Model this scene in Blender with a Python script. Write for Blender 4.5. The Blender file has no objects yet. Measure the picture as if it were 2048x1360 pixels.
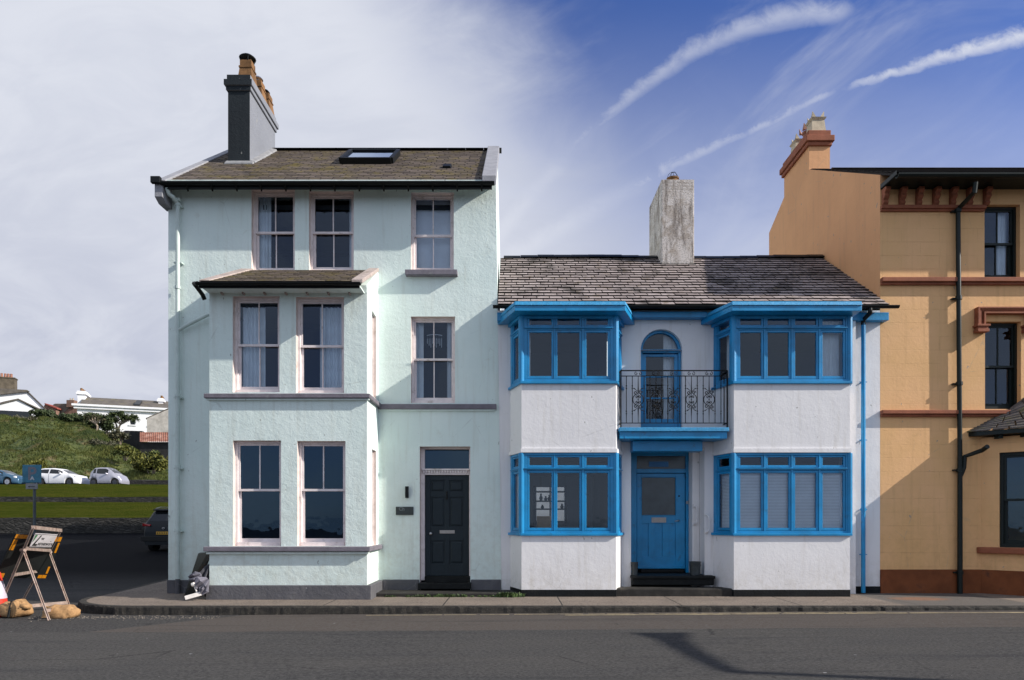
import bpy, bmesh, math, random
from mathutils import Vector
R = random.Random(7)
F = 1365.0
EYE = 1.5
S = bpy.context.scene
COL = S.collection

# ------------------------------------------------------------ camera
cam_d = bpy.data.cameras.new('camera')
cam = bpy.data.objects.new('camera', cam_d)
COL.objects.link(cam)
cam.location = (0, 0, EYE)
cam.rotation_euler = (math.radians(90), 0, 0)
cam_d.sensor_width = 36.0
cam_d.lens = 36.0 * F / 2048.0
cam_d.shift_y = 360.0 / 2048.0
cam_d.clip_start = 0.1
cam_d.clip_end = 3000
S.camera = cam

# ------------------------------------------------------------ light
SUN_DIR = Vector((-4.3, 1.0, -2.60)).normalized()
sd = bpy.data.lights.new('sun', 'SUN')
sd.energy = 5.0
sd.angle = math.radians(0.53)
sd.color = (1.0, 0.94, 0.85)
sun = bpy.data.objects.new('sun', sd)
COL.objects.link(sun)
sun.location = (30, -10, 30)
sun.rotation_euler = SUN_DIR.to_track_quat('-Z', 'Y').to_euler()

S.view_settings.view_transform = 'Standard'
S.view_settings.look = 'None'
S.view_settings.exposure = 0.35
S.view_settings.gamma = 1.0
S.view_settings.use_curve_mapping = False
S.cycles.max_bounces = 6
S.cycles.transparent_max_bounces = 12
S.cycles.use_denoising = True


class NT:
    """small helper to write node maths"""
    def __init__(s, tree):
        s.t = tree
        s.n = tree.nodes
        s.l = tree.links

    def node(s, typ, **kw):
        nd = s.n.new(typ)
        for k, v in kw.items():
            setattr(nd, k, v)
        return nd

    def put(s, sock, v):
        if isinstance(v, bpy.types.NodeSocket):
            s.l.new(v, sock)
        elif v is not None:
            if hasattr(sock, 'default_value') and not isinstance(v, (int, float)) and len(v) == 3 and len(sock.default_value) == 4:
                v = (*v, 1.0)
            sock.default_value = v

    def m(s, op, a, b=None, c=None, clamp=False):
        nd = s.node('ShaderNodeMath', operation=op, use_clamp=clamp)
        s.put(nd.inputs[0], a)
        if b is not None:
            s.put(nd.inputs[1], b)
        if c is not None:
            s.put(nd.inputs[2], c)
        return nd.outputs[0]

    def noise(s, vec, scale, detail=4, rough=0.55, dist=0.0):
        nd = s.node('ShaderNodeTexNoise')
        if vec is not None:
            s.l.new(vec, nd.inputs['Vector'])
        nd.inputs['Scale'].default_value = scale
        nd.inputs['Detail'].default_value = detail
        nd.inputs['Roughness'].default_value = rough
        nd.inputs['Distortion'].default_value = dist
        return nd.outputs[0]

    def ss(s, x, a, b, lo=0.0, hi=1.0):
        nd = s.node('ShaderNodeMapRange', interpolation_type='SMOOTHSTEP')
        s.put(nd.inputs['Value'], x)
        nd.inputs['From Min'].default_value = a
        nd.inputs['From Max'].default_value = b
        nd.inputs['To Min'].default_value = lo
        nd.inputs['To Max'].default_value = hi
        return nd.outputs['Result']

    def mix(s, f, a, b, mode='MIX'):
        nd = s.node('ShaderNodeMixRGB', blend_type=mode)
        s.put(nd.inputs[0], f)
        s.put(nd.inputs[1], a)
        s.put(nd.inputs[2], b)
        return nd.outputs[0]

    def sep(s, vec):
        nd = s.node('ShaderNodeSeparateXYZ')
        s.l.new(vec, nd.inputs[0])
        return nd.outputs

    def comb(s, x, y, z):
        nd = s.node('ShaderNodeCombineXYZ')
        s.put(nd.inputs[0], x)
        s.put(nd.inputs[1], y)
        s.put(nd.inputs[2], z)
        return nd.outputs[0]

    def vscale(s, vec, sc):
        nd = s.node('ShaderNodeVectorMath', operation='MULTIPLY')
        s.l.new(vec, nd.inputs[0])
        nd.inputs[1].default_value = sc
        return nd.outputs[0]


# ------------------------------------------------------------ world: Nishita sky with thin cloud and vapour trails
W = bpy.data.worlds.new('World')
S.world = W
W.use_nodes = True
W.node_tree.nodes.clear()
n = NT(W.node_tree)
out = n.node('ShaderNodeOutputWorld')
bg = n.node('ShaderNodeBackground')
n.l.new(bg.outputs[0], out.inputs[0])
sky = n.node('ShaderNodeTexSky', sky_type='NISHITA')
sky.sun_disc = False
sky.sun_elevation = math.asin(-SUN_DIR.z)
sky.sun_rotation = math.atan2(-SUN_DIR.x, -SUN_DIR.y)
sky.air_density = 1.0
sky.dust_density = 0.6
sky.ozone_density = 3.0
tc = n.node('ShaderNodeTexCoord')
d = tc.outputs['Generated']
dx, dy, dz = n.sep(d)
ay = n.m('MAXIMUM', n.m('ABSOLUTE', dy), 0.08)
front = n.m('GREATER_THAN', dy, 0.0)
u = n.m('DIVIDE', dx, ay)
v = n.m('DIVIDE', dz, ay)
uv = n.comb(u, v, 0.0)
n_lo = n.noise(uv, 2.2, 5, 0.55, 0.4)
n_mid = n.noise(n.vscale(uv, (1.0, 2.0, 1.0)), 4.0, 6, 0.6, 0.6)
n_hi = n.noise(uv, 26.0, 6, 0.65, 0.5)
# how much clear blue
b0 = n.m('ADD', n.m('ADD', n.m('MULTIPLY', u, 2.6), n.m('MULTIPLY', v, 1.6)), -0.42)
b0 = n.m('ADD', b0, n.m('MULTIPLY', n.m('SUBTRACT', n_mid, 0.5), 0.7))
blue = n.m('MULTIPLY', n.ss(b0, 0.10, 1.0), n.ss(v, 0.22, 0.80, 0.22, 1.0))
thin = n.ss(n.noise(n.comb(n.m('ADD', u, n.m('MULTIPLY', v, -0.9)), v, 0.0), 3.0, 6, 0.6, 0.8), 0.45, 0.85, 0.0, 0.75)
blue = n.m('MULTIPLY', blue, n.m('SUBTRACT', 1.0, n.m('MULTIPLY', thin, 0.75)))
cloud = n.m('SUBTRACT', 1.0, n.m('MULTIPLY', blue, 0.98))


def trail(a, b, c, width_lo, width_hi, u0, u1, mlo, mhi, ua, ub):
    wob = n.m('MULTIPLY', n.m('SUBTRACT', n_hi, 0.5), 0.022)
    wob2 = n.m('MULTIPLY', n.m('SUBTRACT', n_mid, 0.5), 0.035)
    f = n.m('ADD', n.m('MULTIPLY_ADD', n.m('MULTIPLY_ADD', u, c, b), u, a), n.m('ADD', wob, wob2))
    dd = n.m('ABSOLUTE', n.m('SUBTRACT', v, f))
    w = n.ss(u, u0, u1, width_lo, width_hi)
    q = n.m('DIVIDE', dd, w)
    core = n.m('SUBTRACT', 1.0, n.ss(q, 0.0, 1.15))
    amp = n.ss(u, u0, u1, mlo, mhi)
    ends = n.m('MULTIPLY', n.ss(u, ua, ua + 0.10), n.m('SUBTRACT', 1.0, n.ss(u, ub, ub + 0.05)))
    puff = n.ss(n_hi, 0.2, 0.65, 0.55, 1.0)
    return n.m('MULTIPLY', n.m('MULTIPLY', n.m('MULTIPLY', core, amp), ends), puff)


t1 = trail(0.4417, 1.273, -1.32, 0.024, 0.026, 0.15, 0.45, 0.50, 0.55, -0.10, 0.47)
t2 = trail(0.385, 0.624, -0.252, 0.022, 0.012, 0.20, 0.45, 0.58, 0.55, -0.08, 0.45)
t3 = trail(0.385, 0.624, -0.252, 0.009, 0.019, 0.45, 0.75, 0.65, 0.9, 0.44, 1.4)
tr = n.m('MULTIPLY', n.m('MAXIMUM', n.m('MAXIMUM', t1, t2), t3), front)
cloud_f = n.m('MAXIMUM', cloud, tr)
# behind the camera: broken bright cloud
n_b = n.noise(d, 2.4, 5, 0.55, 0.3)
cloud_b = n.ss(n_b, 0.30, 0.62, 0.35, 1.0)
cl = n.mix(front, cloud_b, cloud_f)
shade = n.ss(n_mid, 0.35, 0.65)
low = n.ss(v, 0.05, 0.75)
lft = n.mix(low, (4.1, 4.35, 5.3), (5.2, 5.45, 6.2))
ccol = n.mix(n.m('MULTIPLY', shade, 0.55), lft, (6.1, 6.3, 6.9))
ccol_b = (5.6, 6.2, 7.2, 1.0)
ccol = n.mix(front, ccol_b, ccol)
ccol = n.mix(tr, ccol, (6.0, 6.2, 6.8))
skyc = n.mix(1.0, sky.outputs[0], (0.42, 0.62, 1.12), 'MULTIPLY')
colr = n.mix(cl, skyc, ccol)
n.l.new(colr, bg.inputs[0])
bg.inputs[1].default_value = 0.10

# ------------------------------------------------------------ helpers
WL = {}


def XX(px, Y):
    return (px - 1024.0) / F * Y


def ZZ(py, Y):
    return EYE + (1040.0 - py) / F * Y


def P3(px, py, Y):
    return Vector((XX(px, Y), Y, ZZ(py, Y)))


def empty(name, loc, label, cat, group=None, kind=None):
    o = bpy.data.objects.new(name, None)
    o.location = loc
    o.empty_display_size = 0.2
    COL.objects.link(o)
    WL[o.name] = Vector(loc)
    tag(o, label, cat, group, kind)
    return o


def tag(o, label=None, cat=None, group=None, kind=None):
    if label:
        o['label'] = label
    if cat:
        o['category'] = cat
    if group:
        o['group'] = group
    if kind:
        o['kind'] = kind
    return o


class MB:
    def __init__(s):
        s.v = []
        s.f = []
        s.c = []          # per-face random value

    def add(s, vs, fs, c=None):
        o = len(s.v)
        s.v += [tuple(p) for p in vs]
        for f in fs:
            s.f.append(tuple(i + o for i in f))
            s.c.append(c)

    def poly(s, pts, c=None):
        s.add(pts, [tuple(range(len(pts)))], c)

    def box(s, x0, x1, y0, y1, z0, z1, c=None):
        s.hexa([(x0, y0, z0), (x1, y0, z0), (x1, y1, z0), (x0, y1, z0),
                (x0, y0, z1), (x1, y0, z1), (x1, y1, z1), (x0, y1, z1)], c)

    def hexa(s, p, c=None):
        s.add(p, [(0, 3, 2, 1), (4, 5, 6, 7), (0, 1, 5, 4), (1, 2, 6, 5), (2, 3, 7, 6), (3, 0, 4, 7)], c)

    def prism(s, pts, vec, c=None):
        k = len(pts)
        vec = Vector(vec)
        a = [Vector(p) for p in pts]
        vs = a + [p + vec for p in a]
        fs = [tuple(range(k))[::-1], tuple(range(k, 2 * k))]
        fs += [(i, (i + 1) % k, k + (i + 1) % k, k + i) for i in range(k)]
        s.add(vs, fs, c)

    def loft(s, a, b, c=None):
        """closed solid between two loops of equal length"""
        k = len(a)
        fs = [tuple(range(k))[::-1], tuple(range(k, 2 * k))]
        fs += [(i, (i + 1) % k, k + (i + 1) % k, k + i) for i in range(k)]
        s.add(list(a) + list(b), fs, c)

    def bar(s, a, b, w, h, up=(0, 0, 1)):
        a, b = Vector(a), Vector(b)
        t = (b - a).normalized()
        upv = Vector(up)
        if abs(t.dot(upv)) > 0.98:
            upv = Vector((0, 1, 0))
        sd_ = t.cross(upv).normalized() * (w / 2)
        u_ = sd_.cross(t).normalized() * (h / 2)
        s.hexa([a - sd_ - u_, a + sd_ - u_, a + sd_ + u_, a - sd_ + u_,
                b - sd_ - u_, b + sd_ - u_, b + sd_ + u_, b - sd_ + u_])

    def tube(s, path, r, k=8, cap=True):
        path = [Vector(p) for p in path]
        rs = r if isinstance(r, (list, tuple)) else [r] * len(path)
        prev = None
        rings = []
        for i, p in enumerate(path):
            if i == 0:
                t = path[1] - p
            elif i == len(path) - 1:
                t = p - path[i - 1]
            else:
                t = (path[i + 1] - p).normalized() + (p - path[i - 1]).normalized()
            if t.length < 1e-9:
                t = Vector((0, 0, 1))
            t.normalize()
            if prev is None:
                ref = Vector((0, 0, 1)) if abs(t.z) < 0.9 else Vector((0, 1, 0))
                a = t.cross(ref).normalized()
            else:
                a = (prev - t * prev.dot(t)).normalized()
            prev = a
            b = t.cross(a)
            rings.append([p + (a * math.cos(2 * math.pi * j / k) + b * math.sin(2 * math.pi * j / k)) * rs[i] for j in range(k)])
        vs = [q for rg in rings for q in rg]
        fs = []
        for i in range(len(rings) - 1):
            for j in range(k):
                fs.append((i * k + j, i * k + (j + 1) % k, (i + 1) * k + (j + 1) % k, (i + 1) * k + j))
        if cap:
            fs.append(tuple(range(k))[::-1])
            fs.append(tuple(range((len(rings) - 1) * k, len(rings) * k)))
        s.add(vs, fs)

    def lathe(s, c, prof, k=16, sx=1, sy=1, rot=0.0):
        """prof = [(r, z)] from bottom to top, closed caps"""
        rings = []
        for r, z in prof:
            rings.append([(c[0] + sx * r * math.cos(rot + 2 * math.pi * j / k), c[1] + sy * r * math.sin(rot + 2 * math.pi * j / k), c[2] + z) for j in range(k)])
        vs = [q for rg in rings for q in rg]
        fs = []
        for i in range(len(rings) - 1):
            for j in range(k):
                fs.append((i * k + j, i * k + (j + 1) % k, (i + 1) * k + (j + 1) % k, (i + 1) * k + j))
        fs.append(tuple(range(k))[::-1])
        fs.append(tuple(range((len(rings) - 1) * k, len(rings) * k)))
        s.add(vs, fs)

    def build(s, name, mat, parent=None, smooth=False, bevel=0.0, world=False, subsurf=0, origin=None, fixn=True):
        me = bpy.data.meshes.new(name)
        off = Vector((0, 0, 0))
        if parent is not None:
            off = WL[parent.name]
        elif origin is not None:
            off = Vector(origin)
        me.from_pydata([tuple(Vector(p) - off) for p in s.v], [], s.f)
        if fixn:
            bm = bmesh.new()
            bm.from_mesh(me)
            bmesh.ops.recalc_face_normals(bm, faces=bm.faces)
            bm.to_mesh(me)
            bm.free()
        if any(c is not None for c in s.c):
            at = me.color_attributes.new('rnd', 'FLOAT_COLOR', 'CORNER')
            for p in me.polygons:
                c = s.c[p.index]
                c = 0.5 if c is None else c
                if not isinstance(c, tuple):
                    c = (c, c, c, 1.0)
                for li in p.loop_indices:
                    at.data[li].color = c
        me.materials.append(mat)
        if smooth:
            for p in me.polygons:
                p.use_smooth = True
        o = bpy.data.objects.new(name, me)
        COL.objects.link(o)
        if parent is not None:
            o.parent = parent
        else:
            o.location = off
        WL[o.name] = off
        if bevel:
            md = o.modifiers.new('bevel', 'BEVEL')
            md.width = bevel
            md.segments = 2
            md.limit_method = 'ANGLE'
        if subsurf:
            md = o.modifiers.new('sub', 'SUBSURF')
            md.levels = md.render_levels = subsurf
        return o


# ------------------------------------------------------------ materials
def material(name):
    m = bpy.data.materials.new(name)
    m.use_nodes = True
    t = NT(m.node_tree)
    bsdf = m.node_tree.nodes['Principled BSDF']
    return m, t, bsdf


def simple(name, col, rough=0.6, var=0.12, vs=4.0, bump=0.1, bs=60.0, metal=0.0, spec=0.5, coat=0.0, dirt=None, dirt_amt=0.0, dirt_scale=3.0):
    m, t, b = material(name)
    co = t.node('ShaderNodeTexCoord').outputs['Object']
    nz = t.noise(co, vs, 5, 0.6)
    lo = tuple(c * (1 - var) for c in col)
    hi = tuple(min(1, c * (1 + var)) for c in col)
    c = t.mix(t.ss(nz, 0.3, 0.7), lo, hi)
    if dirt is not None:
        dn = t.noise(co, dirt_scale, 7, 0.7, 0.3)
        c = t.mix(t.ss(dn, 0.62 - dirt_amt * 0.3, 0.75, 0, 0.85), c, dirt)
    t.put(b.inputs['Base Color'], c)
    b.inputs['Roughness'].default_value = rough
    b.inputs['Metallic'].default_value = metal
    b.inputs['Specular IOR Level'].default_value = spec
    b.inputs['Coat Weight'].default_value = coat
    if bump:
        bn = t.node('ShaderNodeBump')
        bn.inputs['Strength'].default_value = bump
        bn.inputs['Distance'].default_value = 0.01
        t.l.new(t.noise(co, bs, 4, 0.6), bn.inputs['Height'])
        t.l.new(bn.outputs[0], b.inputs['Normal'])
    return m


def plaster(name, col, col2, rough_amt=1.0, stain=(0.3, 0.3, 0.25), stain_amt=0.3, ashlar=False, speck=(0.25, 0.25, 0.23), base_z=1.2):
    """painted lumpy render: relief at three scales, faint streaks, chips and a dirty foot"""
    m, t, b = material(name)
    co = t.node('ShaderNodeTexCoord').outputs['Object']
    x, y, z = t.sep(co)
    big = t.noise(co, 0.8, 4, 0.6)
    c = t.mix(t.ss(big, 0.3, 0.7), col, col2)
    streak = t.noise(t.vscale(co, (5.0, 5.0, 0.35)), 1.6, 5, 0.6)
    c = t.mix(t.ss(streak, 0.50, 0.74, 0, stain_amt * 0.6), c, stain)
    patch = t.noise(co, 2.6, 7, 0.7, 0.5)
    c = t.mix(t.ss(patch, 0.60, 0.75, 0, stain_amt * 0.6), c, stain)
    foot = t.m('MULTIPLY', t.ss(z, 0.1, base_z, 1.0, 0.0), t.ss(t.noise(co, 7.0, 6, 0.7), 0.4, 0.7, 0.1, 0.5))
    c = t.mix(t.m('MULTIPLY', foot, stain_amt * 1.6), c, stain)
    ch = t.noise(t.vscale(co, (1.0, 1.0, 0.6)), 11.0, 3, 0.5)
    c = t.mix(t.ss(ch, 0.715, 0.735, 0, 0.75), c, speck)
    vc = t.node('ShaderNodeTexVoronoi', feature='DISTANCE_TO_EDGE')
    t.l.new(t.vscale(co, (.9, .9, .6)), vc.inputs['Vector'])
    vc.inputs['Scale'].default_value = 1.1
    ckm = t.m('MULTIPLY', t.m('SUBTRACT', 1.0, t.ss(t.m('ADD', vc.outputs['Distance'], t.m('MULTIPLY', t.m('SUBTRACT', patch, .5), .05)), 0.0, 0.006)), t.ss(big, .50, .60))
    c = t.mix(t.m('MULTIPLY', ckm, 0.22), c, speck)
    h1 = t.noise(co, 2.2, 3, 0.5, 0.4)
    h2 = t.noise(co, 15.0, 5, 0.6, 0.3)
    h3 = t.noise(co, 60.0, 3, 0.6)
    h = t.m('ADD', t.m('MULTIPLY', h1, 1.3), t.m('ADD', t.m('MULTIPLY', h2, 0.85), t.m('MULTIPLY', h3, 0.28)))
    if ashlar:
        br = t.node('ShaderNodeTexBrick')
        t.l.new(t.comb(t.m('ADD', x, y), z, 0.0), br.inputs['Vector'])
        br.offset = 0.5
        br.inputs['Scale'].default_value = 1.0
        br.inputs['Brick Width'].default_value = 0.78
        br.inputs['Row Height'].default_value = 0.277
        br.inputs['Mortar Size'].default_value = 0.004
        br.inputs['Mortar Smooth'].default_value = 0.3
        f = br.outputs['Fac']
        wk = t.ss(patch, 0.35, 0.6, 0.25, 1.0)
        fw = t.m('MULTIPLY', f, wk)
        h = t.m('SUBTRACT', h, t.m('MULTIPLY', fw, 0.6))
        c = t.mix(t.m('MULTIPLY', fw, 0.16), c, (col[0] * .45, col[1] * .4, col[2] * .35))
    bn = t.node('ShaderNodeBump')
    bn.inputs['Strength'].default_value = 1.0
    bn.inputs['Distance'].default_value = 0.006 * rough_amt
    t.l.new(h, bn.inputs['Height'])
    t.l.new(bn.outputs[0], b.inputs['Normal'])
    t.put(b.inputs['Base Color'], c)
    b.inputs['Roughness'].default_value = 0.75
    b.inputs['Specular IOR Level'].default_value = 0.3
    return m


def slate(name, base, alt, lichen=(0.28, 0.20, 0.05), lichen_amt=0.4, dark_amt=0.3, lscale=2.5):
    m, t, b = material(name)
    co = t.node('ShaderNodeTexCoord').outputs['Object']
    at = t.node('ShaderNodeAttribute')
    at.attribute_name = 'rnd'
    rr = at.outputs['Fac']
    c = t.mix(t.ss(rr, 0, 1), base, alt)
    butt = t.m('LESS_THAN', rr, 0.03)  # slate edges and gaps: joint shade painted in, plus grime
    n1 = t.noise(co, 22.0, 4, 0.6)
    c = t.mix(t.ss(n1, 0.3, 0.7, 0, 0.35), c, tuple(q * 0.55 for q in base))
    dk = t.noise(t.vscale(co, (1.0, 1.0, 0.7)), 1.5, 7, 0.75, 0.6)
    c = t.mix(t.ss(dk, 0.56 - 0.06 * dark_amt, 0.66, 0, min(.85, dark_amt * 2)), c, (0.035, 0.032, 0.028))
    ln = t.noise(co, lscale, 8, 0.78, 0.4)
    c = t.mix(t.ss(ln, 0.62 - 0.22 * lichen_amt, 0.68, 0, 0.8), c, lichen)
    c = t.mix(butt, c, (0.022, 0.018, 0.016))
    t.put(b.inputs['Base Color'], c)
    b.inputs['Roughness'].default_value = 0.75
    b.inputs['Specular IOR Level'].default_value = 0.25
    bn = t.node('ShaderNodeBump')
    bn.inputs['Strength'].default_value = 0.5
    bn.inputs['Distance'].default_value = 0.006
    t.l.new(n1, bn.inputs['Height'])
    t.l.new(bn.outputs[0], b.inputs['Normal'])
    return m


def glass(name, tint=(0.55, 0.62, 0.66), refl=0.09, rough=0.01, gcol=(0.75, 0.86, 1.0)):
    m = bpy.data.materials.new(name)
    m.use_nodes = True
    m.node_tree.nodes.clear()
    t = NT(m.node_tree)
    o = t.node('ShaderNodeOutputMaterial')
    tr = t.node('ShaderNodeBsdfTransparent')
    tr.inputs[0].default_value = (*tint, 1)
    gl = t.node('ShaderNodeBsdfGlossy')
    gl.inputs['Roughness'].default_value = rough
    gl.inputs[0].default_value = (*gcol, 1)
    co = t.node('ShaderNodeTexCoord').outputs['Object']
    bn = t.node('ShaderNodeBump')
    bn.inputs['Strength'].default_value = 0.25
    bn.inputs['Distance'].default_value = 0.01
    t.l.new(t.noise(co, 2.5, 2, 0.5), bn.inputs['Height'])
    t.l.new(bn.outputs[0], gl.inputs['Normal'])
    fr = t.node('ShaderNodeFresnel')
    fr.inputs['IOR'].default_value = 1.5
    f = t.m('ADD', t.m('MULTIPLY', fr.outputs[0], 1.0), refl - 0.04, clamp=True)
    mx = t.node('ShaderNodeMixShader')
    t.l.new(f, mx.inputs[0])
    t.l.new(tr.outputs[0], mx.inputs[1])
    t.l.new(gl.outputs[0], mx.inputs[2])
    t.l.new(mx.outputs[0], o.inputs[0])
    return m


M = {}
M['mint'] = plaster('mint painted render', (0.705, 0.790, 0.757), (0.645, 0.745, 0.71), 1.35, (0.46, 0.47, 0.40), 0.55, base_z=3.2)
M['white'] = plaster('white painted render', (0.77, 0.755, 0.76), (0.72, 0.705, 0.715), 0.7, (0.44, 0.40, 0.34), 0.5, base_z=1.0)
M['orange'] = plaster('ochre painted render', (0.775, 0.450, 0.220), (0.70, 0.41, 0.18), 0.8, (0.42, 0.24, 0.10), 0.42, ashlar=True, base_z=3.0)
M['ochre_plain'] = plaster('ochre gable render', (0.74, 0.385, 0.185), (0.67, 0.345, 0.165), 0.9, (0.36, 0.21, 0.13), 0.4)
M['terracotta'] = simple('terracotta paint', (0.27, 0.088, 0.045), 0.7, 0.15, 5, 0.3, 30, spec=.25, dirt=(0.2, 0.07, 0.04), dirt_amt=.2)
M['brick_red_plinth'] = simple('red brown plinth paint', (0.17, 0.052, 0.018), 0.7, 0.2, 3, 0.3, 20, spec=.2, dirt=(0.06, 0.03, 0.02), dirt_amt=.15)
M['grey_band'] = simple('mauve grey masonry paint', (0.155, 0.14, 0.165), 0.7, 0.15, 5, 0.5, 30, dirt=(0.25, 0.25, 0.25), dirt_amt=0.1)
M['plinth_grey'] = plaster('grey plinth paint', (0.105, 0.103, 0.115), (0.08, 0.08, 0.09), 2.2, (0.18, 0.17, 0.16), 0.3, speck=(0.4, 0.4, 0.4))
M['pink_white'] = simple('off white joinery paint', (0.72, 0.65, 0.645), 0.5, 0.08, 6, 0.1, 50, dirt=(0.36, 0.30, 0.26), dirt_amt=0.25, dirt_scale=5)
M['cream'] = simple('cream painted reveal', (0.66, 0.56, 0.52), 0.6, 0.08, 6, 0.2, 40, dirt=(0.42, 0.32, 0.25), dirt_amt=0.35, dirt_scale=4)
M['blue'] = simple('bright blue gloss paint', (0.003, 0.225, 0.48), 0.4, 0.16, 2.2, 0.25, 30, coat=0.1, dirt=(0.02, 0.10, 0.20), dirt_amt=0.22, dirt_scale=6)
M['blue_lead'] = simple('blue painted lead flashing', (0.02, 0.27, 0.53), 0.6, 0.15, 18, 1.0, 90, dirt=(0.12, 0.38, 0.6), dirt_amt=0.3, dirt_scale=12)
M['black'] = simple('black gutter paint', (0.004, 0.005, 0.005), 0.5, 0.2, 8, 0.1, 40, spec=.25)
M['dkgreen'] = simple('dark green joinery paint', (0.004, 0.009, 0.008), 0.45, 0.2, 8, 0.1, 40, spec=.3)
M['blackplinth'] = simple('black painted plinth', (0.005, 0.006, 0.007), 0.7, 0.3, 4, 0.6, 25, spec=.2, dirt=(0.02, 0.02, 0.018), dirt_amt=0.3)
M['door_dark'] = simple('dark slate green door paint', (0.010, 0.018, 0.024), 0.45, 0.1, 5, 0.1, 40, spec=.3)
M['iron'] = simple('black wrought iron', (0.004, 0.004, 0.005), 0.6, 0.2, 20, 0.3, 90, spec=.2, dirt=(0.25, 0.23, 0.2), dirt_amt=0.02, dirt_scale=40)
M['steel'] = simple('grey metal', (0.45, 0.45, 0.46), 0.35, 0.1, 10, 0.05, 60, metal=0.9)
M['brass'] = simple('aged letter plate', (0.35, 0.32, 0.30), 0.4, 0.1, 10, 0.05, 60, metal=0.5)
M['chimney_grey'] = plaster('slate grey chimney render', (0.215, 0.225, 0.25), (0.18, 0.19, 0.215), 2.0, (0.2, 0.2, 0.2), 0.2)
M['chimney_worn'] = None
M['slate_mint'] = slate('brown slate with lichen', (0.095, 0.074, 0.060), (0.165, 0.130, 0.105), (0.16, 0.125, 0.022), 0.72, 0.25, 2.0)
M['slate_blue'] = slate('purple slate', (0.27, 0.222, 0.212), (0.39, 0.33, 0.318), (0.17, 0.13, 0.075), 0.42, 1.35, 4.0)
M['slate_orange'] = slate('grey slate with moss', (0.10, 0.085, 0.08), (0.15, 0.13, 0.12), (0.15, 0.14, 0.05), 0.5, 0.3, 3.0)
M['coping'] = simple('pale grey coping', (0.27, 0.27, 0.29), 0.7, 0.12, 5, 0.6, 40, dirt=(0.22, 0.2, 0.16), dirt_amt=0.1)
M['coping_pink'] = simple('weathered pink grey coping', (0.40, 0.33, 0.30), 0.8, 0.2, 6, 0.8, 40, dirt=(0.16, 0.12, 0.09), dirt_amt=0.4)
M['pot_buff'] = simple('buff fired clay', (0.20, 0.105, 0.045), 0.8, 0.35, 5, 0.3, 30, spec=.2, dirt=(0.06, 0.035, 0.02), dirt_amt=0.45)
M['pot_cream'] = simple('cream fired clay', (0.46, 0.38, 0.27), 0.7, 0.15, 5, 0.3, 30, dirt=(0.18, 0.14, 0.1), dirt_amt=0.25)
M['pot_red'] = simple('red fired clay', (0.30, 0.13, 0.08), 0.7, 0.2, 5, 0.3, 30)
M['pipe_pale'] = simple('pale painted pipe', (0.50, 0.58, 0.55), 0.45, 0.08, 5, 0.1, 40, dirt=(0.25, 0.22, 0.15), dirt_amt=0.1)
M['glass'] = glass('window glass', (0.84, 0.90, 0.94), 0.062)
M['glass_dark'] = glass('dark window glass', (0.30, 0.44, 0.54), 0.075, 0.01, (0.50, 0.76, 1.0))
M['skyglass'] = glass('rooflight glass', (0.2, 0.25, 0.3), 0.42, 0.03)
M['curtain'] = simple('pale curtain cloth', (0.86, 0.88, 0.90), 0.9, 0.06, 4, 0.2, 60)
M['blind'] = simple('white slatted blind', (0.92, 0.92, 0.95), 0.6, 0.05, 4, 0)
M['room'] = simple('dim room surfaces', (0.05, 0.055, 0.065), 0.9, 0.2, 1, 0)
M['step_black'] = simple('worn black step', (0.007, 0.008, 0.008), 0.6, 0.3, 5, 0.4, 30, spec=.2, dirt=(0.03, 0.028, 0.024), dirt_amt=0.3, dirt_scale=4)
M['stone_ledge'] = simple('worn dark stone', (0.028, 0.026, 0.024), 0.8, 0.3, 5, 0.8, 30, spec=.2, dirt=(0.08, 0.07, 0.055), dirt_amt=0.3)
M['frost'] = simple('frosted glass panel', (0.05, 0.065, 0.075), 0.25, 0.25, 2, 0.05, 40)
M['leadflash'] = simple('lead and mortar flashing', (0.24, 0.24, 0.245), 0.7, 0.2, 10, 0.6, 40)

m, t, b = material('worn whitewashed brick')
co = t.node('ShaderNodeTexCoord').outputs['Object']
x, y, z = t.sep(co)
br = t.node('ShaderNodeTexBrick')
t.l.new(t.comb(t.m('ADD', x, y), z, 0.0), br.inputs['Vector'])
br.inputs['Scale'].default_value = 1.0
br.inputs['Brick Width'].default_value = 0.22
br.inputs['Row Height'].default_value = 0.075
br.inputs['Mortar Size'].default_value = 0.009
topz = t.ss(z, 9.17, 9.27)
bf = t.m('MULTIPLY', br.outputs['Fac'], topz)
g1 = t.noise(co, 4.0, 8, 0.75, 0.6)
g2 = t.noise(co, 38.0, 4, 0.7)
g3 = t.noise(t.vscale(co, (4, 4, .6)), 2.0, 5, 0.6)
c = t.mix(t.ss(g1, 0.42, 0.62, 0, 0.85), (0.60, 0.55, 0.52), (0.36, 0.30, 0.25))
c = t.mix(t.ss(g3, 0.46, 0.66, 0, 0.85), c, (0.13, 0.105, 0.09))
c = t.mix(t.ss(g2, 0.52, 0.64, 0, 0.75), c, (0.11, 0.095, 0.08))
c = t.mix(t.m('MULTIPLY', bf, 0.6), c, (0.35, 0.31, 0.28))
t.put(b.inputs['Base Color'], c)
b.inputs['Roughness'].default_value = 0.85
bn = t.node('ShaderNodeBump')
bn.inputs['Distance'].default_value = 0.012
t.l.new(t.m('SUBTRACT', t.m('ADD', g2, t.m('MULTIPLY', g1, 0.8)), bf), bn.inputs['Height'])
t.l.new(bn.outputs[0], b.inputs['Normal'])
M['chimney_worn'] = m

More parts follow.
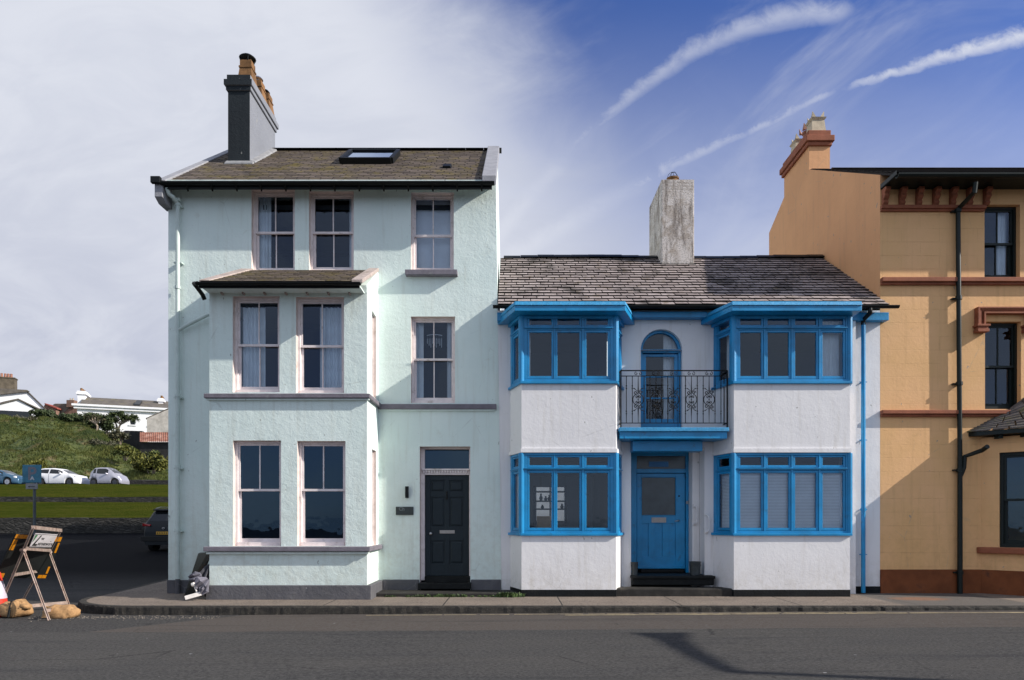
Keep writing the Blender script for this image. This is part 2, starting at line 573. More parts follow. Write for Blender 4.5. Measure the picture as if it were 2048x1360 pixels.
# ------------------------------------------------------------ shared builders
def wall(mb, rv, O, U, N, u0, u1, z0, z1, ops, holes=(), rdepth=0.2, ztop=None):
    """flat wall with openings; O=(x,y) origin, U along, N inward. ops=(u0,u1,z0,z1[,depth]); holes have no reveal"""
    us = sorted(set([u0, u1] + [q for o in list(ops) + list(holes) for q in o[:2] if u0 < q < u1]))
    zs = sorted(set([z0, z1] + [q for o in list(ops) + list(holes) for q in o[2:4] if z0 < q < z1]))

    def pt(u, z, n=0.0):
        return (O[0] + U[0] * u + N[0] * n, O[1] + U[1] * u + N[1] * n, z)
    for i in range(len(us) - 1):
        for j in range(len(zs) - 1):
            cu, cz = (us[i] + us[i + 1]) / 2, (zs[j] + zs[j + 1]) / 2
            if any(o[0] < cu < o[1] and o[2] < cz < o[3] for o in list(ops) + list(holes)):
                continue
            mb.poly([pt(us[i], zs[j]), pt(us[i + 1], zs[j]), pt(us[i + 1], zs[j + 1]), pt(us[i], zs[j + 1])])
    for o in ops:
        a, b, c, d_ = o[:4]
        dp = o[4] if len(o) > 4 else rdepth
        for (p, q) in (((a, c), (b, c)), ((b, c), (b, d_)), ((b, d_), (a, d_)), ((a, d_), (a, c))):
            rv.poly([pt(*p), pt(*q), pt(q[0], q[1], dp), pt(p[0], p[1], dp)])


class Fr:
    """local frame on a wall: u along, z up, n inward"""
    def __init__(s, O, U, N):
        s.O, s.U, s.N = O, U, N

    def p(s, u, z, n=0.0):
        return (s.O[0] + s.U[0] * u + s.N[0] * n, s.O[1] + s.U[1] * u + s.N[1] * n, z)

    def box(s, mb, u0, u1, n0, n1, z0, z1):
        mb.hexa([s.p(u0, z0, n0), s.p(u1, z0, n0), s.p(u1, z0, n1), s.p(u0, z0, n1),
                 s.p(u0, z1, n0), s.p(u1, z1, n0), s.p(u1, z1, n1), s.p(u0, z1, n1)])


def curtain_sheet(mb, fr, u0, u1, z0, z1, n, amp=0.022, folds=None, lean=0.0):
    k = max(10, int((u1 - u0) * 90))
    ph = R.uniform(0, 6)
    pts = []
    for i in range(k + 1):
        f = i / k
        uu = u0 + (u1 - u0) * f
        w = amp * math.sin(f * (u1 - u0) * 75 + ph + 1.5 * math.sin(f * 7 + ph)) + amp * .5 * math.sin(f * 31 + ph)
        pts.append((uu, w))
    vs, fs = [], []
    rows = 4
    for r in range(rows + 1):
        g = r / rows
        zz = z0 + (z1 - z0) * g
        for (uu, w) in pts:
            vs.append(fr.p(uu + lean * math.sin(g * 3.14), zz, n + w * (1.0 - 0.25 * g)))
    for r in range(rows):
        for i in range(k):
            a = r * (k + 1) + i
            fs.append((a, a + 1, a + k + 2, a + k + 1))
    mb.add(vs, fs)


def sash(root, fr, u0, u1, z0, z1, depth, mat, low='2', curt=(), glassm='glass', sill=0.07, box=0.045, label=None, zm=None, st=0.045, name='window'):
    """sliding sash window: frame box, two sashes with bars, panes, curtains"""
    f = MB()
    zm = zm if zm is not None else (z0 + z1) / 2
    n0, n1 = depth - 0.09, depth + 0.05
    b = box
    fr.box(f, u0, u0 + b, n0, n1, z0, z1)
    fr.box(f, u1 - b, u1, n0, n1, z0, z1)
    fr.box(f, u0 + b, u1 - b, n0 + .002, n1, z1 - b, z1)
    fr.box(f, u0 + b, u1 - b, n0 - 0.015, n1, z0, z0 + sill)
    a0, a1 = u0 + b, u1 - b
    um = (a0 + a1) / 2
    # upper sash (outer)
    fr.box(f, a0, a0 + st * .8, n0 + .03, n0 + .07, zm, z1 - b)
    fr.box(f, a1 - st * .8, a1, n0 + .03, n0 + .07, zm, z1 - b)
    fr.box(f, a0 + st * .8, a1 - st * .8, n0 + .032, n0 + .07, z1 - b - st * .8, z1 - b)
    fr.box(f, a0, a1, n0 + .022, n0 + .07, zm - .022, zm + .022)
    fr.box(f, um - .011, um + .011, n0 + .036, n0 + .064, zm + .022, z1 - b - st * .8)
    # lower sash (inner)
    fr.box(f, a0, a0 + st, n0 + .075, n0 + .115, z0 + sill, zm - .022)
    fr.box(f, a1 - st, a1, n0 + .075, n0 + .115, z0 + sill, zm - .022)
    fr.box(f, a0 + st, a1 - st, n0 + .077, n0 + .115, z0 + sill, z0 + sill + .07)
    if low == '2':
        fr.box(f, um - .011, um + .011, n0 + .08, n0 + .11, z0 + sill + .07, zm - .022)
    w = f.build(name, mat, root)
    if label:
        w['label'] = label
    g = MB()
    for (p0, p1, nn) in ((zm, z1 - b, n0 + .05), (z0 + sill, zm, n0 + .095)):
        g.poly([fr.p(a0 + .01, p0 + .01, nn), fr.p(a1 - .01, p0 + .01, nn), fr.p(a1 - .01, p1 - .01, nn), fr.p(a0 + .01, p1 - .01, nn)])
    g.build('pane', M[glassm], w, fixn=False)
    for (q0, q1) in curt:
        c = MB()
        curtain_sheet(c, fr, a0 + (a1 - a0) * q0, a0 + (a1 - a0) * q1, z0 + .03, z1 - .03, n1 + .035)
        c.build('curtain', M['curtain'], w, smooth=True)
    return w


def slates(name, mat, parent, x0e, x1e, x0r, x1r, ye, ze, yr, zr, expo, wid, th=0.018, skip=None, lift=0.016):
    """roof slope laid with separate overlapping slates, from the eave (ye,ze) to the ridge (yr,zr)"""
    mb = MB()
    L = math.hypot(yr - ye, zr - ze)
    ty, tz = (yr - ye) / L, (zr - ze) / L
    ny, nz = -tz, ty
    rows = int(L / expo)
    expo = L / rows
    rr = random.Random(11)
    # boarding under the slates
    def base(s, x, off):
        return (x, ye + ty * s + ny * off, ze + tz * s + nz * off)
    mb.loft([base(0, x0e, -.04), base(0, x1e, -.04), base(L, x1r, -.04), base(L, x0r, -.04)],
            [base(0, x0e, 0), base(0, x1e, 0), base(L, x1r, 0), base(L, x0r, 0)], 0.0)
    for r in range(rows):
        s0 = r * expo
        s1 = s0 + expo * 1.25 if r < rows - 1 else L
        f0, f1 = s0 / L, min(1, s1 / L)
        xa = x0e + (x0r - x0e) * f0
        xb = x1e + (x1r - x1e) * f0
        x = xa - (wid * .5 if r % 2 else 0) + rr.uniform(-.02, .02)
        while x < xb:
            w = wid * rr.uniform(0.93, 1.07)
            a, b2 = max(x, xa), min(x + w - .018, xb)
            if b2 - a > 0.03 and not (skip and skip((a + b2) / 2, s0 + expo / 2)):
                dz0 = th + lift + rr.uniform(-.25, .5) * lift
                dz1 = 0.004
                js = rr.uniform(-.008, .008)
                cc = rr.uniform(.06, 1)
                lo = [base(s0 + js, a, dz0 - th), base(s0 + js, b2, dz0 - th), base(s1, b2, dz1 - .003), base(s1, a, dz1 - .003)]
                hi = [base(s0 + js, a, dz0), base(s0 + js, b2, dz0), base(s1, b2, dz1 + .001), base(s1, a, dz1 + .001)]
                mb.loft(lo, hi, cc)
                for q_ in (-4, -3, -1):
                    mb.c[q_] = 0.0
            x += w
    return mb.build(name, mat, parent)


def roof_z(ye, ze, yr, zr, y):
    return ze + (zr - ze) * (y - ye) / (yr - ye)


def half_gutter(mb, x0, x1, y, z, r=0.055):
    k = 8
    a = [(x0, y + r * math.cos(math.pi + math.pi * i / k), z + r * math.sin(math.pi + math.pi * i / k)) for i in range(k + 1)]
    a2 = [(x0, y + (r - .01) * math.cos(2 * math.pi - math.pi * i / k), z + (r - .01) * math.sin(2 * math.pi - math.pi * i / k)) for i in range(k + 1)]
    mb.prism(a + a2, (x1 - x0, 0, 0))


def reveals(rv_, name, mat, parent):
    i = 0
    while i < len(rv_.f):
        k = 4 if len(rv_.f) - i < 20 or i < 8 else len(rv_.f) - i
        m_ = MB()
        for f_ in rv_.f[i:i + k]:
            m_.poly([rv_.v[q] for q in f_])
        m_.build(name, mat, parent, fixn=False)
        i += k


# ============================================================ MINT HOUSE
YM, YW = 12.9, 14.0
U1, N1 = (1, 0), (0, 1)
SUNK = 0.2
mint = empty('mint_house', (-3.7, 14.0, 0), 'tall pale mint green three storey house with slate roof and grey chimney', 'house')
EZ, RZ, EY, RY = 8.25, 10.70, 13.65, 17.0     # eave / ridge
BY = 20.4
xl, xr = -7.05, -0.215


def lean(mb):
    mb.v = [((p[0] - 0.113 * max(0, p[2]) / 8.2) if p[0] > -0.5 else p[0], p[1], p[2]) for p in mb.v]


WX = lambda px: XX(px, YW)
WZ = lambda py: ZZ(py, YW)
wb, rv = MB(), MB()
tops = [(WX(503), WX(589.5), WZ(543), WZ(379)), (WX(618), WX(707.5), WZ(541.5), WZ(382.5)), (WX(822), WX(907.5), WZ(543), WZ(385))]
mid = (WX(822), WX(910), WZ(806), WZ(633))
door = (WX(839.5), WX(940.5), 0.0, WZ(893), 0.22)
bx0, bx1 = -5.72, -2.74
wall(wb, rv, (0, YW), U1, N1, xl, xr, 0.0, 8.45, tops + [mid, door], holes=[(bx0 + .2, bx1 - .2, 0.3, 3.6), (bx0 + .2, bx1 - .2, 3.9, 6.0)])
# side, back and gables
gab = [(YW + .003, -1.0), (YW + .003, 8.45), (RY, RZ - .06), (BY, 8.2), (BY, -1.0)]
wb.prism([(xl + .001, y_, z_) for y_, z_ in gab], (.3, 0, 0))
wb.prism([(xr - .001, y_, z_ + (.10 if z_ > 8 else 0)) for y_, z_ in [(YW + .003, -1.0), (YW + .003, 8.37), (RY, RZ - .02), (BY, 8.2), (BY, -1.0)]], (-.3, 0, 0))
wb.box(xl + .3, xr - .4, BY - .3, BY - .002, -1, 8.3)
lean(wb)
wb.build('wall', M['mint'], mint)
reveals(rv, 'window_reveal', M['cream'], mint)

# bay
bw, brv = MB(), MB()
B = lambda px: XX(px, YM)
BZ = lambda py: ZZ(py, YM)
bops = [(B(465.5), B(559), BZ(784.5), BZ(592.5)), (B(592), B(688), BZ(786), BZ(594)),
        (B(466), B(562), BZ(1092), BZ(881)), (B(594.5), B(691), BZ(1092), BZ(882))]
wall(bw, brv, (0, YM), U1, N1, bx0, bx1, 0.0, 5.88, bops)
# right return with two narrow windows, and left return
rops = [(0.46, 0.86, BZ(784) + .02, BZ(605)), (0.46, 0.86, 1.0, BZ(893))]
wall(bw, brv, (bx1, YM), (0, 1), (-1, 0), 0.0, YW - YM, 0.0, 5.9, rops, rdepth=.16)
bw.poly([(bx0, YM, 0), (bx0, YW, 0), (bx0, YW, 6.45), (bx0, YM, 5.88)])
# right hand verge wall above the bay roof
bw.prism([(bx1 - .004, YM + .02, 5.6), (bx1 - .004, YM - .02, 5.93), (bx1 - .004, YW - .002, 6.62), (bx1 - .004, YW - .002, 5.6)], (-.16, 0, 0))
bw.build('bay_wall', M['mint'], mint)
reveals(brv, 'bay_window_reveal', M['cream'], mint)

# bands, sills and plinths
tr_ = MB()
tr_.box(bx0 - .07, bx1 + .07, YM - .09, YM + .0, BZ(799) + .015, BZ(788.5))
tr_.box(bx1 + .0, bx1 + .07, YM + .002, YW - .002, BZ(799) + .015, BZ(788.5))
tr_.box(bx1 + .002, WX(993), YW - .075, YW - .001, WZ(819), WZ(809))
tr_.build('band_course', M['grey_band'], mint, bevel=.01)
tr2 = MB()
tr2.box(bx0 - .05, bx1 + .05, YM - .05, YM - .001, BZ(799) - .02, BZ(799) + .013)
tr2.box(bx1 + .001, WX(993) - .02, YW - .045, YW - .002, WZ(819) - .035, WZ(819) - .002)
tr2.build('band_moulding', M['mint'], mint, bevel=.008)
sl = MB()
sl.box(bx0 - .07, bx1 + .08, YM - .11, YM + .18, ZZ(1103, YM - .1), 1.0)
sl.box(bx1 + .002, bx1 + .08, YM + .2, YW - .003, ZZ(1103, YM - .1), 1.0)
sl.build('bay_sill', M['grey_band'], mint, bevel=.012)
sm = MB()
sm.box(bx0 - .04, bx1 + .04, YM - .055, YM - .001, .855, .903)
sm.build('sill_moulding', M['mint'], mint, bevel=.008)
s2 = MB()
s2.box(WX(812), WX(915.5), YW - .14, YW + .12, WZ(554), WZ(543.5))
s2.build('window_sill', M['grey_band'], mint, bevel=.01)
pl = MB()
pl.box(bx0 - .05, bx1 + .09, YM - .05, YM + .3, -.1, .27)
pl.build('plinth', M['plinth_grey'], mint, bevel=.015)
for q_ in ((bx1 - .1, bx1 + .088, YM + .302, YW - .002, -.1, .27), (bx1 + .09, WX(838.5), YW - .035, YW + .1, -.1, .28), (WX(941.5), WX(1002), YW - .035, YW + .1, -.1, .28), (xl - .02, bx0 - .06, YW - .03, YW + .1, -.1, .27)):
    pl = MB()
    pl.box(*q_)
    pl.build('plinth', M['plinth_grey'], mint, bevel=.015)

# sash windows
frw = Fr((0, YW), U1, N1)
frb = Fr((0, YM), U1, N1)
for i, o_ in enumerate(tops):
    cu = [((0, .32),), ((.86, 1.0),), ()][i]
    zmid = WZ([460, 460, 466][i])
    w = sash(mint, frw, o_[0], o_[1], o_[2], o_[3], SUNK, M['pink_white'], '2', cu, zm=zmid)
    if i == 2:
        bl = MB()
        frw.box(bl, o_[0] + .05, o_[1] - .05, .33, .34, o_[2] + .02, o_[3])
        bl.build('blind', M['blind'], w)
w = sash(mint, frw, mid[0], mid[1], mid[2], mid[3], SUNK, M['pink_white'], '2', ((0, .22), (.82, 1)), zm=WZ(716))
hg = MB()
hz = WZ(662)
hx = (mid[0] + mid[1]) / 2
hg.tube([frw.p(hx - .16 + .032 * i, hz - .02 * ((i - 5) / 5.0) ** 2, .27) for i in range(11)], .007, 6)
for i in range(9):
    xx_ = hx - .15 + .0375 * i
    hg.tube([frw.p(xx_, hz - .01, .27), frw.p(xx_, hz - .08, .27)], .001, 4)
    hg.tube([frw.p(xx_, hz - .08, .27), frw.p(xx_, hz - .19 - .04 * (i % 3), .27)], .006, 6)
hg.build('hanging_chime', M['curtain'], w)
bc = [((.04, .60),), ((.40, 1.0),), ((0, .25),), ((.78, 1.0),)]
for i, o_ in enumerate(bops):
    up = i < 2
    sash(mint, frb, o_[0], o_[1], o_[2], o_[3], SUNK, M['pink_white'], '2' if up else '1', bc[i] if up else (),
         zm=BZ([687, 689, 979.5, 979.5][i]), glassm='glass' if up else 'glass_dark')
frr = Fr((bx1, YM), (0, 1), (-1, 0))
for o_ in rops:
    sash(mint, frr, o_[0], o_[1], o_[2], o_[3], .15, M['pink_white'], '1', (), st=.03, glassm='glass_dark', name='side_window')

# door
dz0, dz1 = WZ(1148), WZ(950)
YD = YW + .22
DX = lambda px: XX(px, YD)
DZ = lambda py: ZZ(py, YD)
fr_ = MB()
x0d, x1d = door[0] + .0, door[1] - .0
fr_.box(x0d + .0, DX(850), YD - .05, YD + .06, .25, DZ(899))
fr_.box(DX(938.5), x1d, YD - .05, YD + .06, .25, DZ(899))
fr_.box(x0d, x1d, YD - .04, YD + .06, DZ(899), door[3] + .0)
fr_.box(DX(850), DX(938.5), YD - .055, YD + .06, DZ(950), DZ(938))
fr_.box(x0d + .02, x1d - .02, YD - .10, YD - .02, DZ(941), DZ(938))
for i in range(17):
    xa = x0d + .05 + i * (x1d - x0d - .1) / 17
    fr_.box(xa, xa + .03, YD - .09, YD - .05, DZ(946), DZ(941.2))
fr_.build('door_frame', M['pink_white'], mint, bevel=.004)
tg = MB()
tg.poly([(DX(850), YD + .0, DZ(937)), (DX(939), YD + .0, DZ(937)), (DX(939), YD + .0, DZ(901)), (DX(850), YD + .0, DZ(901))])
tg.build('transom_pane', M['glass_dark'], mint, fixn=False)
db = MB()
a, b_, z0_, z1_ = DX(850.5), DX(938), .34, DZ(950.5)
db.box(a, b_, YD + .012, YD + .05, z0_, z1_)
wd = b_ - a
stl = .11
cols_ = [(a + stl, a + wd / 2 - .045), (a + wd / 2 + .045, b_ - stl)]
rows_ = [(DZ(1128), DZ(1081)), (DZ(1054), DZ(994)), (DZ(984), DZ(961))]
# stiles and rails proud of the panels
db.box(a, a + stl, YD - .012, YD + .012, z0_, z1_)
db.box(b_ - stl, b_, YD - .012, YD + .012, z0_, z1_)
db.box(a + wd / 2 - .045, a + wd / 2 + .045, YD - .012, YD + .012, z0_, z1_)
zz = [z0_] + [q for r_ in rows_ for q in r_] + [z1_]
for i in range(0, len(zz), 2):
    for c_ in cols_:
        db.box(c_[0], c_[1], YD - .0115, YD + .012, zz[i], zz[i + 1])
for r_ in rows_:
    for c_ in cols_:
        db.loft([(c_[0] + .025, YD + .012, r_[0] + .025), (c_[1] - .025, YD + .012, r_[0] + .025), (c_[1] - .025, YD + .012, r_[1] - .025), (c_[0] + .025, YD + .012, r_[1] - .025)],
                [(c_[0] + .05, YD - .004, r_[0] + .05), (c_[1] - .05, YD - .004, r_[0] + .05), (c_[1] - .05, YD - .004, r_[1] - .05), (c_[0] + .05, YD - .004, r_[1] - .05)])
dleaf = db.build('door', M['door_dark'], mint, bevel=.004)
k_ = MB()
k_.tube([(DX(862), YD - .012, DZ(1067)), (DX(862), YD - .03, DZ(1067)), (DX(862), YD - .05, DZ(1067)), (DX(862), YD - .075, DZ(1067)), (DX(862), YD - .085, DZ(1067))], [.03, .014, .03, .03, .015], 14)
k_.build('door_knob', M['steel'], dleaf, smooth=True)
k_ = MB()
k_.box(DX(879.5), DX(909.5), YD - .022, YD - .012, DZ(1067), DZ(1060.5))
k_.build('letter_plate', M['brass'], dleaf, bevel=.003)
k_ = MB()
k_.tube([(DX(894), YD - .012, DZ(984)), (DX(894), YD - .03, DZ(984)), (DX(894), YD - .032, DZ(992)), (DX(894), YD - .03, DZ(998))], [.018, .014, .012, .028], 10)
k_.build('knocker', M['black'], dleaf)
st_ = MB()
st_.box(WX(848), WX(940), YD - .10, YD + .3, .18, .335)
st_.box(WX(838), WX(943), YW - .19, YD - .10, .10, .22)
st_.build('doorstep', M['step_black'], mint, bevel=.01)
wl = MB()
wl.box(WX(811.5), WX(817.5), YW - .09, YW - .002, WZ(996), WZ(973))
wl.build('wall_light', M['black'], mint, bevel=.004)
pq = MB()
pq.box(WX(792), WX(827), YW - .03, YW - .001, WZ(1030), WZ(1013.5))
plaq = pq.build('name_plaque', simple('dark slate plaque', (0.028, 0.036, 0.036), 0.4, .15, 8, .2, 60), mint, bevel=.003)

# main roof
xer0, xer1 = XX(305, EY) + .02, -.575
slates('roof', M['slate_mint'], mint, -6.93, -.575, -6.93, -.515, EY, EZ, RY, RZ, 0.17, 0.25, th=.008, lift=.006)
rb = MB()
rb.hexa([(xl, RY, RZ - .05), (xr - .35, RY, RZ - .05), (xr - .35, BY + .2, 8.05), (xl, BY + .2, 8.05), (xl, RY, RZ + .02), (xr - .35, RY, RZ + .02), (xr - .35, BY + .2, 8.12), (xl, BY + .2, 8.12)])
rb.build('rear_roof_slope', M['slate_mint'], mint)
for (ca, cb, off) in ((-7.10, -6.92, .04), (-.60, -.315, .13)):
    cp = MB()
    cp.loft([(ca, EY - .03, EZ - .06), (cb, EY - .03, EZ - .06), (cb, RY, RZ - .06), (ca, RY, RZ - .06)],
            [(ca, EY - .03, EZ + off), (cb, EY - .03, EZ + off), (cb, RY + .02, RZ + off), (ca, RY + .02, RZ + off)])
    cp.build('verge_coping', M['coping'], mint, bevel=.012)
rd = MB()
i = -6.1
while i < -.6:
    rd.prism([(i, RY - .13, RZ + .0), (i, RY, RZ + .075), (i, RY + .13, RZ + .0)], (.44, 0, 0))
    i += .45
rd.build('ridge_tiles', M['black'], mint)
gt = MB()
half_gutter(gt, -7.0, -.35, EY - .05, EZ - .02, .06)
gt.box(-6.95, -.40, EY - .005, EY + .03, EZ - .13, EZ - .03)
gt.build('gutter', M['black'], mint)
sf = MB()
sf.box(-6.98, -.42, EY + .03, YW - .004, 8.30, 8.32)
sf.build('soffit', M['mint'], mint)
for i in range(13):
    bk = MB()
    xx_ = -6.5 + i * .49
    bk.prism([(xx_, EY - .10, EZ - .06), (xx_, EY + .02, EZ - .06), (xx_, EY + .02, EZ - .17)], (.03, 0, 0))
    bk.build('gutter_bracket', M['black'], mint)
eb = MB()
eb.prism([(-7.13, EY - .04, EZ - .04), (-7.13, EY - .04, EZ - .30), (-7.13, EY + .12, EZ - .38), (-7.13, YW + .1, EZ - .38), (-7.13, YW + .1, EZ + .1)], (.16, 0, 0))
eb.build('eave_box', M['coping'], mint, bevel=.01)
ebk = MB()
ebk.box(-7.17, -6.98, EY - .13, EY - .043, EZ - .06, EZ + .07)
ebk.build('gutter_end', M['black'], mint, bevel=.01)

# roof light and vent
def on_roof(px, py, ye=EY, ze=EZ, yr=RY, zr=RZ):
    k = (zr - ze) / (yr - ye)
    # z = ze + k (Y-ye) ; z = EYE + (1040-py)/F*Y
    s_ = (1040.0 - py) / F
    Y = (ze - k * ye - EYE) / (s_ - k)
    return Vector((XX(px, Y), Y, ZZ(py, Y)))


nrm = Vector((0, -(RZ - EZ), RY - EY)).normalized()
skf, skg = MB(), MB()
c0, c1, c2, c3 = on_roof(683, 328.5), on_roof(783, 328.5), on_roof(789, 311), on_roof(692, 311)
c2.x = c1.x
c3.x = c0.x
for a_, b2 in ((c0, c1), (c1, c2), (c2, c3), (c3, c0)):
    skf.bar(a_ + nrm * .07, b2 + nrm * .07, .09, .14, up=nrm)
skl = skf.build('roof_light', M['black'], mint, bevel=.006)
e_ = nrm * .10
skg.poly([c0 + e_, c1 + e_, c2 + e_, c3 + e_])
skg.build('pane', M['skyglass'], skl, fixn=False)
v0 = on_roof(893, 338)
vt = MB()
vt.hexa([v0 + Vector((-.11, 0, 0)) - nrm * .02, v0 + Vector((.11, 0, 0)) - nrm * .02, v0 + Vector((.11, .22, .15)), v0 + Vector((-.11, .22, .15)),
         v0 + Vector((-.08, .02, .0)) + nrm * .07, v0 + Vector((.08, .02, .0)) + nrm * .07, v0 + Vector((.09, .2, .15)) + nrm * .06, v0 + Vector((-.09, .2, .15)) + nrm * .06])
vt.build('roof_vent', M['black'], mint)

# chimney
cx0, cx1, cy0, cy1 = -6.43, -5.93, 15.45, 17.1
ct = 11.57
ch = MB()
ch.box(cx0, cx1, cy0, cy1, 9.2, ct - .36)
ch.box(cx0 - .035, cx1 + .035, cy0 - .035, cy1 + .035, ct - .36, ct - .26)
ch.box(cx0 - .07, cx1 + .07, cy0 - .07, cy1 + .07, ct - .26, ct - .13)
ch.box(cx0 - .02, cx1 + .02, cy0 - .02, cy1 + .02, ct - .13, ct)
chim = ch.build('chimney', M['chimney_grey'], mint, bevel=.02)
ch = MB()
ch.box(cx0 + .004, cx1 - .004, cy0 - .006, cy0 - .001, 9.2, ct - .362)
ch.box(cx0 - .03, cx1 + .03, cy0 - .041, cy0 - .036, ct - .359, ct - .262)
ch.box(cx0 - .065, cx1 + .065, cy0 - .076, cy0 - .071, ct - .258, ct - .132)
ch.box(cx0 - .015, cx1 + .015, cy0 - .026, cy0 - .021, ct - .128, ct - .004)
ch.build('chimney_front_layer', plaster('dark chimney front', (0.016, 0.022, 0.026), (0.012, 0.016, 0.02), 1.6, (0.03, 0.035, 0.04), .2), chim)  # thin darker layer over the front faces of the stack
for i, yy in enumerate((15.85, 16.42, 16.88)):
    p_ = MB()
    r_ = math.sqrt(2)
    hh = (.52, .42, .40)[i]
    p_.lathe((-6.14 + .02 * i, yy, ct - .04), [(.18 * r_, 0), (.135 * r_, hh * .74), (.15 * r_, hh * .76), (.15 * r_, hh * .83), (.13 * r_, hh * .84), (.13 * r_, hh + .06)], 4, rot=math.pi / 4)
    pot = p_.build('chimney_pot', M['pot_buff'], chim)
    if i == 0:
        q_ = MB()
        q_.lathe((-6.14, yy, ct + hh + .0), [(.02, .14), (.18, .10), (.19, .12), (.13, .17), (.03, .20)], 16)
        for a2 in range(4):
            an = a2 * math.pi / 2 + .4
            q_.tube([(-6.14 + .12 * math.cos(an), yy + .12 * math.sin(an), ct + hh - .02), (-6.14 + .17 * math.cos(an), yy + .17 * math.sin(an), ct + hh + .12)], .014, 6)
        q_.build('chimney_cowl', M['black'], chim)
    else:
        q_ = MB()
        q_.lathe((-6.12, yy, ct + hh), [(.07, 0), (.07, .08), (.13, .10), (.10, .14), (.02, .16)], 12)
        q_.build('chimney_cowl', M['steel'] if i == 1 else M['black'], chim)
fl = MB()
za = roof_z(EY, EZ, RY, RZ, cy0)
fl.hexa([(cx0 - .03, cy0 - .12, za - .08), (cx1 + .1, cy0 - .12, za - .08), (cx1 + .1, cy0 + .01, za + .02), (cx0 - .03, cy0 + .01, za + .02),
         (cx0 - .03, cy0 - .12, za - .04), (cx1 + .1, cy0 - .12, za - .04), (cx1 + .05, cy0 + .01, za + .08), (cx0 - .03, cy0 + .01, za + .08)])
zb_ = roof_z(EY, EZ, RY, RZ, RY - .1)
fl.hexa([(cx1, cy0 + .012, za + .0), (cx1 + .12, cy0 + .012, za + .0), (cx1 + .12, RY - .1, zb_), (cx1, RY - .1, zb_),
         (cx1, cy0 + .012, za + .09), (cx1 + .10, cy0 + .012, za + .055), (cx1 + .10, RY - .1, zb_ + .055), (cx1, RY - .1, zb_ + .09)])
fl.build('chimney_flashing', M['leadflash'], mint)

# bay roof
bez, bey = 5.86, 12.48
brz = 6.62
slates('bay_roof', M['slate_mint'], mint, bx0 + .02, bx1 - .18, bx0 + .22, bx1 - .18, bey, bez, YW - .01, brz, 0.16, 0.25, th=.008, lift=.006)
bcp = MB()
bcp.loft([(bx1 - .2, bey + .0, bez - .03), (bx1 + .01, bey + .0, bez - .03), (bx1 + .01, YW - .003, brz - .03), (bx1 - .2, YW - .003, brz - .03)],
         [(bx1 - .2, bey + .0, bez + .045), (bx1 + .01, bey + .0, bez + .045), (bx1 + .01, YW - .003, brz + .05), (bx1 - .2, YW - .003, brz + .05)])
bcp.build('bay_roof_coping', M['coping_pink'], mint, bevel=.012)
bcp = MB()
bcp.loft([(bx0 - .02, bey + .02, bez - .03), (bx0 + .18, bey + .02, bez - .03), (bx0 + .42, YW - .003, brz - .03), (bx0 + .16, YW - .003, brz - .03)],
         [(bx0 - .02, bey + .02, bez + .04), (bx0 + .18, bey + .02, bez + .04), (bx0 + .42, YW - .003, brz + .04), (bx0 + .16, YW - .003, brz + .04)])
bcp.build('bay_roof_coping', M['coping_pink'], mint, bevel=.012)
bg_ = MB()
half_gutter(bg_, bx0 - .04, bx1 - .02, bey - .03, bez - .03, .05)
bg_.box(bx0 - .02, bx1 - .06, bey + .022, bey + .05, bez - .11, bez - .03)
bg_.tube([(bx0 - .02, bey - .02, bez - .04), (bx0 - .14, bey + .1, bez - .0), (bx0 - .10, bey + .35, bez - .12), (bx0 - .08, YM - .02, bez - .2)], .04, 8)
bg_.build('bay_gutter', M['black'], mint)
bsf = MB()
bsf.box(bx0 + .0, bx1 - .05, bey + .05, YM - .002, bez - .08, bez - .05)
bsf.build('bay_soffit', M['mint'], mint)
for i in range(7):
    bkt = MB()
    xx_ = bx0 + .25 + i * .40
    bkt.box(xx_, xx_ + .03, YM - .10, YM - .003, bez - .115, bez - .082)
    bkt.build('bay_bracket', M['coping_pink'], mint)

# downpipes on the left
dp = MB()
yp = YW - .10
pxs = XX(355.5, yp)
dp.tube([(XX(332, EY), EY + .02, ZZ(374, EY)), (XX(334, EY), EY + .08, ZZ(384, EY)), (pxs - .03, yp - .12, ZZ(400, yp)), (pxs, yp, ZZ(408, yp)), (pxs, yp, ZZ(430, yp)), (pxs + .0, yp, .30)], .043, 12)
for py_ in (400, 409, 575, 791, 933, 1060):
    z_ = ZZ(py_, yp)
    dp.tube([(pxs, yp, z_ - .03), (pxs, yp, z_ + .03)], .056, 12)
for py_ in (412, 525, 795, 937, 1063):
    z_ = ZZ(py_, yp)
    dp.box(pxs - .08, pxs + .08, yp - .01, YW - .001, z_ - .012, z_ + .012)
dp.tube([(pxs, yp, ZZ(662, yp)), (pxs + .12, yp, ZZ(654, yp)), (XX(417, yp), yp - .02, ZZ(630, yp)), (bx0 - .03, yp - .05, ZZ(629, yp))], .036, 10)
dp.build('downpipe', M['pipe_pale'], mint, smooth=False)
dp2 = MB()
dp2.tube([(pxs, yp, .30), (pxs, yp, -.02)], .045, 12)
dp2.build('downpipe_shoe', M['plinth_grey'], mint)

# dark rooms behind the glass
rm = MB()
rm.box(xl + .32, xr - .5, YW + 2.6, YW + 2.7, .05, 7.9)
for z_ in (3.45, 6.15):
    rm.box(xl + .32, xr - .5, YW + .35, YW + 2.6, z_, z_ + .3)
rm.box(-2.72, -2.6, YW + .25, YW + 2.6, .05, 8.0)
rm.box(xl + .32, xr - .5, YW + .3, YW + 2.6, 8.0, 8.1)
rm.box(bx0 + .05, bx1 - .05, YM + .25, YW + .3, 3.45, 3.8)
rm.box(bx0 + .05, bx1 - .05, YM + .25, YW + .3, 5.6, 5.7)
rm.build('dim_interior', M['room'], mint)

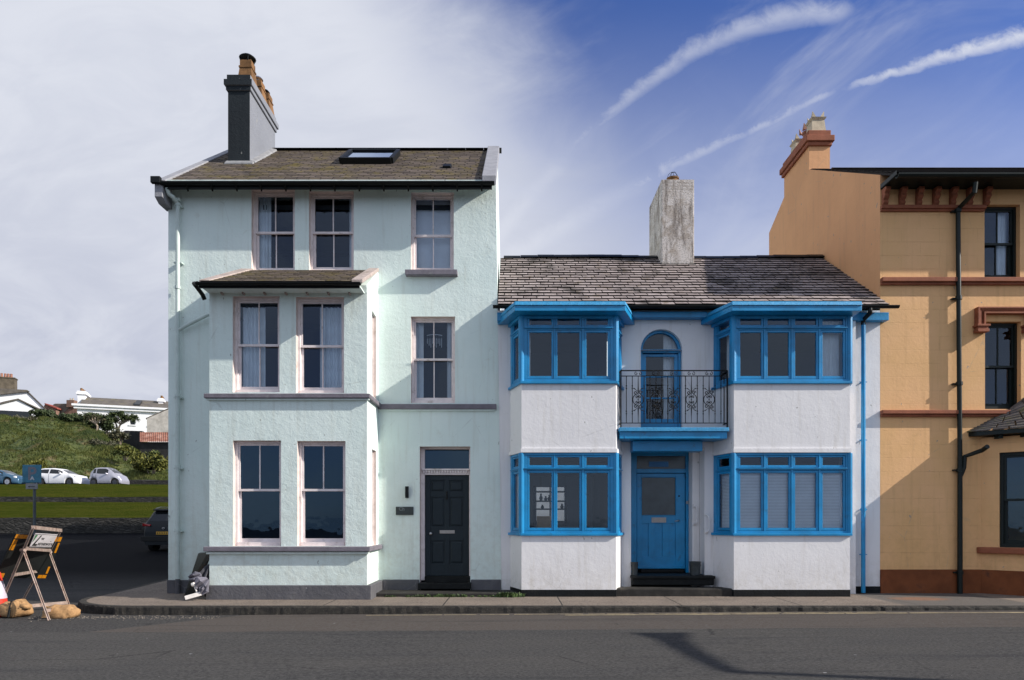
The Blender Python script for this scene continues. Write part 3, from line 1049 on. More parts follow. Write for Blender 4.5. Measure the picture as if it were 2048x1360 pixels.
rwg = MB()
rwg.box(-7.04, -1.0, BY + .003, 30.0, -1, 7.2)
rwg.build('rear_shade_wing', M['mint'], mint)  # unseen wing, sized for the shade it casts on the side street
rwg = MB()
rwg.prism([(-7.2, BY + .01, 7.2), (-4.0, BY + .01, 9.9), (-.8, BY + .01, 7.2)], (0, 9.7, 0))
rwg.build('rear_shade_wing_roof', M['slate_mint'], mint)
rh_ = empty('rear_shade_house', (-6, 34, 0), 'unseen house behind the mint house, added to shade the side street and its wall', 'house')  # unseen house, added to cast shade on the street and stone wall
rwg = MB()
rwg.box(-14.0, 4.0, 31.6, 36.4, -.5, 7.98)
rwg.build('wall', M['white'], rh_)
rwg = MB()
rwg.prism([(-14.05, 31.5, 7.985), (-14.05, 34.0, 9.2), (-14.05, 36.42, 7.985)], (18.4, 0, 0))
rwg.build('roof', M['slate_orange'], rh_)

# ============================================================ WHITE AND BLUE HOUSE
wh = empty('white_house', (3.7, 14.0, 0), 'low white rendered house with bright blue bay windows, door and balcony', 'house')
YB = 13.35
bez2, bey2, brz2, bry2 = 5.80, 13.68, 7.87, 16.6
wx0, wx1 = -.213, 7.548
wb, rv = MB(), MB()
ZA = ZZ(658, YW)
ax0, ax1 = WX(1281.5), WX(1364.5)
arad = (ax1 - ax0) / 2
zsp = ZA - arad
dr = (WX(1262), WX(1409), 0.0, ZZ(895, YW), .38)
bays = [(.186, 2.035, .22), (4.34, 6.61, .21)]
ops = [(ax0, ax1, WZ(862), zsp, .17)]
holes = [(x0_ - .1, x1_ + .1, .25, 5.55) for x0_, x1_, _ in bays] + [(ax0, ax1, zsp, ZA)]
wall(wb, rv, (0, YW), U1, N1, wx0, wx1, 0.0, 5.80, ops + [dr], holes=holes)
# arch head
k_ = 20
acx = (ax0 + ax1) / 2
arc = [(acx + arad * math.cos(math.pi * i / k_), zsp + arad * math.sin(math.pi * i / k_)) for i in range(k_ + 1)]
for i in range(k_):
    a_, b2 = arc[i], arc[i + 1]
    cxn = ax1 if i < k_ / 2 else ax0
    wb.poly([(a_[0], YW, a_[1]), (b2[0], YW, b2[1]), (b2[0], YW, ZA), (a_[0], YW, ZA)]) if True else None
    rv.poly([(a_[0], YW, a_[1]), (b2[0], YW, b2[1]), (b2[0], YW + .17, b2[1]), (a_[0], YW + .17, a_[1])])
fw_, wb = wb, MB()
wb.box(wx0, wx1 - .002, 19.0, 19.2, 2.42, 6.0)
wb.box(wx0, .68, 19.0, 19.2, -.5, 2.42)
wb.box(1.46, wx1 - .002, 19.0, 19.2, -.5, 2.42)
wb.box(.68, 1.46, 19.0, 19.2, -.5, 1.45)
wb.build('rear_wall', M['white'], wh)
wb = MB()
wb.box(6.72, 6.985, YW - .13, YW - .001, .0, 5.55)
wb.build('pilaster', M['white'], wh)
wb = fw_
wb.v = [((p[0] - 0.113 * max(0, p[2]) / 8.2) if p[0] < -0.2 else p[0], p[1], p[2]) for p in wb.v]
wb.build('wall', M['white'], wh)
reveals(rv, 'opening_reveal', M['white'], wh)
# stepped jambs of the doorway
jm = MB()
jm.box(3.80, 3.948, YW + .38, YW + .75, .0, dr[3])
jm.build('door_jamb', M['white'], wh, bevel=.008)

pl = MB()
pl.box(6.63, wx1 - .003, YW - .02, YW + .1, -.1, .14)
pl.build('plinth', M['blackplinth'], wh)
for (x0_, x1_, w_) in bays:
    pl = MB()
    pl.prism([(x0_ - w_ - .004, YW, -.1), (x0_ - .004, YB - .006, -.1), (x1_ + .004, YB - .006, -.1), (x1_ + w_ + .004, YW, -.1)], (0, 0, .235))
    pl.build('plinth', M['blackplinth'], wh)

Zb = lambda py: ZZ(py, YB)
lv = {'lo': (Zb(1067), Zb(939), Zb(905.5)), 'up': (Zb(763), Zb(658), Zb(630))}


def outline(x0_, x1_, w_, e, z, ee=None):
    """bay footprint pushed out by e"""
    ee = e if ee is None else ee
    return [(x0_ - w_ - ee, YW - .001, z), (x0_ - ee * .55, YB - e, z), (x1_ + ee * .55, YB - e, z), (x1_ + w_ + ee, YW - .001, z)]


def bay(x0_, x1_, w_, fl, glassx, lab):
    bwm = MB()
    # panels (hollow shells made of three slabs)
    def shell(za, zb, e):
        o_ = outline(x0_, x1_, w_, e, za)
        inn = outline(x0_, x1_, w_, e - .12, za)
        for i in range(3):
            bwm.prism([o_[i], o_[i + 1], inn[i + 1], inn[i]], (0, 0, zb - za))
    if fl == 'lo':
        shell(.136, Zb(1071), .0)
    else:
        shell(Zb(905.5) + .085, Zb(767.5), .0)
        shell(Zb(905.5) + .004, Zb(905.5) + .083, .028)
    bwm.build('bay_panel', M['white'], wh)
    zb, zt, zh = lv[fl]
    si = MB()
    si.prism(outline(x0_, x1_, w_, .05, Zb(1071.5) if fl == 'lo' else Zb(768)), (0, 0, .052))
    si.build('bay_window_sill', M['blue'], wh, bevel=.006)
    # window framing
    f = MB()
    g = MB()
    segs = [((x0_ - w_, YW), (x0_, YB)), ((x0_, YB), (x1_, YB)), ((x1_, YB), (x1_ + w_, YW))]
    top = zh + (.10 if fl == 'up' else .0)
    blinds = []
    for si_, (A, Bq) in enumerate(segs):
        L = math.hypot(Bq[0] - A[0], Bq[1] - A[1])
        U_ = ((Bq[0] - A[0]) / L, (Bq[1] - A[1]) / L)
        N_ = (-U_[1], U_[0])
        fr = Fr(A, U_, N_)
        if si_ == 1:
            lights = [(XX(p, YB) - x0_, XX(q, YB) - x0_) for p, q in glassx]
            ed = .0
        else:
            lights = [(.16, L - .17)] if si_ == 0 else [(.17, L - .16)]
        # head, sill rail, transom
        fr.box(f, 0.0, L, .0, .09, zb, zb + .05)
        fr.box(f, 0.0, L, .0, .09, top - .05, top)
        fr.box(f, 0.0, L, .0, .09, zt - .015, zt + .035)
        fr.box(f, 0.06, L - .06, -.03, .0, zt + .012, zt + .034)       # drip on the transom
        # mullions
        edges = [0.0] + [q for l_ in lights for q in l_] + [L]
        for i in range(0, len(edges), 2):
            a_, b2 = edges[i], edges[i + 1]
            if i == 0:
                b2 -= .045
            elif i == len(edges) - 2:
                a_ += .045
            else:
                a_ += .045
                b2 -= .045
            if b2 > a_:
                fr.box(f, a_, b2, .001, .088, zb + .05, top - .05)
        # casements: lower and upper
        for (a_, b2) in lights:
            for (p, q) in ((zb + .055, zt - .02), (zt + .04, top - .055)):
                e = .042
                lo_, hi_ = (p + .055, q - .045) if p < zt - .1 else (p + .045, q - .03)
                fr.box(f, a_ - e, a_, .012, .06, p, q)
                fr.box(f, b2, b2 + e, .012, .06, p, q)
                fr.box(f, a_, b2, .013, .06, p, lo_)
                fr.box(f, a_, b2, .013, .06, hi_, q)
                g.poly([fr.p(a_, lo_, .036), fr.p(b2, lo_, .036), fr.p(b2, hi_, .036), fr.p(a_, hi_, .036)])
            blinds.append((fr, a_, b2, zb + .06, zt - .03, si_))
    # corner posts
    for (cx, cy) in ((x0_, YB), (x1_, YB)):
        f.tube([(cx, cy + .03, zb + .003), (cx, cy + .03, top - .003)], .062, 8)
    w = f.build('bay_window', M['blue'], wh, bevel=.005)
    w['label'] = lab
    g.build('pane', M['glass'], w, fixn=False)
    return w, blinds


g1 = [(1059, 1103), (1115, 1159), (1173, 1216)]
g2 = [(1481, 1523), (1536, 1578), (1591, 1633), (1646, 1687)]
w1, b1 = bay(*bays[0], 'lo', g1, 'three light blue bay window with a box and shelves inside')
w2, b2_ = bay(*bays[0], 'up', g1, 'three light blue bay window with dark panes')
w3, b3 = bay(*bays[1], 'lo', g2, 'four light blue bay window with slatted blinds drawn down')
w4, b4 = bay(*bays[1], 'up', g2, 'four light blue bay window with curtain at its side')


def slat_blind(w, fr, a_, b2, z0, z1, n_=.10, tilt=.78):
    bl = MB()
    k = int((z1 - z0) / .029)
    for i in range(k):
        zc = z0 + (i + .5) * (z1 - z0) / k
        wv = .5 * math.sin(i * .37) * .12 + tilt
        h_, d_ = .0125 * math.sin(wv + .45), .0125 * math.cos(wv + .45)
        bl.hexa([fr.p(a_ - .03, zc - h_, n_ - d_), fr.p(b2 + .03, zc - h_, n_ - d_), fr.p(b2 + .03, zc + h_, n_ + d_), fr.p(a_ - .03, zc + h_, n_ + d_),
                 fr.p(a_ - .03, zc - h_ + .002, n_ - d_), fr.p(b2 + .03, zc - h_ + .002, n_ - d_), fr.p(b2 + .03, zc + h_ + .002, n_ + d_), fr.p(a_ - .03, zc + h_ + .002, n_ + d_)])
    bl.build('blind', M['blind'], w)


for (fr, a_, q_, z0_, z1_, si_) in b3:
    slat_blind(w3, fr, a_, q_, z0_, z1_)
slat_blind(w1, *b1[0][:5])
slat_blind(w1, *b1[4][:5])
for (w, bb, idx, q) in ((w4, b4, 0, (.0, .7)), (w4, b4, 4, (.1, 1.0)), (w2, b2_, 0, (0, .6)), (w2, b2_, 1, (-.06, .06)), (w2, b2_, 4, (.0, 1))):
    fr, a_, c_, z0_, z1_, si_ = bb[idx]
    cu = MB()
    curtain_sheet(cu, fr, a_ + (c_ - a_) * q[0], a_ + (c_ - a_) * q[1], z0_, z1_ + .3, .2, .012)
    cu.build('curtain', M['curtain'], w, smooth=True)

# lead covered bay roofs with deep blue cornices
for (x0_, x1_, w_) in bays:
    z0_, z1_ = 5.50, 5.685
    right = x1_ > 5
    def outl(e, z):
        o_ = [(x0_ - w_ - .05 - e * .7, YW - .004, z), (x0_ - .05 - e * .28, YB - e, z)]
        if right:
            o_ += [(6.66 + e * .1, YB - e, z), (6.66 + e * .25, YW - .004, z)]
        else:
            o_ += [(x1_ + .05 + e * .28, YB - e, z), (x1_ + w_ + .05 + e * .7, YW - .004, z)]
        return o_
    cm = MB()
    cm.prism(outl(.30, z0_), (0, 0, .10))
    cm.prism(outl(.0, z0_ - .06), (0, 0, .058))
    cm.build('bay_cornice', M['blue'], wh, bevel=.006)
    lm = MB()
    lm.loft(outl(.325, z0_ + .102), outl(.295, z1_))
    lm.build('bay_lead_roof', M['blue_lead'], wh, bevel=.012)

# roof
slates('roof', M['slate_blue'], wh, -.28, 7.56, -.28, 7.52, bey2, bez2, bry2, brz2, 0.185, 0.27)
rb = MB()
rb.hexa([(-.2, bry2, brz2 - .05), (7.5, bry2, brz2 - .05), (7.5, 19.4, 5.85), (-.2, 19.4, 5.85), (-.2, bry2, brz2 + .02), (7.5, bry2, brz2 + .02), (7.5, 19.4, 5.92), (-.2, 19.4, 5.92)])
rb.build('rear_roof_slope', M['slate_blue'], wh)
rd = MB()
i = -.2
j = 0
while i < 7.4:
    dz_ = .02 * math.sin(i * 1.1) + R.uniform(-.006, .006)
    rd.prism([(i, bry2 - .14, brz2 - .03 + dz_), (i, bry2, brz2 + .07 + dz_), (i, bry2 + .14, brz2 - .03 + dz_)], (.405, 0, 0))
    i += .41
rd.build('ridge_tiles', M['black'], wh)
gt = MB()
half_gutter(gt, -.38, 7.72, bey2 - .05, bez2 - .02, .055)
gt.build('gutter', M['black'], wh)
for q_ in ((2.42, 3.95, YW - .20, YW - .003, 5.60, 5.715), (6.78, 7.64, YW - .17, YW - .003, 5.55, 5.71), (-.30, .0, YW - .20, YW - .003, 5.53, 5.70)):
    fa = MB()
    fa.box(*q_)
    fa.build('fascia', M['blue'], wh, bevel=.006)

# chimney
c = MB()
cxa, cxb, cya, cyb, czt = 3.527, 4.30, 16.1, 17.55, 9.54
c.box(cxa, cxb, cya, cyb, 7.0, czt)
chim2 = c.build('chimney', M['chimney_worn'], wh, bevel=.02)
p_ = MB()
pcx, pcy = XX(1345.5, 16.45), 16.45
p_.lathe((pcx, pcy, czt - .05), [(.14, 0), (.135, .2), (.15, .2), (.15, .24), (.12, .24)], 18)
pot = p_.build('chimney_pot', M['pot_buff'], chim2, smooth=False)
q_ = MB()
for a2 in range(3):
    an = a2 * math.pi / 3
    q_.tube([(pcx + .13 * math.cos(t_) * math.cos(an), pcy + .13 * math.cos(t_) * math.sin(an), czt + .19 + .15 * math.sin(t_)) for t_ in [math.pi * i / 12 for i in range(13)]], .005, 5)
q_.tube([(pcx + .13 * math.cos(t_), pcy + .13 * math.sin(t_), czt + .19) for t_ in [2 * math.pi * i / 16 for i in range(17)]], .006, 5)
q_.build('wire_guard', M['iron'], chim2)
ap = MB()
za = roof_z(bey2, bez2, bry2, brz2, cya)
ap.hexa([(cxa - .03, cya - .06, za - .05), (cxb + .03, cya - .06, za - .05), (cxb + .03, cya + .05, za + .0), (cxa - .03, cya + .05, za),
         (cxa - .03, cya - .05, za + .0), (cxb + .03, cya - .05, za + .0), (cxb + .01, cya + .05, za + .07), (cxa - .01, cya + .05, za + .07)])
ap.build('chimney_flashing', M['stone_ledge'], wh)

# balcony
YBal = 13.38
sx0, sx1 = XX(1238, YBal), XX(1458, YBal)
zs1, zs0 = ZZ(855, YBal), ZZ(863, YBal)
bl = MB()
bl.box(sx0, sx1, YBal - .02, YW - .001, zs0, zs1)
balc = bl.build('balcony', M['blue_lead'], wh, bevel=.01)
bf = MB()
bf.box(sx0 + .02, sx1 - .03, YBal + .02, YW - .002, ZZ(877, YBal + .02), zs0 - .002)
bf.box(sx0 + .12, sx0 + .13, YBal + .012, YBal + .02, ZZ(877, YBal + .02), zs0 - .002)
bf.box(sx1 - .14, sx1 - .13, YBal + .012, YBal + .02, ZZ(877, YBal + .02), zs0 - .002)
bf.build('balcony_fascia', M['blue'], balc, bevel=.005)
lt = MB()
lt.box(WX(1260.5), WX(1397), YW - .30, YW - .003, WZ(905), ZZ(877, YBal + .02) - .01)
lt.build('door_lintel', M['blue'], wh, bevel=.006)

YR = 13.43
rl = MB()
RX = lambda px: XX(px, YR)
RZz = lambda py: ZZ(py, YR)
zt_, zu_, zl_ = RZz(741), RZz(752), RZz(846)
rx0, rx1 = RX(1241.5), RX(1454.5)
rl.box(rx0, rx1, YR - .014, YR + .014, zt_ - .012, zt_ + .008)
rl.box(rx0, rx1, YR - .010, YR + .010, zu_ - .008, zu_ + .007)
rl.box(rx0, rx1, YR - .010, YR + .010, zl_ - .008, zl_ + .006)
for x_ in (rx0, rx1):
    rl.box(x_ - .013, x_ + .013, YR - .013, YR + .013, zs1 - .01, zt_)
    rl.box(x_ - .011, x_ + .011, YR + .013, YW - .002, zt_ - .012, zt_ + .008)
    for t_ in (.2, .35, .5):
        if YR + t_ < YW - .03:
            rl.box(x_ - .007, x_ + .007, YR + t_, YR + t_ + .014, zl_, zt_)
    rl.box(x_ - .009, x_ + .009, YR + .013, YW - .002, zl_ - .008, zl_ + .006)
c1x = 1180 + 437 / 4.534
step = 53.6 / 4.534


def spiral(cx, cz, r0, turns, a0, sgn, k=16):
    return [(cx + r0 * (1 - .78 * i / k) * math.cos(a0 + sgn * turns * 2 * math.pi * i / k), YR, cz + r0 * (1 - .78 * i / k) * math.sin(a0 + sgn * turns * 2 * math.pi * i / k)) for i in range(k + 1)]


for i in range(-2, 15):
    x_ = RX(c1x + i * step)
    if x_ < rx0 + .03 or x_ > rx1 - .03:
        continue
    if i % 3 == 0:
        rl.tube([(x_, YR, zu_), (x_, YR, zu_ - .20), (x_, YR, zu_ - .30), (x_, YR, zu_ - .34), (x_, YR, zl_ + .34), (x_, YR, zl_ + .28), (x_, YR, zl_ + .14), (x_, YR, zl_)],
                [.006, .009, .013, .006, .006, .013, .007, .004], 6)
        for sg in (-1, 1):
            rl.tube(spiral(x_ + sg * .038, zu_ + .048, .036, 1.1, math.pi / 2 if sg > 0 else math.pi / 2, -sg), .0065, 5)
            zc = (zu_ + zl_) / 2 + .0
            for (oz, vs_) in ((.135, 1), (-.135, -1)):
                rl.tube(spiral(x_ + sg * .048, zc + oz, .04, 1.3, math.pi / 2 * (1 + sg) + (0 if sg < 0 else math.pi), sg * vs_), .0085, 5)
                rl.tube(spiral(x_ + sg * .025, zc + oz * .42, .026, 1.1, -math.pi / 2 * vs_, sg * vs_), .0075, 5)
                rl.tube([(x_ + sg * .015, YR, zc + vs_ * .165), (x_ + sg * .06, YR, zc + vs_ * .205), (x_ + sg * .075, YR, zc + vs_ * .215), (x_ + sg * .095, YR, zc + vs_ * .222)], [.004, .007, .012, .006], 5)
            rl.tube([(x_ + sg * (.03 + .075 * math.cos(t_)), YR, zc + .10 * math.sin(t_)) for t_ in [-1.45 + 2.9 * q / 12 for q in range(13)]], .0085, 5)
        zc = (zu_ + zl_) / 2
        for q in (-.05, 0, .05):
            rl.tube([(x_, YR, zc + q - .012), (x_, YR, zc + q), (x_, YR, zc + q + .012)], [.006, .014, .006], 6)
    else:
        rl.tube([(x_, YR, zu_), (x_, YR, zl_)], .0085, 5)
        for q in (.22, .27, -.23, -.28):
            zq = (zu_ + zl_) / 2 + q
            rl.tube([(x_, YR, zq - .022), (x_, YR, zq), (x_, YR, zq + .022)], [.006, .015, .006], 6)
rl.build('balcony_railing', M['iron'], balc)

# arched balcony door
YA = YW + .15
fm = MB()
ri = arad - .055


def ring(r_, kk=20):
    return [(acx + r_ * math.cos(math.pi * i / kk), zsp + r_ * math.sin(math.pi * i / kk)) for i in range(kk + 1)]


ro, rn = ring(arad - .002), ring(ri)
for i in range(20):
    pts = [ro[i], ro[i + 1], rn[i + 1], rn[i]]
    fm.prism([(p[0], YA - .05, p[1]) for p in pts], (0, .09, 0))
AZ = lambda py: ZZ(py, YA)
fm.box(ax0 + .002, ax0 + .055, YA - .05, YA + .04, AZ(858), zsp)
fm.box(ax1 - .055, ax1 - .002, YA - .05, YA + .04, AZ(858), zsp)
fm.box(ax0 + .055, ax1 - .055, YA - .06, YA + .04, AZ(707), AZ(700))
ad = fm.build('balcony_door_frame', M['blue'], wh, bevel=.004)
g = MB()
g.add([(p[0], YA, p[1]) for p in rn], [tuple(range(len(rn)))])
g.build('fanlight_pane', M['glass'], ad, fixn=False)
dl = MB()
e0, e1 = ax0 + .058, ax1 - .058
zt2, zb2 = AZ(709), AZ(857)
for (q0, q1) in ((e0, e0 + .075), (e1 - .075, e1)):
    dl.box(q0, q1, YA - .02, YA + .02, zb2, zt2)
for (q0, q1) in ((AZ(714), zt2), (AZ(755) - .0, AZ(752)), (AZ(798), AZ(795)), (zb2, AZ(838))):
    dl.box(e0 + .075, e1 - .075, YA - .019, YA + .02, q0, q1)
dlo = dl.build('balcony_door', M['blue'], wh, bevel=.004)
g = MB()
g.poly([(e0 + .07, YA + .0, AZ(840)), (e1 - .07, YA, AZ(840)), (e1 - .07, YA, AZ(713)), (e0 + .07, YA, AZ(713))])
g.build('pane', M['glass'], dlo, fixn=False)
cu = MB()
fra = Fr((0, YA), U1, N1)
curtain_sheet(cu, fra, acx + .1, ax1 - .02, AZ(850), ZA - .02, .14, .014)
cu.build('curtain', M['curtain'], dlo, smooth=True)

# front door, deep in its recess
YF = 14.70
FX = lambda px: XX(px, YF)
FZ = lambda py: ZZ(py, YF)
rec = MB()
rec.box(dr[0] - .15, dr[0] + .0, YW + .01, YF + .1, 0, dr[3] + .1)
rec.box(dr[0] - .1, 4.05, YW + .01, YF + .1, dr[3] + .002, dr[3] + .06)
rec.build('door_recess', M['white'], wh)
fm = MB()
fm.box(dr[0] + .002, FX(1273) - .0, YF - .03, YF + .08, .30, FZ(905))
fm.box(FX(1371), 3.80, YF - .03, YF + .08, .30, FZ(905))
fm.box(dr[0] + .002, 3.80, YF - .028, YF + .08, FZ(912), dr[3] + .0)
fm.box(FX(1273), FX(1371), YF - .04, YF + .08, FZ(946), FZ(938))
ffr = fm.build('front_door_frame', M['blue'], wh, bevel=.005)
g = MB()
g.poly([(FX(1272), YF + .02, FZ(938)), (FX(1371), YF + .02, FZ(938)), (FX(1371), YF + .02, FZ(911)), (FX(1272), YF + .02, FZ(911))])
g.build('fanlight_pane', M['frost'], ffr, fixn=False)
g = MB()
g.box(FX(1298), FX(1337), YF + .004, YF + .018, FZ(933.5), FZ(923))
g.build('fanlight_plate', simple('pale blue plate', (0.03, 0.16, 0.36), .5, .1, 5, 0), ffr)
dm = MB()
a, b_ = FX(1274), FX(1370)
z0_, z1_ = FZ(1137), FZ(947)
gx0, gx1, gz0, gz1 = FX(1283.5), FX(1351), FZ(1030), FZ(955)
dm.box(a, gx0, YF - .0, YF + .05, z0_, z1_)
dm.box(gx1, b_, YF - .0, YF + .05, z0_, z1_)
dm.box(gx0, gx1, YF + .001, YF + .05, gz1, z1_)
dm.box(gx0, gx1, YF + .022, YF + .05, z0_, gz0)
dm.box(gx0, gx1, YF + .001, YF + .022, FZ(1047), gz0)
dm.box(gx0, gx1, YF + .001, YF + .022, z0_, FZ(1113))
for (p, q) in ((1297, 1310), (1325, 1338)):
    dm.box(FX(p), FX(q), YF + .001, YF + .022, FZ(1113), FZ(1047))
dm.box(a, b_, YF - .03, YF, z0_, FZ(1131))
for (p, q, r_, s_) in ((gx0 - .012, gx0, gz0, gz1), (gx1, gx1 + .012, gz0, gz1)):
    dm.box(p, q, YF - .012, YF - .0, r_ - .012, s_ + .012)
dm.box(gx0, gx1, YF - .012, YF, gz1, gz1 + .012)
dm.box(gx0, gx1, YF - .012, YF, gz0 - .012, gz0)
fd = dm.build('front_door', M['blue'], wh, bevel=.004)
g = MB()
g.poly([(gx0, YF + .025, gz0), (gx1, YF + .025, gz0), (gx1, YF + .025, gz1), (gx0, YF + .025, gz1)])
g.build('frosted_pane', M['frost'], fd, fixn=False)
g = MB()
lx0, lx1, lz0, lz1 = FX(1303), FX(1332), FZ(1045), FZ(1035)
g.box(lx0, lx1, YF - .014, YF - .002, lz0, lz0 + .025)
g.box(lx0, lx1, YF - .014, YF - .002, lz1 - .025, lz1)
g.box(lx0, lx0 + .03, YF - .014, YF - .002, lz0 + .025, lz1 - .025)
g.box(lx1 - .03, lx1, YF - .014, YF - .002, lz0 + .025, lz1 - .025)
g.box(lx0 + .03, lx1 - .03, YF - .006, YF - .002, lz0 + .025, lz1 - .025)
g.build('letter_plate', M['brass'], fd)
g = MB()
hx, hz = FX(1357), FZ(1041)
g.tube([(hx, YF - .0, hz), (hx, YF - .05, hz), (hx - .03, YF - .06, hz - .005), (hx - .10, YF - .06, hz - .015)], [.026, .012, .011, .008], 8)
g.build('door_handle', M['steel'], fd, smooth=True)
g = MB()
g.tube([(FX(1358), YF - .008, FZ(992)), (FX(1358), YF, FZ(992))], .018, 12)
g.build('door_lock', M['black'], fd)
g = MB()
g.box(FX(1371), FX(1376), YF - .06, YF - .031, FZ(1008), FZ(1002))
g.build('bell_push', M['coping'], wh)
# grab rails on the two jamb faces
for (px_, py0, py1, yy) in ((1389, 1013, 1048, YW + .38), (1413, 1030, 1065, YW - .0)):
    g = MB()
    x_ = XX(px_, yy)
    za_, zb3 = ZZ(py0, yy), ZZ(py1, yy)
    g.tube([(x_, yy, za_), (x_ + .01, yy - .05, za_ - .01), (x_ + .035, yy - .07, za_ - .06), (x_ + .035, yy - .07, zb3 + .06), (x_ + .01, yy - .05, zb3 + .01), (x_, yy, zb3)], .017, 8)
    g.tube([(x_, yy - .001, za_), (x_, yy - .012, za_)], .035, 10)
    g.tube([(x_, yy - .001, zb3), (x_, yy - .012, zb3)], .035, 10)
    g.build('grab_rail', M['white'], wh, smooth=True)
# steps
stp = MB()
stp.box(WX(1262), WX(1422), YW - .22, YF + .1, .18, .37)
stp.box(WX(1260), WX(1424), YW - .25, YW - .0, .31, .372)
stp.box(XX(1280, YF), XX(1366, YF), YF - .1, YF + .05, .372, .44)
stp.build('door_step', M['step_black'], wh, bevel=.015)
ls = MB()
ls.prism([(XX(1222, 13.4), 13.40, -.08), (XX(1468, 13.4), 13.40, -.08), (4.20, YW - .23, -.08), (2.2, YW - .23, -.08)], (0, 0, .235))
ls.build('lower_step', M['stone_ledge'], wh, bevel=.03)

# blue downpipe with black swan neck
dp = MB()
yp = YW - .12
pxx = XX(1726.5, yp)
dp.tube([(pxx, yp, ZZ(647, yp)), (pxx, yp, .02)], .042, 12)
for py_ in (764, 880, 1019, 1109):
    z_ = ZZ(py_, yp)
    dp.box(pxx - .075, pxx + .075, yp - .01, yp + .01, z_ - .008, z_ + .008)
    dp.box(pxx - .015, pxx + .015, yp + .01, YW - .001, z_ - .008, z_ + .008)
z_ = ZZ(1019, yp)
dp.tube([(pxx, yp, z_ - .03), (pxx, yp, z_ + .03)], .053, 12)
dp.build('downpipe', M['blue'], wh)
dp = MB()
dp.tube([(XX(1738, bey2), bey2 - .05, ZZ(614, bey2)), (XX(1738, bey2), bey2 - .04, ZZ(627, bey2)), (pxx, yp, ZZ(640, yp)), (pxx, yp, ZZ(650, yp))], .045, 10)
dp.build('swan_neck', M['black'], wh, smooth=True)

rm = MB()
rm.box(wx0 + .05, 2.25, YW + .30, 19.0, 2.72, 2.95)
rm.box(4.2, wx1 - .05, YW + .30, 19.0, 2.72, 2.95)
rm.box(2.25, 4.2, YW + .9, 19.0, 2.72, 2.95)
rm.box(wx0 + .05, wx1 - .05, YW + 2.3, YW + 2.4, 2.95, 5.6)
rm.box(wx0 + .05, wx1 - .05, YW + .30, YW + 2.4, 5.5, 5.55)
rm.box(2.25, 2.40, YW + .1, 19.0, 0, 2.72)
rm.box(4.1, 4.2, YW + .1, 19.0, 0, 2.72)
rm.box(4.2, wx1 - .05, YW + 1.3, YW + 1.4, 0, 2.72)
rm.box(wx0 + .05, wx1 - .05, YW + .05, 19.0, .05, .10)
rm.box(2.1, 2.4, YW + .1, YW + 2.3, 2.95, 5.5)
rm.box(4.1, 4.3, YW + .1, YW + 2.3, 2.95, 5.5)
for (x0_, x1_, w_) in bays:
    rm.prism(outline(x0_, x1_, w_, -.14, 2.75), (0, 0, .2))
rm.build('dim_interior', M['room'], wh)
rw = MB()
for z_ in (1.46, 1.80, 2.02, 2.28):
    rw.box(.60, 1.50, 18.8, 18.99, z_ - .02, z_ + .02)
for x_ in (.62, 1.06, 1.49):
    rw.box(x_ - .02, x_ + .02, 18.95, 18.99, 1.35, 2.45)
rw.build('rear_window_shelf', M['dkgreen'], wh)
for i, (vx, vz, hh) in enumerate(((.80, 2.04, .19), (.93, 2.04, .12), (1.03, 2.04, .15), (.84, 1.82, .10), (1.38, 1.82, .13))):
    vs_ = MB()
    vs_.lathe((vx, 18.85, vz), [(.03, 0), (.055, hh * .35), (.02, hh * .75), (.03, hh)], 12)
    tag(vs_.build('vase', M['blind'] if i < 2 else M['dkgreen'], origin=(vx, 18.85, vz), smooth=True), ['tall pale vase on the upper shelf of the rear window seen through the bay', 'short pale vase on the rear window shelf seen through the bay', 'dark slim vase on the upper rear window shelf', 'small dark jar on the lower rear window shelf at left', 'dark jar on the lower rear window shelf at right'][i], 'vase', 'vases on the rear window shelves')
yw_ = MB()
yw_.box(-.2, 7.5, 24.0, 24.2, -.5, 3.2)
tag(yw_.build('daylight_backing', simple('grey white backing', (.30, .31, .34), .9, .1, 2, 0), origin=(3.6, 24, -.5)), 'added pale wall standing in for daylight seen through the rear window', 'wall')  # added backing that stands in for daylight behind the rear window
cy = MB()
cy.box(.52, .82, 14.35, 14.38, 1.30, 1.58)
crd = tag(cy.build('card_box', simple('brown card', (0.45, 0.27, 0.13), .8, .1, 5, 0), origin=(.67, 14.36, 1.3)), 'small brown card box standing inside the ground floor blue bay window', 'box')
tb = MB()
tb.box(.35, 1.6, 14.2, 14.7, 1.26, 1.30)
for xx_ in (.4, 1.55):
    for yy_ in (14.25, 14.65):
        tb.box(xx_ - .025, xx_ + .025, yy_ - .025, yy_ + .025, .1, 1.26)
tag(tb.build('side_table', M['dkgreen'], origin=(1, 14.4, .1)), 'dark table inside the ground floor blue bay window', 'table')

# ============================================================ OCHRE HOUSE
og = empty('ochre_house', (11.5, 14.0, 0), 'tall ochre rendered house with terracotta trim at the right', 'house')
ox0 = 7.55
ox1 = 16.0
wb, rv = MB(), MB()
ow = [(WX(1969), WX(2040), WZ(557), WZ(409)), (WX(1970), WX(2042), WZ(818), WZ(643))]
ow += [(WX(2150), WX(2222), WZ(557), WZ(409)), (WX(2150), WX(2222), WZ(818), WZ(643))]
wall(wb, rv, (0, YW), U1, N1, ox0, ox1, 0.0, 8.35, ow, rdepth=.2)
wb.build('wall', M['orange'], og)
reveals(rv, 'window_reveal', M['orange'], og)
gw = MB()
gp = [(YW + .002, -.3), (YW + .002, 8.58), (17.35, 10.41), (17.35, 11.0), (18.94, 11.0), (18.94, 10.46), (20.05, 9.93), (20.05, -.3)]
gw.prism([(ox0 + .002, y_, z_) for y_, z_ in gp], (.53, 0, 0))
gw.box(ox0 + .53, ox1, 19.7, 20.03, -.3, 8.5)
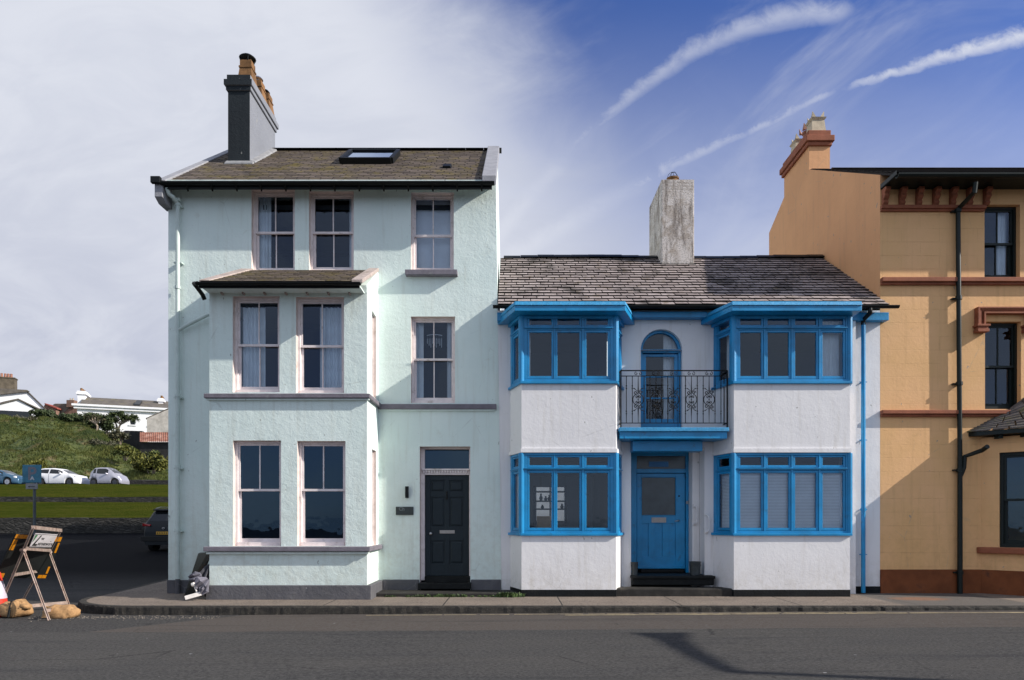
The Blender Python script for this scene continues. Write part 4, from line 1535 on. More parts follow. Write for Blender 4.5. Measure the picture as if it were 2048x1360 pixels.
gw.prism([(ox1, YW, -.3), (ox1, YW, 8.5), (ox1, 17.35, 10.41), (ox1, 20.0, 9.0), (ox1, 20.0, -.3)], (-.3, 0, 0))
gw.build('gable_wall', M['ochre_plain'], og)
cc = MB()
ocx0, ocx1, oy0, oy1 = ox0 - .0, ox0 + .53, 17.35, 18.94
cc.box(ocx0 - .06, ocx1 + .04, oy0 - .05, oy1 + .05, 11.0, 11.10)
cc.box(ocx0 - .10, ocx1 + .09, oy0 - .09, oy1 + .09, 11.10, 11.25)
cc.box(ocx0 - .03, ocx1 + .02, oy0 - .03, oy1 + .03, 11.25, 11.40)
och = cc.build('chimney_cap', M['terracotta'], og, bevel=.015)
for i, yy in enumerate((17.62, 18.13, 18.62)):
    p_ = MB()
    r2 = math.sqrt(2)
    cxp = ox0 + .29
    if i == 1:
        p_.lathe((cxp, yy, 11.38), [(.13, 0), (.10, .36), (.13, .37), (.13, .42), (.1, .42)], 14)
        kz = 11.80
        mt_ = M['pot_red']
    else:
        p_.lathe((cxp, yy, 11.38), [(.19 * r2, 0), (.155 * r2, .36), (.18 * r2, .39), (.195 * r2, .42), (.15 * r2, .43)], 4, rot=math.pi / 4)
        kz = 11.80
        mt_ = M['pot_cream']
    for (ax_, ay_) in ((-1, -1), (1, -1), (1, 1), (-1, 1)):
        s_ = .15
        p_.loft([(cxp + ax_ * s_, yy + ay_ * s_, kz), (cxp + ax_ * (s_ - .11), yy + ay_ * s_, kz), (cxp + ax_ * (s_ - .05), yy + ay_ * (s_ - .05), kz), (cxp + ax_ * s_, yy + ay_ * (s_ - .11), kz)],
                [(cxp + ax_ * s_, yy + ay_ * s_, kz + .16), (cxp + ax_ * (s_ - .01), yy + ay_ * s_, kz + .16), (cxp + ax_ * (s_ - .01), yy + ay_ * (s_ - .01), kz + .16), (cxp + ax_ * s_, yy + ay_ * (s_ - .01), kz + .16)])
    p_.build('chimney_pot', mt_, och)
oey, oez, ory, orz = 13.45, 8.33, 17.4, 10.42
slates('roof', M['slate_orange'], og, ox0 + .02, ox1, ox0 + .02, ox1, oey, oez, ory, orz, .2, .3)
rr_ = MB()
rr_.hexa([(ox0 + .5, ory, orz - .04), (ox1, ory, orz - .04), (ox1, 20.2, 8.6), (ox0 + .5, 20.2, 8.6), (ox0 + .5, ory, orz + .03), (ox1, ory, orz + .03), (ox1, 20.2, 8.7), (ox0 + .5, 20.2, 8.7)])
rr_.build('rear_roof_slope', M['slate_orange'], og)
rd = MB()
i = ox0 + .6
while i < ox1:
    rd.prism([(i, ory - .12, orz + .0), (i, ory, orz + .07), (i, ory + .12, orz + .0)], (.44, 0, 0))
    i += .45
rd.build('ridge_tiles', M['slate_orange'], og)
tr_ = MB()
tr_.box(ox0 - .003, WX(1968), YW - .09, YW - .001, WZ(420), WZ(413))
tr_.box(ox0 - .002, WX(1967), YW - .055, YW - .002, WZ(424), WZ(420) - .001)
for (p0, p1) in ((557.5, 566), (821.5, 829)):
    tr_.box(ox0 - .003, ox1, YW - .11, YW - .001, WZ(p1), WZ(p0))
    tr_.box(ox0 - .002, ox1, YW - .06, YW - .002, WZ(p1 + 5), WZ(p1) - .001)
tr_.build('string_course', M['terracotta'], og, bevel=.008)
for i in range(7):
    x_ = WX(1762.5 + i * 33.7)
    c = MB()
    c.prism([(x_, YW - .17, WZ(380)), (x_, YW - .18, WZ(386)), (x_, YW - .12, WZ(391)), (x_, YW - .14, WZ(397)), (x_, YW - .07, WZ(403)), (x_, YW - .10, WZ(408)), (x_, YW - .06, WZ(412.5)), (x_, YW - .003, WZ(412.5)), (x_, YW - .003, WZ(380))], (.105, 0, 0))
    c.build('eave_bracket', M['terracotta'], og, bevel=.008)
gt = MB()
half_gutter(gt, ox0 + .02, ox1, oey - .03, oez - .03, .075)
gt.box(ox0 + .01, ox1, oey + .05, YW - .003, WZ(379) + .0, WZ(379) + .05)
gt.box(ox0 + .01, ox1, oey + .04, oey + .07, WZ(379) + .01, oez - .03)
gt.box(ox0 + .0, ox0 + .008, oey - .04, YW - .01, WZ(379) + .01, oez + .04)
gt.build('gutter', M['dkgreen'], og)
# windows
for i, o_ in enumerate(ow):
    sash(og, frw, o_[0], o_[1], o_[2], o_[3], .2, M['dkgreen'], '2', ((.62, 1.0),) if i % 2 == 0 else (), glassm='glass', box=.05, st=.05)
# hood mould over the middle window
hm = MB()
h0, h1 = WX(1948), WX(2064)
for k_, (dd, e) in enumerate(((.0, .03), (.035, .06), (.07, .09), (.13, .05))):
    x0_, x1_ = h0 + dd, h1 - dd
    zt2 = WZ(617) - dd * .75
    th = .035
    hm.box(x0_, x1_, YW - .15 + e * .6, YW - .002 - k_ * .001, zt2 - th, zt2 - .001)
    hm.box(x0_, x0_ + th, YW - .15 + e * .6, YW - .002 - k_ * .001, WZ(652), zt2 - th)
    hm.box(x1_ - th, x1_, YW - .15 + e * .6, YW - .002 - k_ * .001, WZ(652), zt2 - th)
for s_ in (h0 - .035, h1 - .24):
    hm.box(s_, s_ + .26, YW - .17, YW - .002, WZ(656), WZ(652) - .001)
    hm.box(s_ + .03, s_ + .23, YW - .14, YW - .002, WZ(661), WZ(656) - .001)
    hm.box(s_ + .015, s_ + .245, YW - .155, YW - .003, WZ(667), WZ(661) - .001)
hm.build('hood_mould', M['terracotta'], og, bevel=.004)
pl = MB()
pl.box(ox0 + .001, 9.62, YW - .03, YW + .1, -.2, WZ(1139))
# canted ground floor bay
cb0, cb1, cyb_ = 9.62, 10.75, 12.88
pl.prism([(cb0, YW + .1, -.2), (cb0 - .02, YW - .03, -.2), (cb1, cyb_ - .03, -.2), (ox1 - 1, cyb_ - .03, -.2), (ox1 - 1, YW + .1, -.2)], (0, 0, WZ(1139) + .2))
pl.build('plinth', M['brick_red_plinth'], og, bevel=.01)
bw, brv = MB(), MB()
Lc = math.hypot(cb1 - cb0, YW - cyb_)
Uc = ((cb1 - cb0) / Lc, (cyb_ - YW) / Lc)
Nc = (-Uc[1], Uc[0])
zt3 = 3.18
wall(bw, brv, (cb0, YW), Uc, Nc, 0, Lc, 0, zt3, [(.31, 1.28, .95, 2.86)])
cyZ = lambda py: ZZ(py, cyb_)
wop = (cb1 + .3, cb1 + 1.3, .95, 2.86)
wall(bw, brv, (0, cyb_), U1, N1, cb1, ox1 - 1, 0, zt3, [wop])
bw.build('bay_wall', M['orange'], og)
reveals(brv, 'bay_window_reveal', M['orange'], og)
bs = MB()
bs.prism([(cb0 - .10, YW - .001, .82), (cb0 - .08, YW - .06, .82), (cb1 - .07, cyb_ - .10, .82), (cb1 + 2, cyb_ - .10, .82), (cb1 + 2, cyb_ + .1, .82), (cb1, cyb_ + .1, .82), (cb0 + .1, YW, .82)], (0, 0, .128))
bs.build('bay_window_sill', M['terracotta'], og, bevel=.02)
sash(og, Fr((cb0, YW), Uc, Nc), .31, 1.28, .95, 2.86, .15, M['dkgreen'], '1', (), glassm='glass_dark', box=.06, st=.06, name='bay_window')
sash(og, Fr((0, cyb_), U1, N1), wop[0], wop[1], wop[2], wop[3], .2, M['dkgreen'], '1', (), glassm='glass_dark', box=.06, st=.06, name='bay_window')
# hipped bay roof: eave outline to the wall
ez3 = 3.30
er = MB()
EO = [(9.33, YW - .002, ez3), (9.40, 13.85, ez3), (10.62, 12.60, ez3), (ox1 - .8, 12.60, ez3), (ox1 - .8, YW - .002, ez3)]
top3 = [(9.95, YW - .003, 3.62), (10.0, YW - .004, 3.64), (10.65, YW - .005, 4.12), (ox1 - 1.6, YW - .006, 4.12), (ox1 - 1.5, YW - .003, 4.12)]
rr3 = random.Random(3)
nn = 9
for s_ in range(3):
    for r_ in range(nn):
        f0, f1 = r_ / nn, (r_ + 1.15) / nn
        A0 = Vector(EO[s_]).lerp(Vector(top3[s_]), f0)
        B0 = Vector(EO[s_ + 1]).lerp(Vector(top3[s_ + 1]), f0)
        A1 = Vector(EO[s_]).lerp(Vector(top3[s_]), min(1, f1))
        B1 = Vector(EO[s_ + 1]).lerp(Vector(top3[s_ + 1]), min(1, f1))
        L_ = (B0 - A0).length
        k = max(1, int(L_ / .27))
        for q in range(k):
            t0, t1 = q / k, (q + 1) / k - .02
            up_ = Vector((0, 0, .022 + rr3.uniform(0, .006)))
            a0, a1 = A0.lerp(B0, t0), A0.lerp(B0, t1)
            c0_, c1_ = A1.lerp(B1, t0), A1.lerp(B1, t1)
            er.loft([a0, a1, c1_ + Vector((0, 0, -.004)), c0_ + Vector((0, 0, -.004))], [a0 + up_, a1 + up_, c1_, c0_], rr3.random())
er.build('bay_roof', M['slate_orange'], og)
eb3 = MB()
eo2 = [(p[0] + .03, p[1] + (.03 if i in (2, 3) else 0), ez3 - .09) for i, p in enumerate(EO)]
eb3.prism(eo2, (0, 0, .085))
half_gutter(eb3, 10.6, ox1 - .8, 12.58, ez3 - .02, .05)
for i in range(7):
    x_ = 9.72 + i * .30
    y_ = max(12.9, 13.86 - (x_ - 9.72))
    eb3.box(x_, x_ + .08, y_ - .24, y_ - .10, ez3 - .17, ez3 - .092)
eb3.build('bay_gutter', M['dkgreen'], og)
# main downpipe
dp = MB()
yp = YW - .085
X_ = XX(1916, yp)
dp.tube([(XX(1949, oey), oey - .03, ZZ(366, oey)), (XX(1949, oey), oey - .0, ZZ(384, oey)), (X_ + .02, yp - .02, ZZ(416, yp)), (X_, yp, ZZ(424, yp)), (X_ + .04, yp, ZZ(930, yp)), (X_ + .04, yp, .0)], [.045, .045, .045, .045, .045, .05], 12)
for py_ in (421, 596, 767, 940, 1145):
    z_ = ZZ(py_, yp)
    xo = X_ + .04 * (py_ - 421) / 510 if py_ < 931 else X_ + .04
    dp.tube([(xo, yp, z_ - .035), (xo, yp, z_ + .035)], .062, 12)
    dp.box(xo - .11, xo + .05, yp + .02, YW - .001, z_ - .015, z_ + .015)
dp.tube([(XX(1975, 13.5), 13.5, ZZ(893, 13.5)), (XX(1968, 13.6), 13.65, ZZ(900, 13.6)), (X_ + .14, yp - .0, ZZ(913, yp)), (X_ + .12, yp, ZZ(935, yp)), (X_ + .05, yp, ZZ(952, yp))], .045, 10)
dp.build('downpipe', M['dkgreen'], og)
rm = MB()
rm.box(ox0 + .6, ox1 - .4, YW + 2.2, YW + 2.3, .05, 8.0)
for z_ in (3.2, 5.9):
    rm.box(ox0 + .6, ox1 - .4, YW + .3, YW + 2.2, z_, z_ + .3)
rm.box(ox0 + .6, ox1 - .4, YW + .3, YW + 2.2, 8.0, 8.1)
rm.box(9.8, ox1 - 1.1, YW + .25, YW + .3, .3, 3.1)
rm.build('dim_interior', M['room'], og)

# ============================================================ GROUND
def rz(X):
    return max(-.15, min(-.07, -.15 + .0062 * (X + 5.0)))


def gz(X, Y):
    z_ = rz(X)
    if Y > 13.5:
        z_ = rz(-10) + (0.035 * (Y - 13.5)) if X < -7.5 else -.15
    return z_


m, t, b = material('worn asphalt')
co = t.node('ShaderNodeTexCoord').outputs['Object']
x, y, z = t.sep(co)
n1 = t.noise(t.vscale(co, (.25, 1.0, 1.0)), 1.2, 5, 0.6, 0.3)
n2 = t.noise(co, 120.0, 3, 0.7)
n3 = t.noise(co, 26.0, 5, 0.75)
c = t.mix(t.ss(n1, 0.3, 0.7), (0.052, 0.051, 0.052), (0.074, 0.070, 0.066))
wob = t.m('MULTIPLY', t.m('SUBTRACT', t.noise(co, 1.3, 4, 0.6), 0.5), 0.16)
ys = t.m('ADD', y, wob)
strip = t.m('MULTIPLY', t.ss(ys, 10.02, 10.06), t.m('SUBTRACT', 1.0, t.ss(y, 13.2, 14.5)))
strip_x = t.ss(t.m('SUBTRACT', x, t.m('MULTIPLY', y, .9)), -15.35, -15.25)
c = t.mix(t.m('MULTIPLY', strip, strip_x), c, t.mix(n3, (0.085, 0.068, 0.058), (0.125, 0.102, 0.088)))
dark = t.m('MULTIPLY', strip, t.m('SUBTRACT', 1.0, strip_x))
c = t.mix(t.m('MULTIPLY', dark, .7), c, (0.035, 0.034, 0.036))
seam = t.m('SUBTRACT', 1.0, t.ss(t.m('ABSOLUTE', t.m('SUBTRACT', ys, 10.02)), 0.0, 0.05))
c = t.mix(t.m('MULTIPLY', seam, t.ss(n3, .45, .6, 0, .7)), c, (0.02, 0.02, 0.02))
seam2 = t.m('SUBTRACT', 1.0, t.ss(t.m('ABSOLUTE', t.m('SUBTRACT', t.m('ADD', y, t.m('MULTIPLY', wob, .6)), 7.35)), 0.0, 0.04))
c = t.mix(t.m('MULTIPLY', t.m('MULTIPLY', seam2, t.ss(n3, .5, .6, 0, .8)), t.ss(x, 0.8, 1.5)), c, (0.02, 0.02, 0.02))
g5 = t.noise(t.vscale(co, (.7, 1, 1)), 34.0, 3, 0.75)
c = t.mix(t.ss(g5, .35, .65, 0, .55), t.mix(.35, c, (0.02, 0.02, 0.02)), (0.115, 0.11, 0.105))
spk = t.ss(t.noise(co, 55.0, 2, 0.5), 0.68, 0.73)
c = t.mix(t.m('MULTIPLY', spk, .6), c, (0.20, 0.19, 0.18))
spk2 = t.ss(t.noise(t.vscale(co, (1, 1, 1)), 9.0, 2, 0.5), 0.775, 0.785)
c = t.mix(t.m('MULTIPLY', spk2, .8), c, (0.3, 0.3, 0.3))
pt_ = t.ss(t.noise(co, 5.0, 3, 0.6), 0.70, 0.74)
c = t.mix(t.m('MULTIPLY', pt_, .5), c, (0.025, 0.025, 0.027))
vq = t.node('ShaderNodeTexVoronoi', feature='DISTANCE_TO_EDGE')
t.l.new(t.vscale(co, (.35, .9, 1)), vq.inputs['Vector'])
vq.inputs['Scale'].default_value = 0.8
cq = t.m('MULTIPLY', t.m('SUBTRACT', 1.0, t.ss(t.m('ADD', vq.outputs['Distance'], t.m('MULTIPLY', t.m('SUBTRACT', n3, .5), .04)), 0.0, 0.008)), t.ss(n1, .48, .6))
c = t.mix(t.m('MULTIPLY', cq, .6), c, (0.02, 0.02, 0.021))
st_r = t.noise(t.vscale(co, (.12, 1.6, 1)), 2.2, 5, .7)
c = t.mix(t.ss(st_r, .5, .7, 0, .45), c, (0.035, 0.035, 0.038))
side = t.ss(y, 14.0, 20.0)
c = t.mix(side, c, (0.006, 0.0065, 0.008))  # side street's shade painted into the asphalt colour
t.put(b.inputs['Base Color'], c)
b.inputs['Roughness'].default_value = 0.9
b.inputs['Specular IOR Level'].default_value = 0.04
bn = t.node('ShaderNodeBump')
bn.inputs['Distance'].default_value = 0.006
bn.inputs['Strength'].default_value = 0.8
t.l.new(t.m('ADD', n2, n3), bn.inputs['Height'])
t.l.new(bn.outputs[0], b.inputs['Normal'])
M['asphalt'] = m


def sheet(name, xs, ys, fn, mat, kind='structure', smooth=False):
    mb = MB()
    vs = [(x_, y_, fn(x_, y_)) for y_ in ys for x_ in xs]
    k = len(xs)
    fs = [(j * k + i, j * k + i + 1, (j + 1) * k + i + 1, (j + 1) * k + i) for j in range(len(ys) - 1) for i in range(k - 1)]
    mb.add(vs, fs)
    o = mb.build(name, mat, smooth=smooth, fixn=False)
    o['kind'] = kind
    return o


gxs = [-600, -200, -80, -40, -20, -12, -7.6, -7.4, -5, -3, -1, 1, 3, 5, 8, 12, 20, 60, 200, 600]
gys = [-25, -10, 0, 4, 8, 10, 12, 13.0, 13.5, 14.5, 18, 24, 30, 39.3]
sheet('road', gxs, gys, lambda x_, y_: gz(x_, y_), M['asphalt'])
sea_m = simple('sea water', (0.02, 0.05, 0.07), 0.15, .2, .05, .6, 1.5)
so = sheet('sea', [-1500, 1500], [-2500, -24.9], lambda x_, y_: -3.0, sea_m)
qw = MB()
qw.box(-600, 600, -25.2, -24.98, -4, .75)
tag(qw.build('sea_wall', M['coping'], origin=(0, -25, -4)), 'low pale sea wall across the road', 'wall')

# pavement
m, t, b = material('aggregate concrete')
co = t.node('ShaderNodeTexCoord').outputs['Object']
x, y, z = t.sep(co)
n1 = t.noise(co, 1.5, 5, 0.6, .4)
n2 = t.noise(co, 60.0, 3, 0.8)
n3 = t.noise(co, 7.0, 6, 0.7)
c = t.mix(t.ss(n1, 0.3, 0.7), (0.135, 0.103, 0.080), (0.205, 0.158, 0.124))
n4 = t.noise(co, 24.0, 4, 0.8)
c = t.mix(t.ss(n4, 0.46, 0.62, 0, .75), c, (0.23, 0.195, 0.165))
c = t.mix(t.ss(n4, 0.46, 0.36, 0, .75), c, (0.035, 0.03, 0.026))
c = t.mix(t.ss(n3, 0.56, 0.72, 0, .8), c, (0.060, 0.050, 0.042))
px_ = t.m('MULTIPLY', t.m('FRACT', t.m('ADD', t.m('DIVIDE', x, 2.1), .08)), 2.1)
jt = t.m('SUBTRACT', 1.0, t.ss(t.m('ABSOLUTE', t.m('SUBTRACT', px_, 1.05)), 0.006, 0.018))
jt = t.m('MULTIPLY', jt, t.ss(x, -5.4, -5.2))
c = t.mix(t.m('MULTIPLY', jt, .85), c, (0.018, 0.017, 0.015))
cr = t.node('ShaderNodeTexVoronoi', feature='DISTANCE_TO_EDGE')
t.l.new(t.vscale(co, (.5, 1.1, 1)), cr.inputs['Vector'])
cr.inputs['Scale'].default_value = 0.9
ck = t.m('MULTIPLY', t.m('SUBTRACT', 1.0, t.ss(cr.outputs['Distance'], 0.0, 0.008)), t.ss(n1, .5, .6))
c = t.mix(t.m('MULTIPLY', ck, .8), c, (0.025, 0.022, 0.02))
patch = t.m('MULTIPLY', t.ss(x, 6.85, 7.0), t.m('SUBTRACT', 1.0, t.ss(x, 9.2, 9.35)))
c = t.mix(t.m('MULTIPLY', patch, .8), c, t.mix(n3, (0.07, 0.065, 0.06), (0.10, 0.088, 0.08)))
rdx = t.m('DIVIDE', t.m('SUBTRACT', x, 7.75), .65)
rdy = t.m('DIVIDE', t.m('SUBTRACT', y, 13.0), .35)
rd_ = t.m('ADD', t.m('MULTIPLY', rdx, rdx), t.m('MULTIPLY', rdy, rdy))
c = t.mix(t.m('MULTIPLY', t.ss(rd_, 1.1, 0.2), t.ss(n3, .3, .6, .3, .8)), c, (0.24, 0.105, 0.05))
t.put(b.inputs['Base Color'], c)
b.inputs['Roughness'].default_value = 0.85
bn = t.node('ShaderNodeBump')
bn.inputs['Distance'].default_value = 0.012
t.l.new(t.m('SUBTRACT', t.m('ADD', n2, t.m('MULTIPLY', n3, .8)), t.m('MULTIPLY', jt, 1.5)), bn.inputs['Height'])
t.l.new(bn.outputs[0], b.inputs['Normal'])
M['pave'] = m
m, t, b = material('rough kerb concrete')
co = t.node('ShaderNodeTexCoord').outputs['Object']
n1 = t.noise(co, 6.0, 6, 0.7, .4)
n2 = t.noise(co, 45.0, 4, 0.8)
c = t.mix(t.ss(n1, 0.35, 0.65), (0.012, 0.011, 0.010), (0.045, 0.039, 0.032))
c = t.mix(t.ss(n2, 0.60, 0.68, 0, .7), c, (0.20, 0.18, 0.15))
t.put(b.inputs['Base Color'], c)
b.inputs['Roughness'].default_value = 0.9
bn = t.node('ShaderNodeBump')
bn.inputs['Distance'].default_value = 0.03
t.l.new(t.m('ADD', n2, n1), bn.inputs['Height'])
t.l.new(bn.outputs[0], b.inputs['Normal'])
M['kerb'] = m

KY = 11.84
KX = -8.25
rc = 1.6
arc_ = [(KX + rc - rc * math.cos(a_), KY + rc - rc * math.sin(a_)) for a_ in [math.pi / 2 * i / 10 for i in range(11)]]
front = [(60, KY), (12, KY)] + [(KX + rc + i * .5, KY) for i in range(34, 0, -1)] + arc_[::-1]
pv = MB()
outer = front + [(KX, 14.6), (KX, 20.0), (KX, 39.0)]


def pz(x_, y_):
    z_ = 0.0
    if x_ < -7 and y_ > 13.5:
        z_ = .14 + gz(x_, y_) if .14 + gz(x_, y_) > 0 else 0.0
    return z_


inner_w = .13
def inset(pts, e):
    res = []
    for i, p in enumerate(pts):
        a_ = Vector(pts[max(0, i - 1)])
        c_ = Vector(pts[min(len(pts) - 1, i + 1)])
        tt = (c_ - a_).normalized()
        nn_ = Vector((tt.y, -tt.x))
        res.append((p[0] + nn_.x * e, p[1] + nn_.y * e))
    return res


inn = inset(outer, inner_w)
# pavement surface as strips from the kerb's inner edge to the building line
back = [(p[0], 14.2) if p[1] < 13.5 else (-6.9, p[1]) for p in inn]
for i, p in enumerate(inn):
    if p[0] < -6.7 and p[1] < 13.5:
        back[i] = (-6.9, 14.2)
vs, fs = [], []
nr = 4
for j in range(nr + 1):
    for i in range(len(inn)):
        f = j / nr
        q = (inn[i][0] * (1 - f) + back[i][0] * f, inn[i][1] * (1 - f) + back[i][1] * f)
        vs.append((q[0], q[1], pz(*q)))
k = len(inn)
for j in range(nr):
    for i in range(k - 1):
        fs.append((j * k + i, j * k + i + 1, (j + 1) * k + i + 1, (j + 1) * k + i))
pv.add(vs, fs)
o = pv.build('pavement', M['pave'], fixn=False)
o['kind'] = 'structure'
# kerb, with a chipped lip
kb = MB()
rk = random.Random(5)
# resample
pts = []
for i in range(len(outer) - 1):
    a_, b2 = Vector(outer[i]), Vector(outer[i + 1])
    L_ = (b2 - a_).length
    q = max(1, int(L_ / .06)) if a_.x < 12 and a_.y < 14 else 1
    for s_ in range(q):
        pts.append(a_.lerp(b2, s_ / q))
pts.append(Vector(outer[-1]))
ins = inset([tuple(p) for p in pts], inner_w)
kv = []
for i, p in enumerate(pts):
    zt_ = pz(p.x, p.y) + .002
    chip = rk.uniform(0, 1)
    rough = .004 + (.010 if 2 < p.x < 6.6 else .004)
    e1 = rk.uniform(-rough, rough)
    e2 = rk.uniform(-rough, rough)
    pin = Vector(ins[i])
    out_ = (p - pin).normalized()
    a_ = p + out_ * e1
    kv += [(a_.x, a_.y, -.3), (a_.x, a_.y, zt_ - .028 + e2 * .6), (p.x - out_.x * (.018 + e2), p.y - out_.y * (.018 + e2), zt_ + e1 * .25), (pin.x, pin.y, zt_)]
kf = []
for i in range(len(pts) - 1):
    for j in range(3):
        kf.append((i * 4 + j, i * 4 + j + 1, (i + 1) * 4 + j + 1, (i + 1) * 4 + j))
kb.add(kv, kf)
o = kb.build('kerb', M['kerb'], fixn=False)
o['kind'] = 'structure'

# worn yellow line and its grey edge
yl = MB()
for (xa, xb) in ((.9, 20.0),):
    x_ = xa
    while x_ < xb:
        w_ = rk.uniform(.25, .9)
        x2 = min(xb, x_ + w_)
        y0_, y1_ = 11.53 + rk.uniform(-.01, .01), 11.60 + rk.uniform(-.01, .01)
        yl.poly([(x_, y0_, rz(x_) + .004), (x2, y0_, rz(x2) + .004), (x2, y1_, rz(x2) + .004), (x_, y1_, rz(x_) + .004)])
        x_ = x2 + (rk.uniform(0, .05) if rk.random() < .6 else 0)
x_ = -2.5
while x_ < 6:
    x2 = x_ + rk.uniform(.2, .8)
    yl.poly([(x_, 11.66, rz(x_) + .004), (x2, 11.66, rz(x2) + .004), (x2, 11.70, rz(x2) + .004), (x_, 11.70, rz(x_) + .004)])
    x_ = x2 + rk.uniform(0, .1)
o = yl.build('road_line', simple('worn yellow road paint', (0.36, 0.29, 0.17), .8, .2, 9, .3, 50, dirt=(0.08, 0.07, 0.06), dirt_amt=.8, dirt_scale=5), fixn=False)
o['kind'] = 'structure'

# ledge in front of the mint house door, and weeds at its foot
lg = MB()
lg.box(XX(744, 13.35), XX(1040, 13.35), 13.32, 13.96, -.1, .072)
lg.build('door_ledge', M['stone_ledge'], mint, bevel=.02)
M['leaf'] = simple('weed leaves', (0.05, 0.085, 0.022), .7, .5, 9, 0)


def blades(mb, cx, cy, cz, n_, h, spread, rr, w=.012):
    for _ in range(n_):
        a_ = rr.uniform(0, 6.28)
        b2 = rr.uniform(0, spread)
        x0_, y0_ = cx + math.cos(a_) * b2 * .5, cy + math.sin(a_) * b2 * .3
        hh = h * rr.uniform(.5, 1)
        lx, ly = math.cos(a_) * hh * rr.uniform(.1, .7), math.sin(a_) * hh * rr.uniform(.1, .5)
        s_ = w * rr.uniform(.6, 1.3)
        ca, sa = math.cos(a_ + 1.57) * s_, math.sin(a_ + 1.57) * s_
        mb.add([(x0_ - ca, y0_ - sa, cz), (x0_ + ca, y0_ + sa, cz), (x0_ + lx * .5 + ca, y0_ + ly * .5 + sa, cz + hh * .65), (x0_ + lx * .5 - ca, y0_ + ly * .5 - sa, cz + hh * .65), (x0_ + lx, y0_ + ly, cz + hh * .9)],
               [(0, 1, 2, 3), (3, 2, 4)], rr.random())


wd = MB()
rw_ = random.Random(9)
for i in range(120):
    x_ = XX(rw_.uniform(770, 1040), 13.29)
    blades(wd, x_, 13.29 + rw_.uniform(-.02, .01), .0, 3, .05, .06, rw_)
for i in range(70):
    x_ = XX(rw_.gauss(1018, 9), 13.3)
    blades(wd, x_, 13.27 + rw_.uniform(-.04, .02), .0, 4, .12, .09, rw_, .016)
for i in range(40):
    x_ = XX(rw_.gauss(895, 22), 13.3)
    blades(wd, x_, 13.28, .0, 3, .08, .07, rw_)
o = wd.build('weeds', M['leaf'], fixn=False)
o['kind'] = 'stuff'

# grit by the kerb at the left
gr_ = MB()
for i in range(420):
    x_ = -7.9 + rw_.random() ** 1.5 * 3.2 - .2
    y_ = 11.55 + rw_.gauss(0, .12) - (x_ + 8) * .0
    if y_ > KY - .03 and x_ > KX:
        y_ = KY - rw_.uniform(.03, .2)
    s_ = rw_.uniform(.004, .011)
    gr_.hexa([(x_ - s_, y_ - s_, -.151), (x_ + s_, y_ - s_, -.151), (x_ + s_ * .7, y_ + s_, -.151), (x_ - s_ * .8, y_ + s_, -.151),
              (x_ - s_ * .7, y_ - s_ * .6, -.149 + s_), (x_ + s_ * .6, y_ - s_ * .7, -.15 + s_), (x_ + s_ * .5, y_ + s_ * .5, -.15 + s_), (x_ - s_ * .5, y_ + s_ * .6, -.15 + s_)])
o = gr_.build('grit', simple('loose grit', (0.17, 0.145, 0.12), .9, .4, 30, 0), fixn=False)
o['kind'] = 'stuff'

# ============================================================ STREET OBJECTS AT THE LEFT
rust = simple('rusty galvanised angle iron', (0.33, 0.25, 0.21), .6, .25, 9, .3, 60, metal=.2, dirt=(0.16, 0.06, 0.03), dirt_amt=.45, dirt_scale=7)
blk = simple('black sign board', (0.003, 0.005, 0.0045), .7, .3, 3, .1, 30)
amber = simple('amber reflective tape', (0.72, 0.27, 0.005), .4, .12, 12, .1, 60)
fA, fB = Vector((-7.60, 11.2, -.148)), Vector((-8.35, 12.87, -.13))
fC, fD = Vector((-9.05, 11.98, -.148)), Vector((-9.8, 13.65, -.12))
H1, H2 = Vector((-8.27, 11.55, .99)), Vector((-8.95, 13.2, .88))
T1, T2 = H1 + (H1 - fC) * .34, H2 + (H2 - fD) * .40
T2.z += .02
sg = empty('roadworks_sign', (-8.7, 12.4, -.15), 'folding roadworks sign of rusty angle iron seen from behind, weighted by a sandbag', 'road sign')
fm = MB()
for a_, b2 in ((fA, H1), (fB, H2), (fC, T1), (fD, T2)):
    fm.bar(a_, b2, .034, .010)
    fm.bar(a_ + Vector((.015, 0, 0)), b2 + Vector((.015, 0, 0)), .010, .034)
fm.bar(T1, T2, .05, .06)
fm.bar(H1 + Vector((.02, 0, .03)), H2 + Vector((.02, 0, .03)), .05, .06)
q = .62
fm.bar(fC.lerp(H1, q), fD.lerp(H2, q), .04, .05)
q = .07
fm.bar(fC.lerp(H1, q * .2 + .07), fB.lerp(H2, .07) + Vector((.0, 0, .0)), .03, .06)
fm.bar(fA.lerp(H1, .13), fA.lerp(H1, .13) + Vector((-.06, .5, .0)), .03, .05)
fm.build('sign_frame', rust, sg)
for Hh in (H1, H2):
    b_ = MB()
    b_.tube([Hh + Vector((.05, -.03, 0)), Hh + Vector((-.06, .03, 0))], .028, 8)
    b_.build('hinge_bolt', rust, sg)
bd = MB()
q4 = [P3(-10, 1156, 11.75), P3(92, 1157, 13.75), P3(126, 1073, 13.3), P3(32, 1067, 11.35)]
nb = (q4[1] - q4[0]).cross(q4[3] - q4[0]).normalized()
if nb.dot(Vector((0, 0, EYE)) - q4[0]) < 0:
    nb = -nb
bd.loft([p - nb * .012 for p in q4], q4)
board = bd.build('sign_board', blk, sg)


def onq(q_, u_, v_, e):
    a_ = q_[0].lerp(q_[1], u_)
    b2 = q_[3].lerp(q_[2], u_)
    return a_.lerp(b2, v_) + e


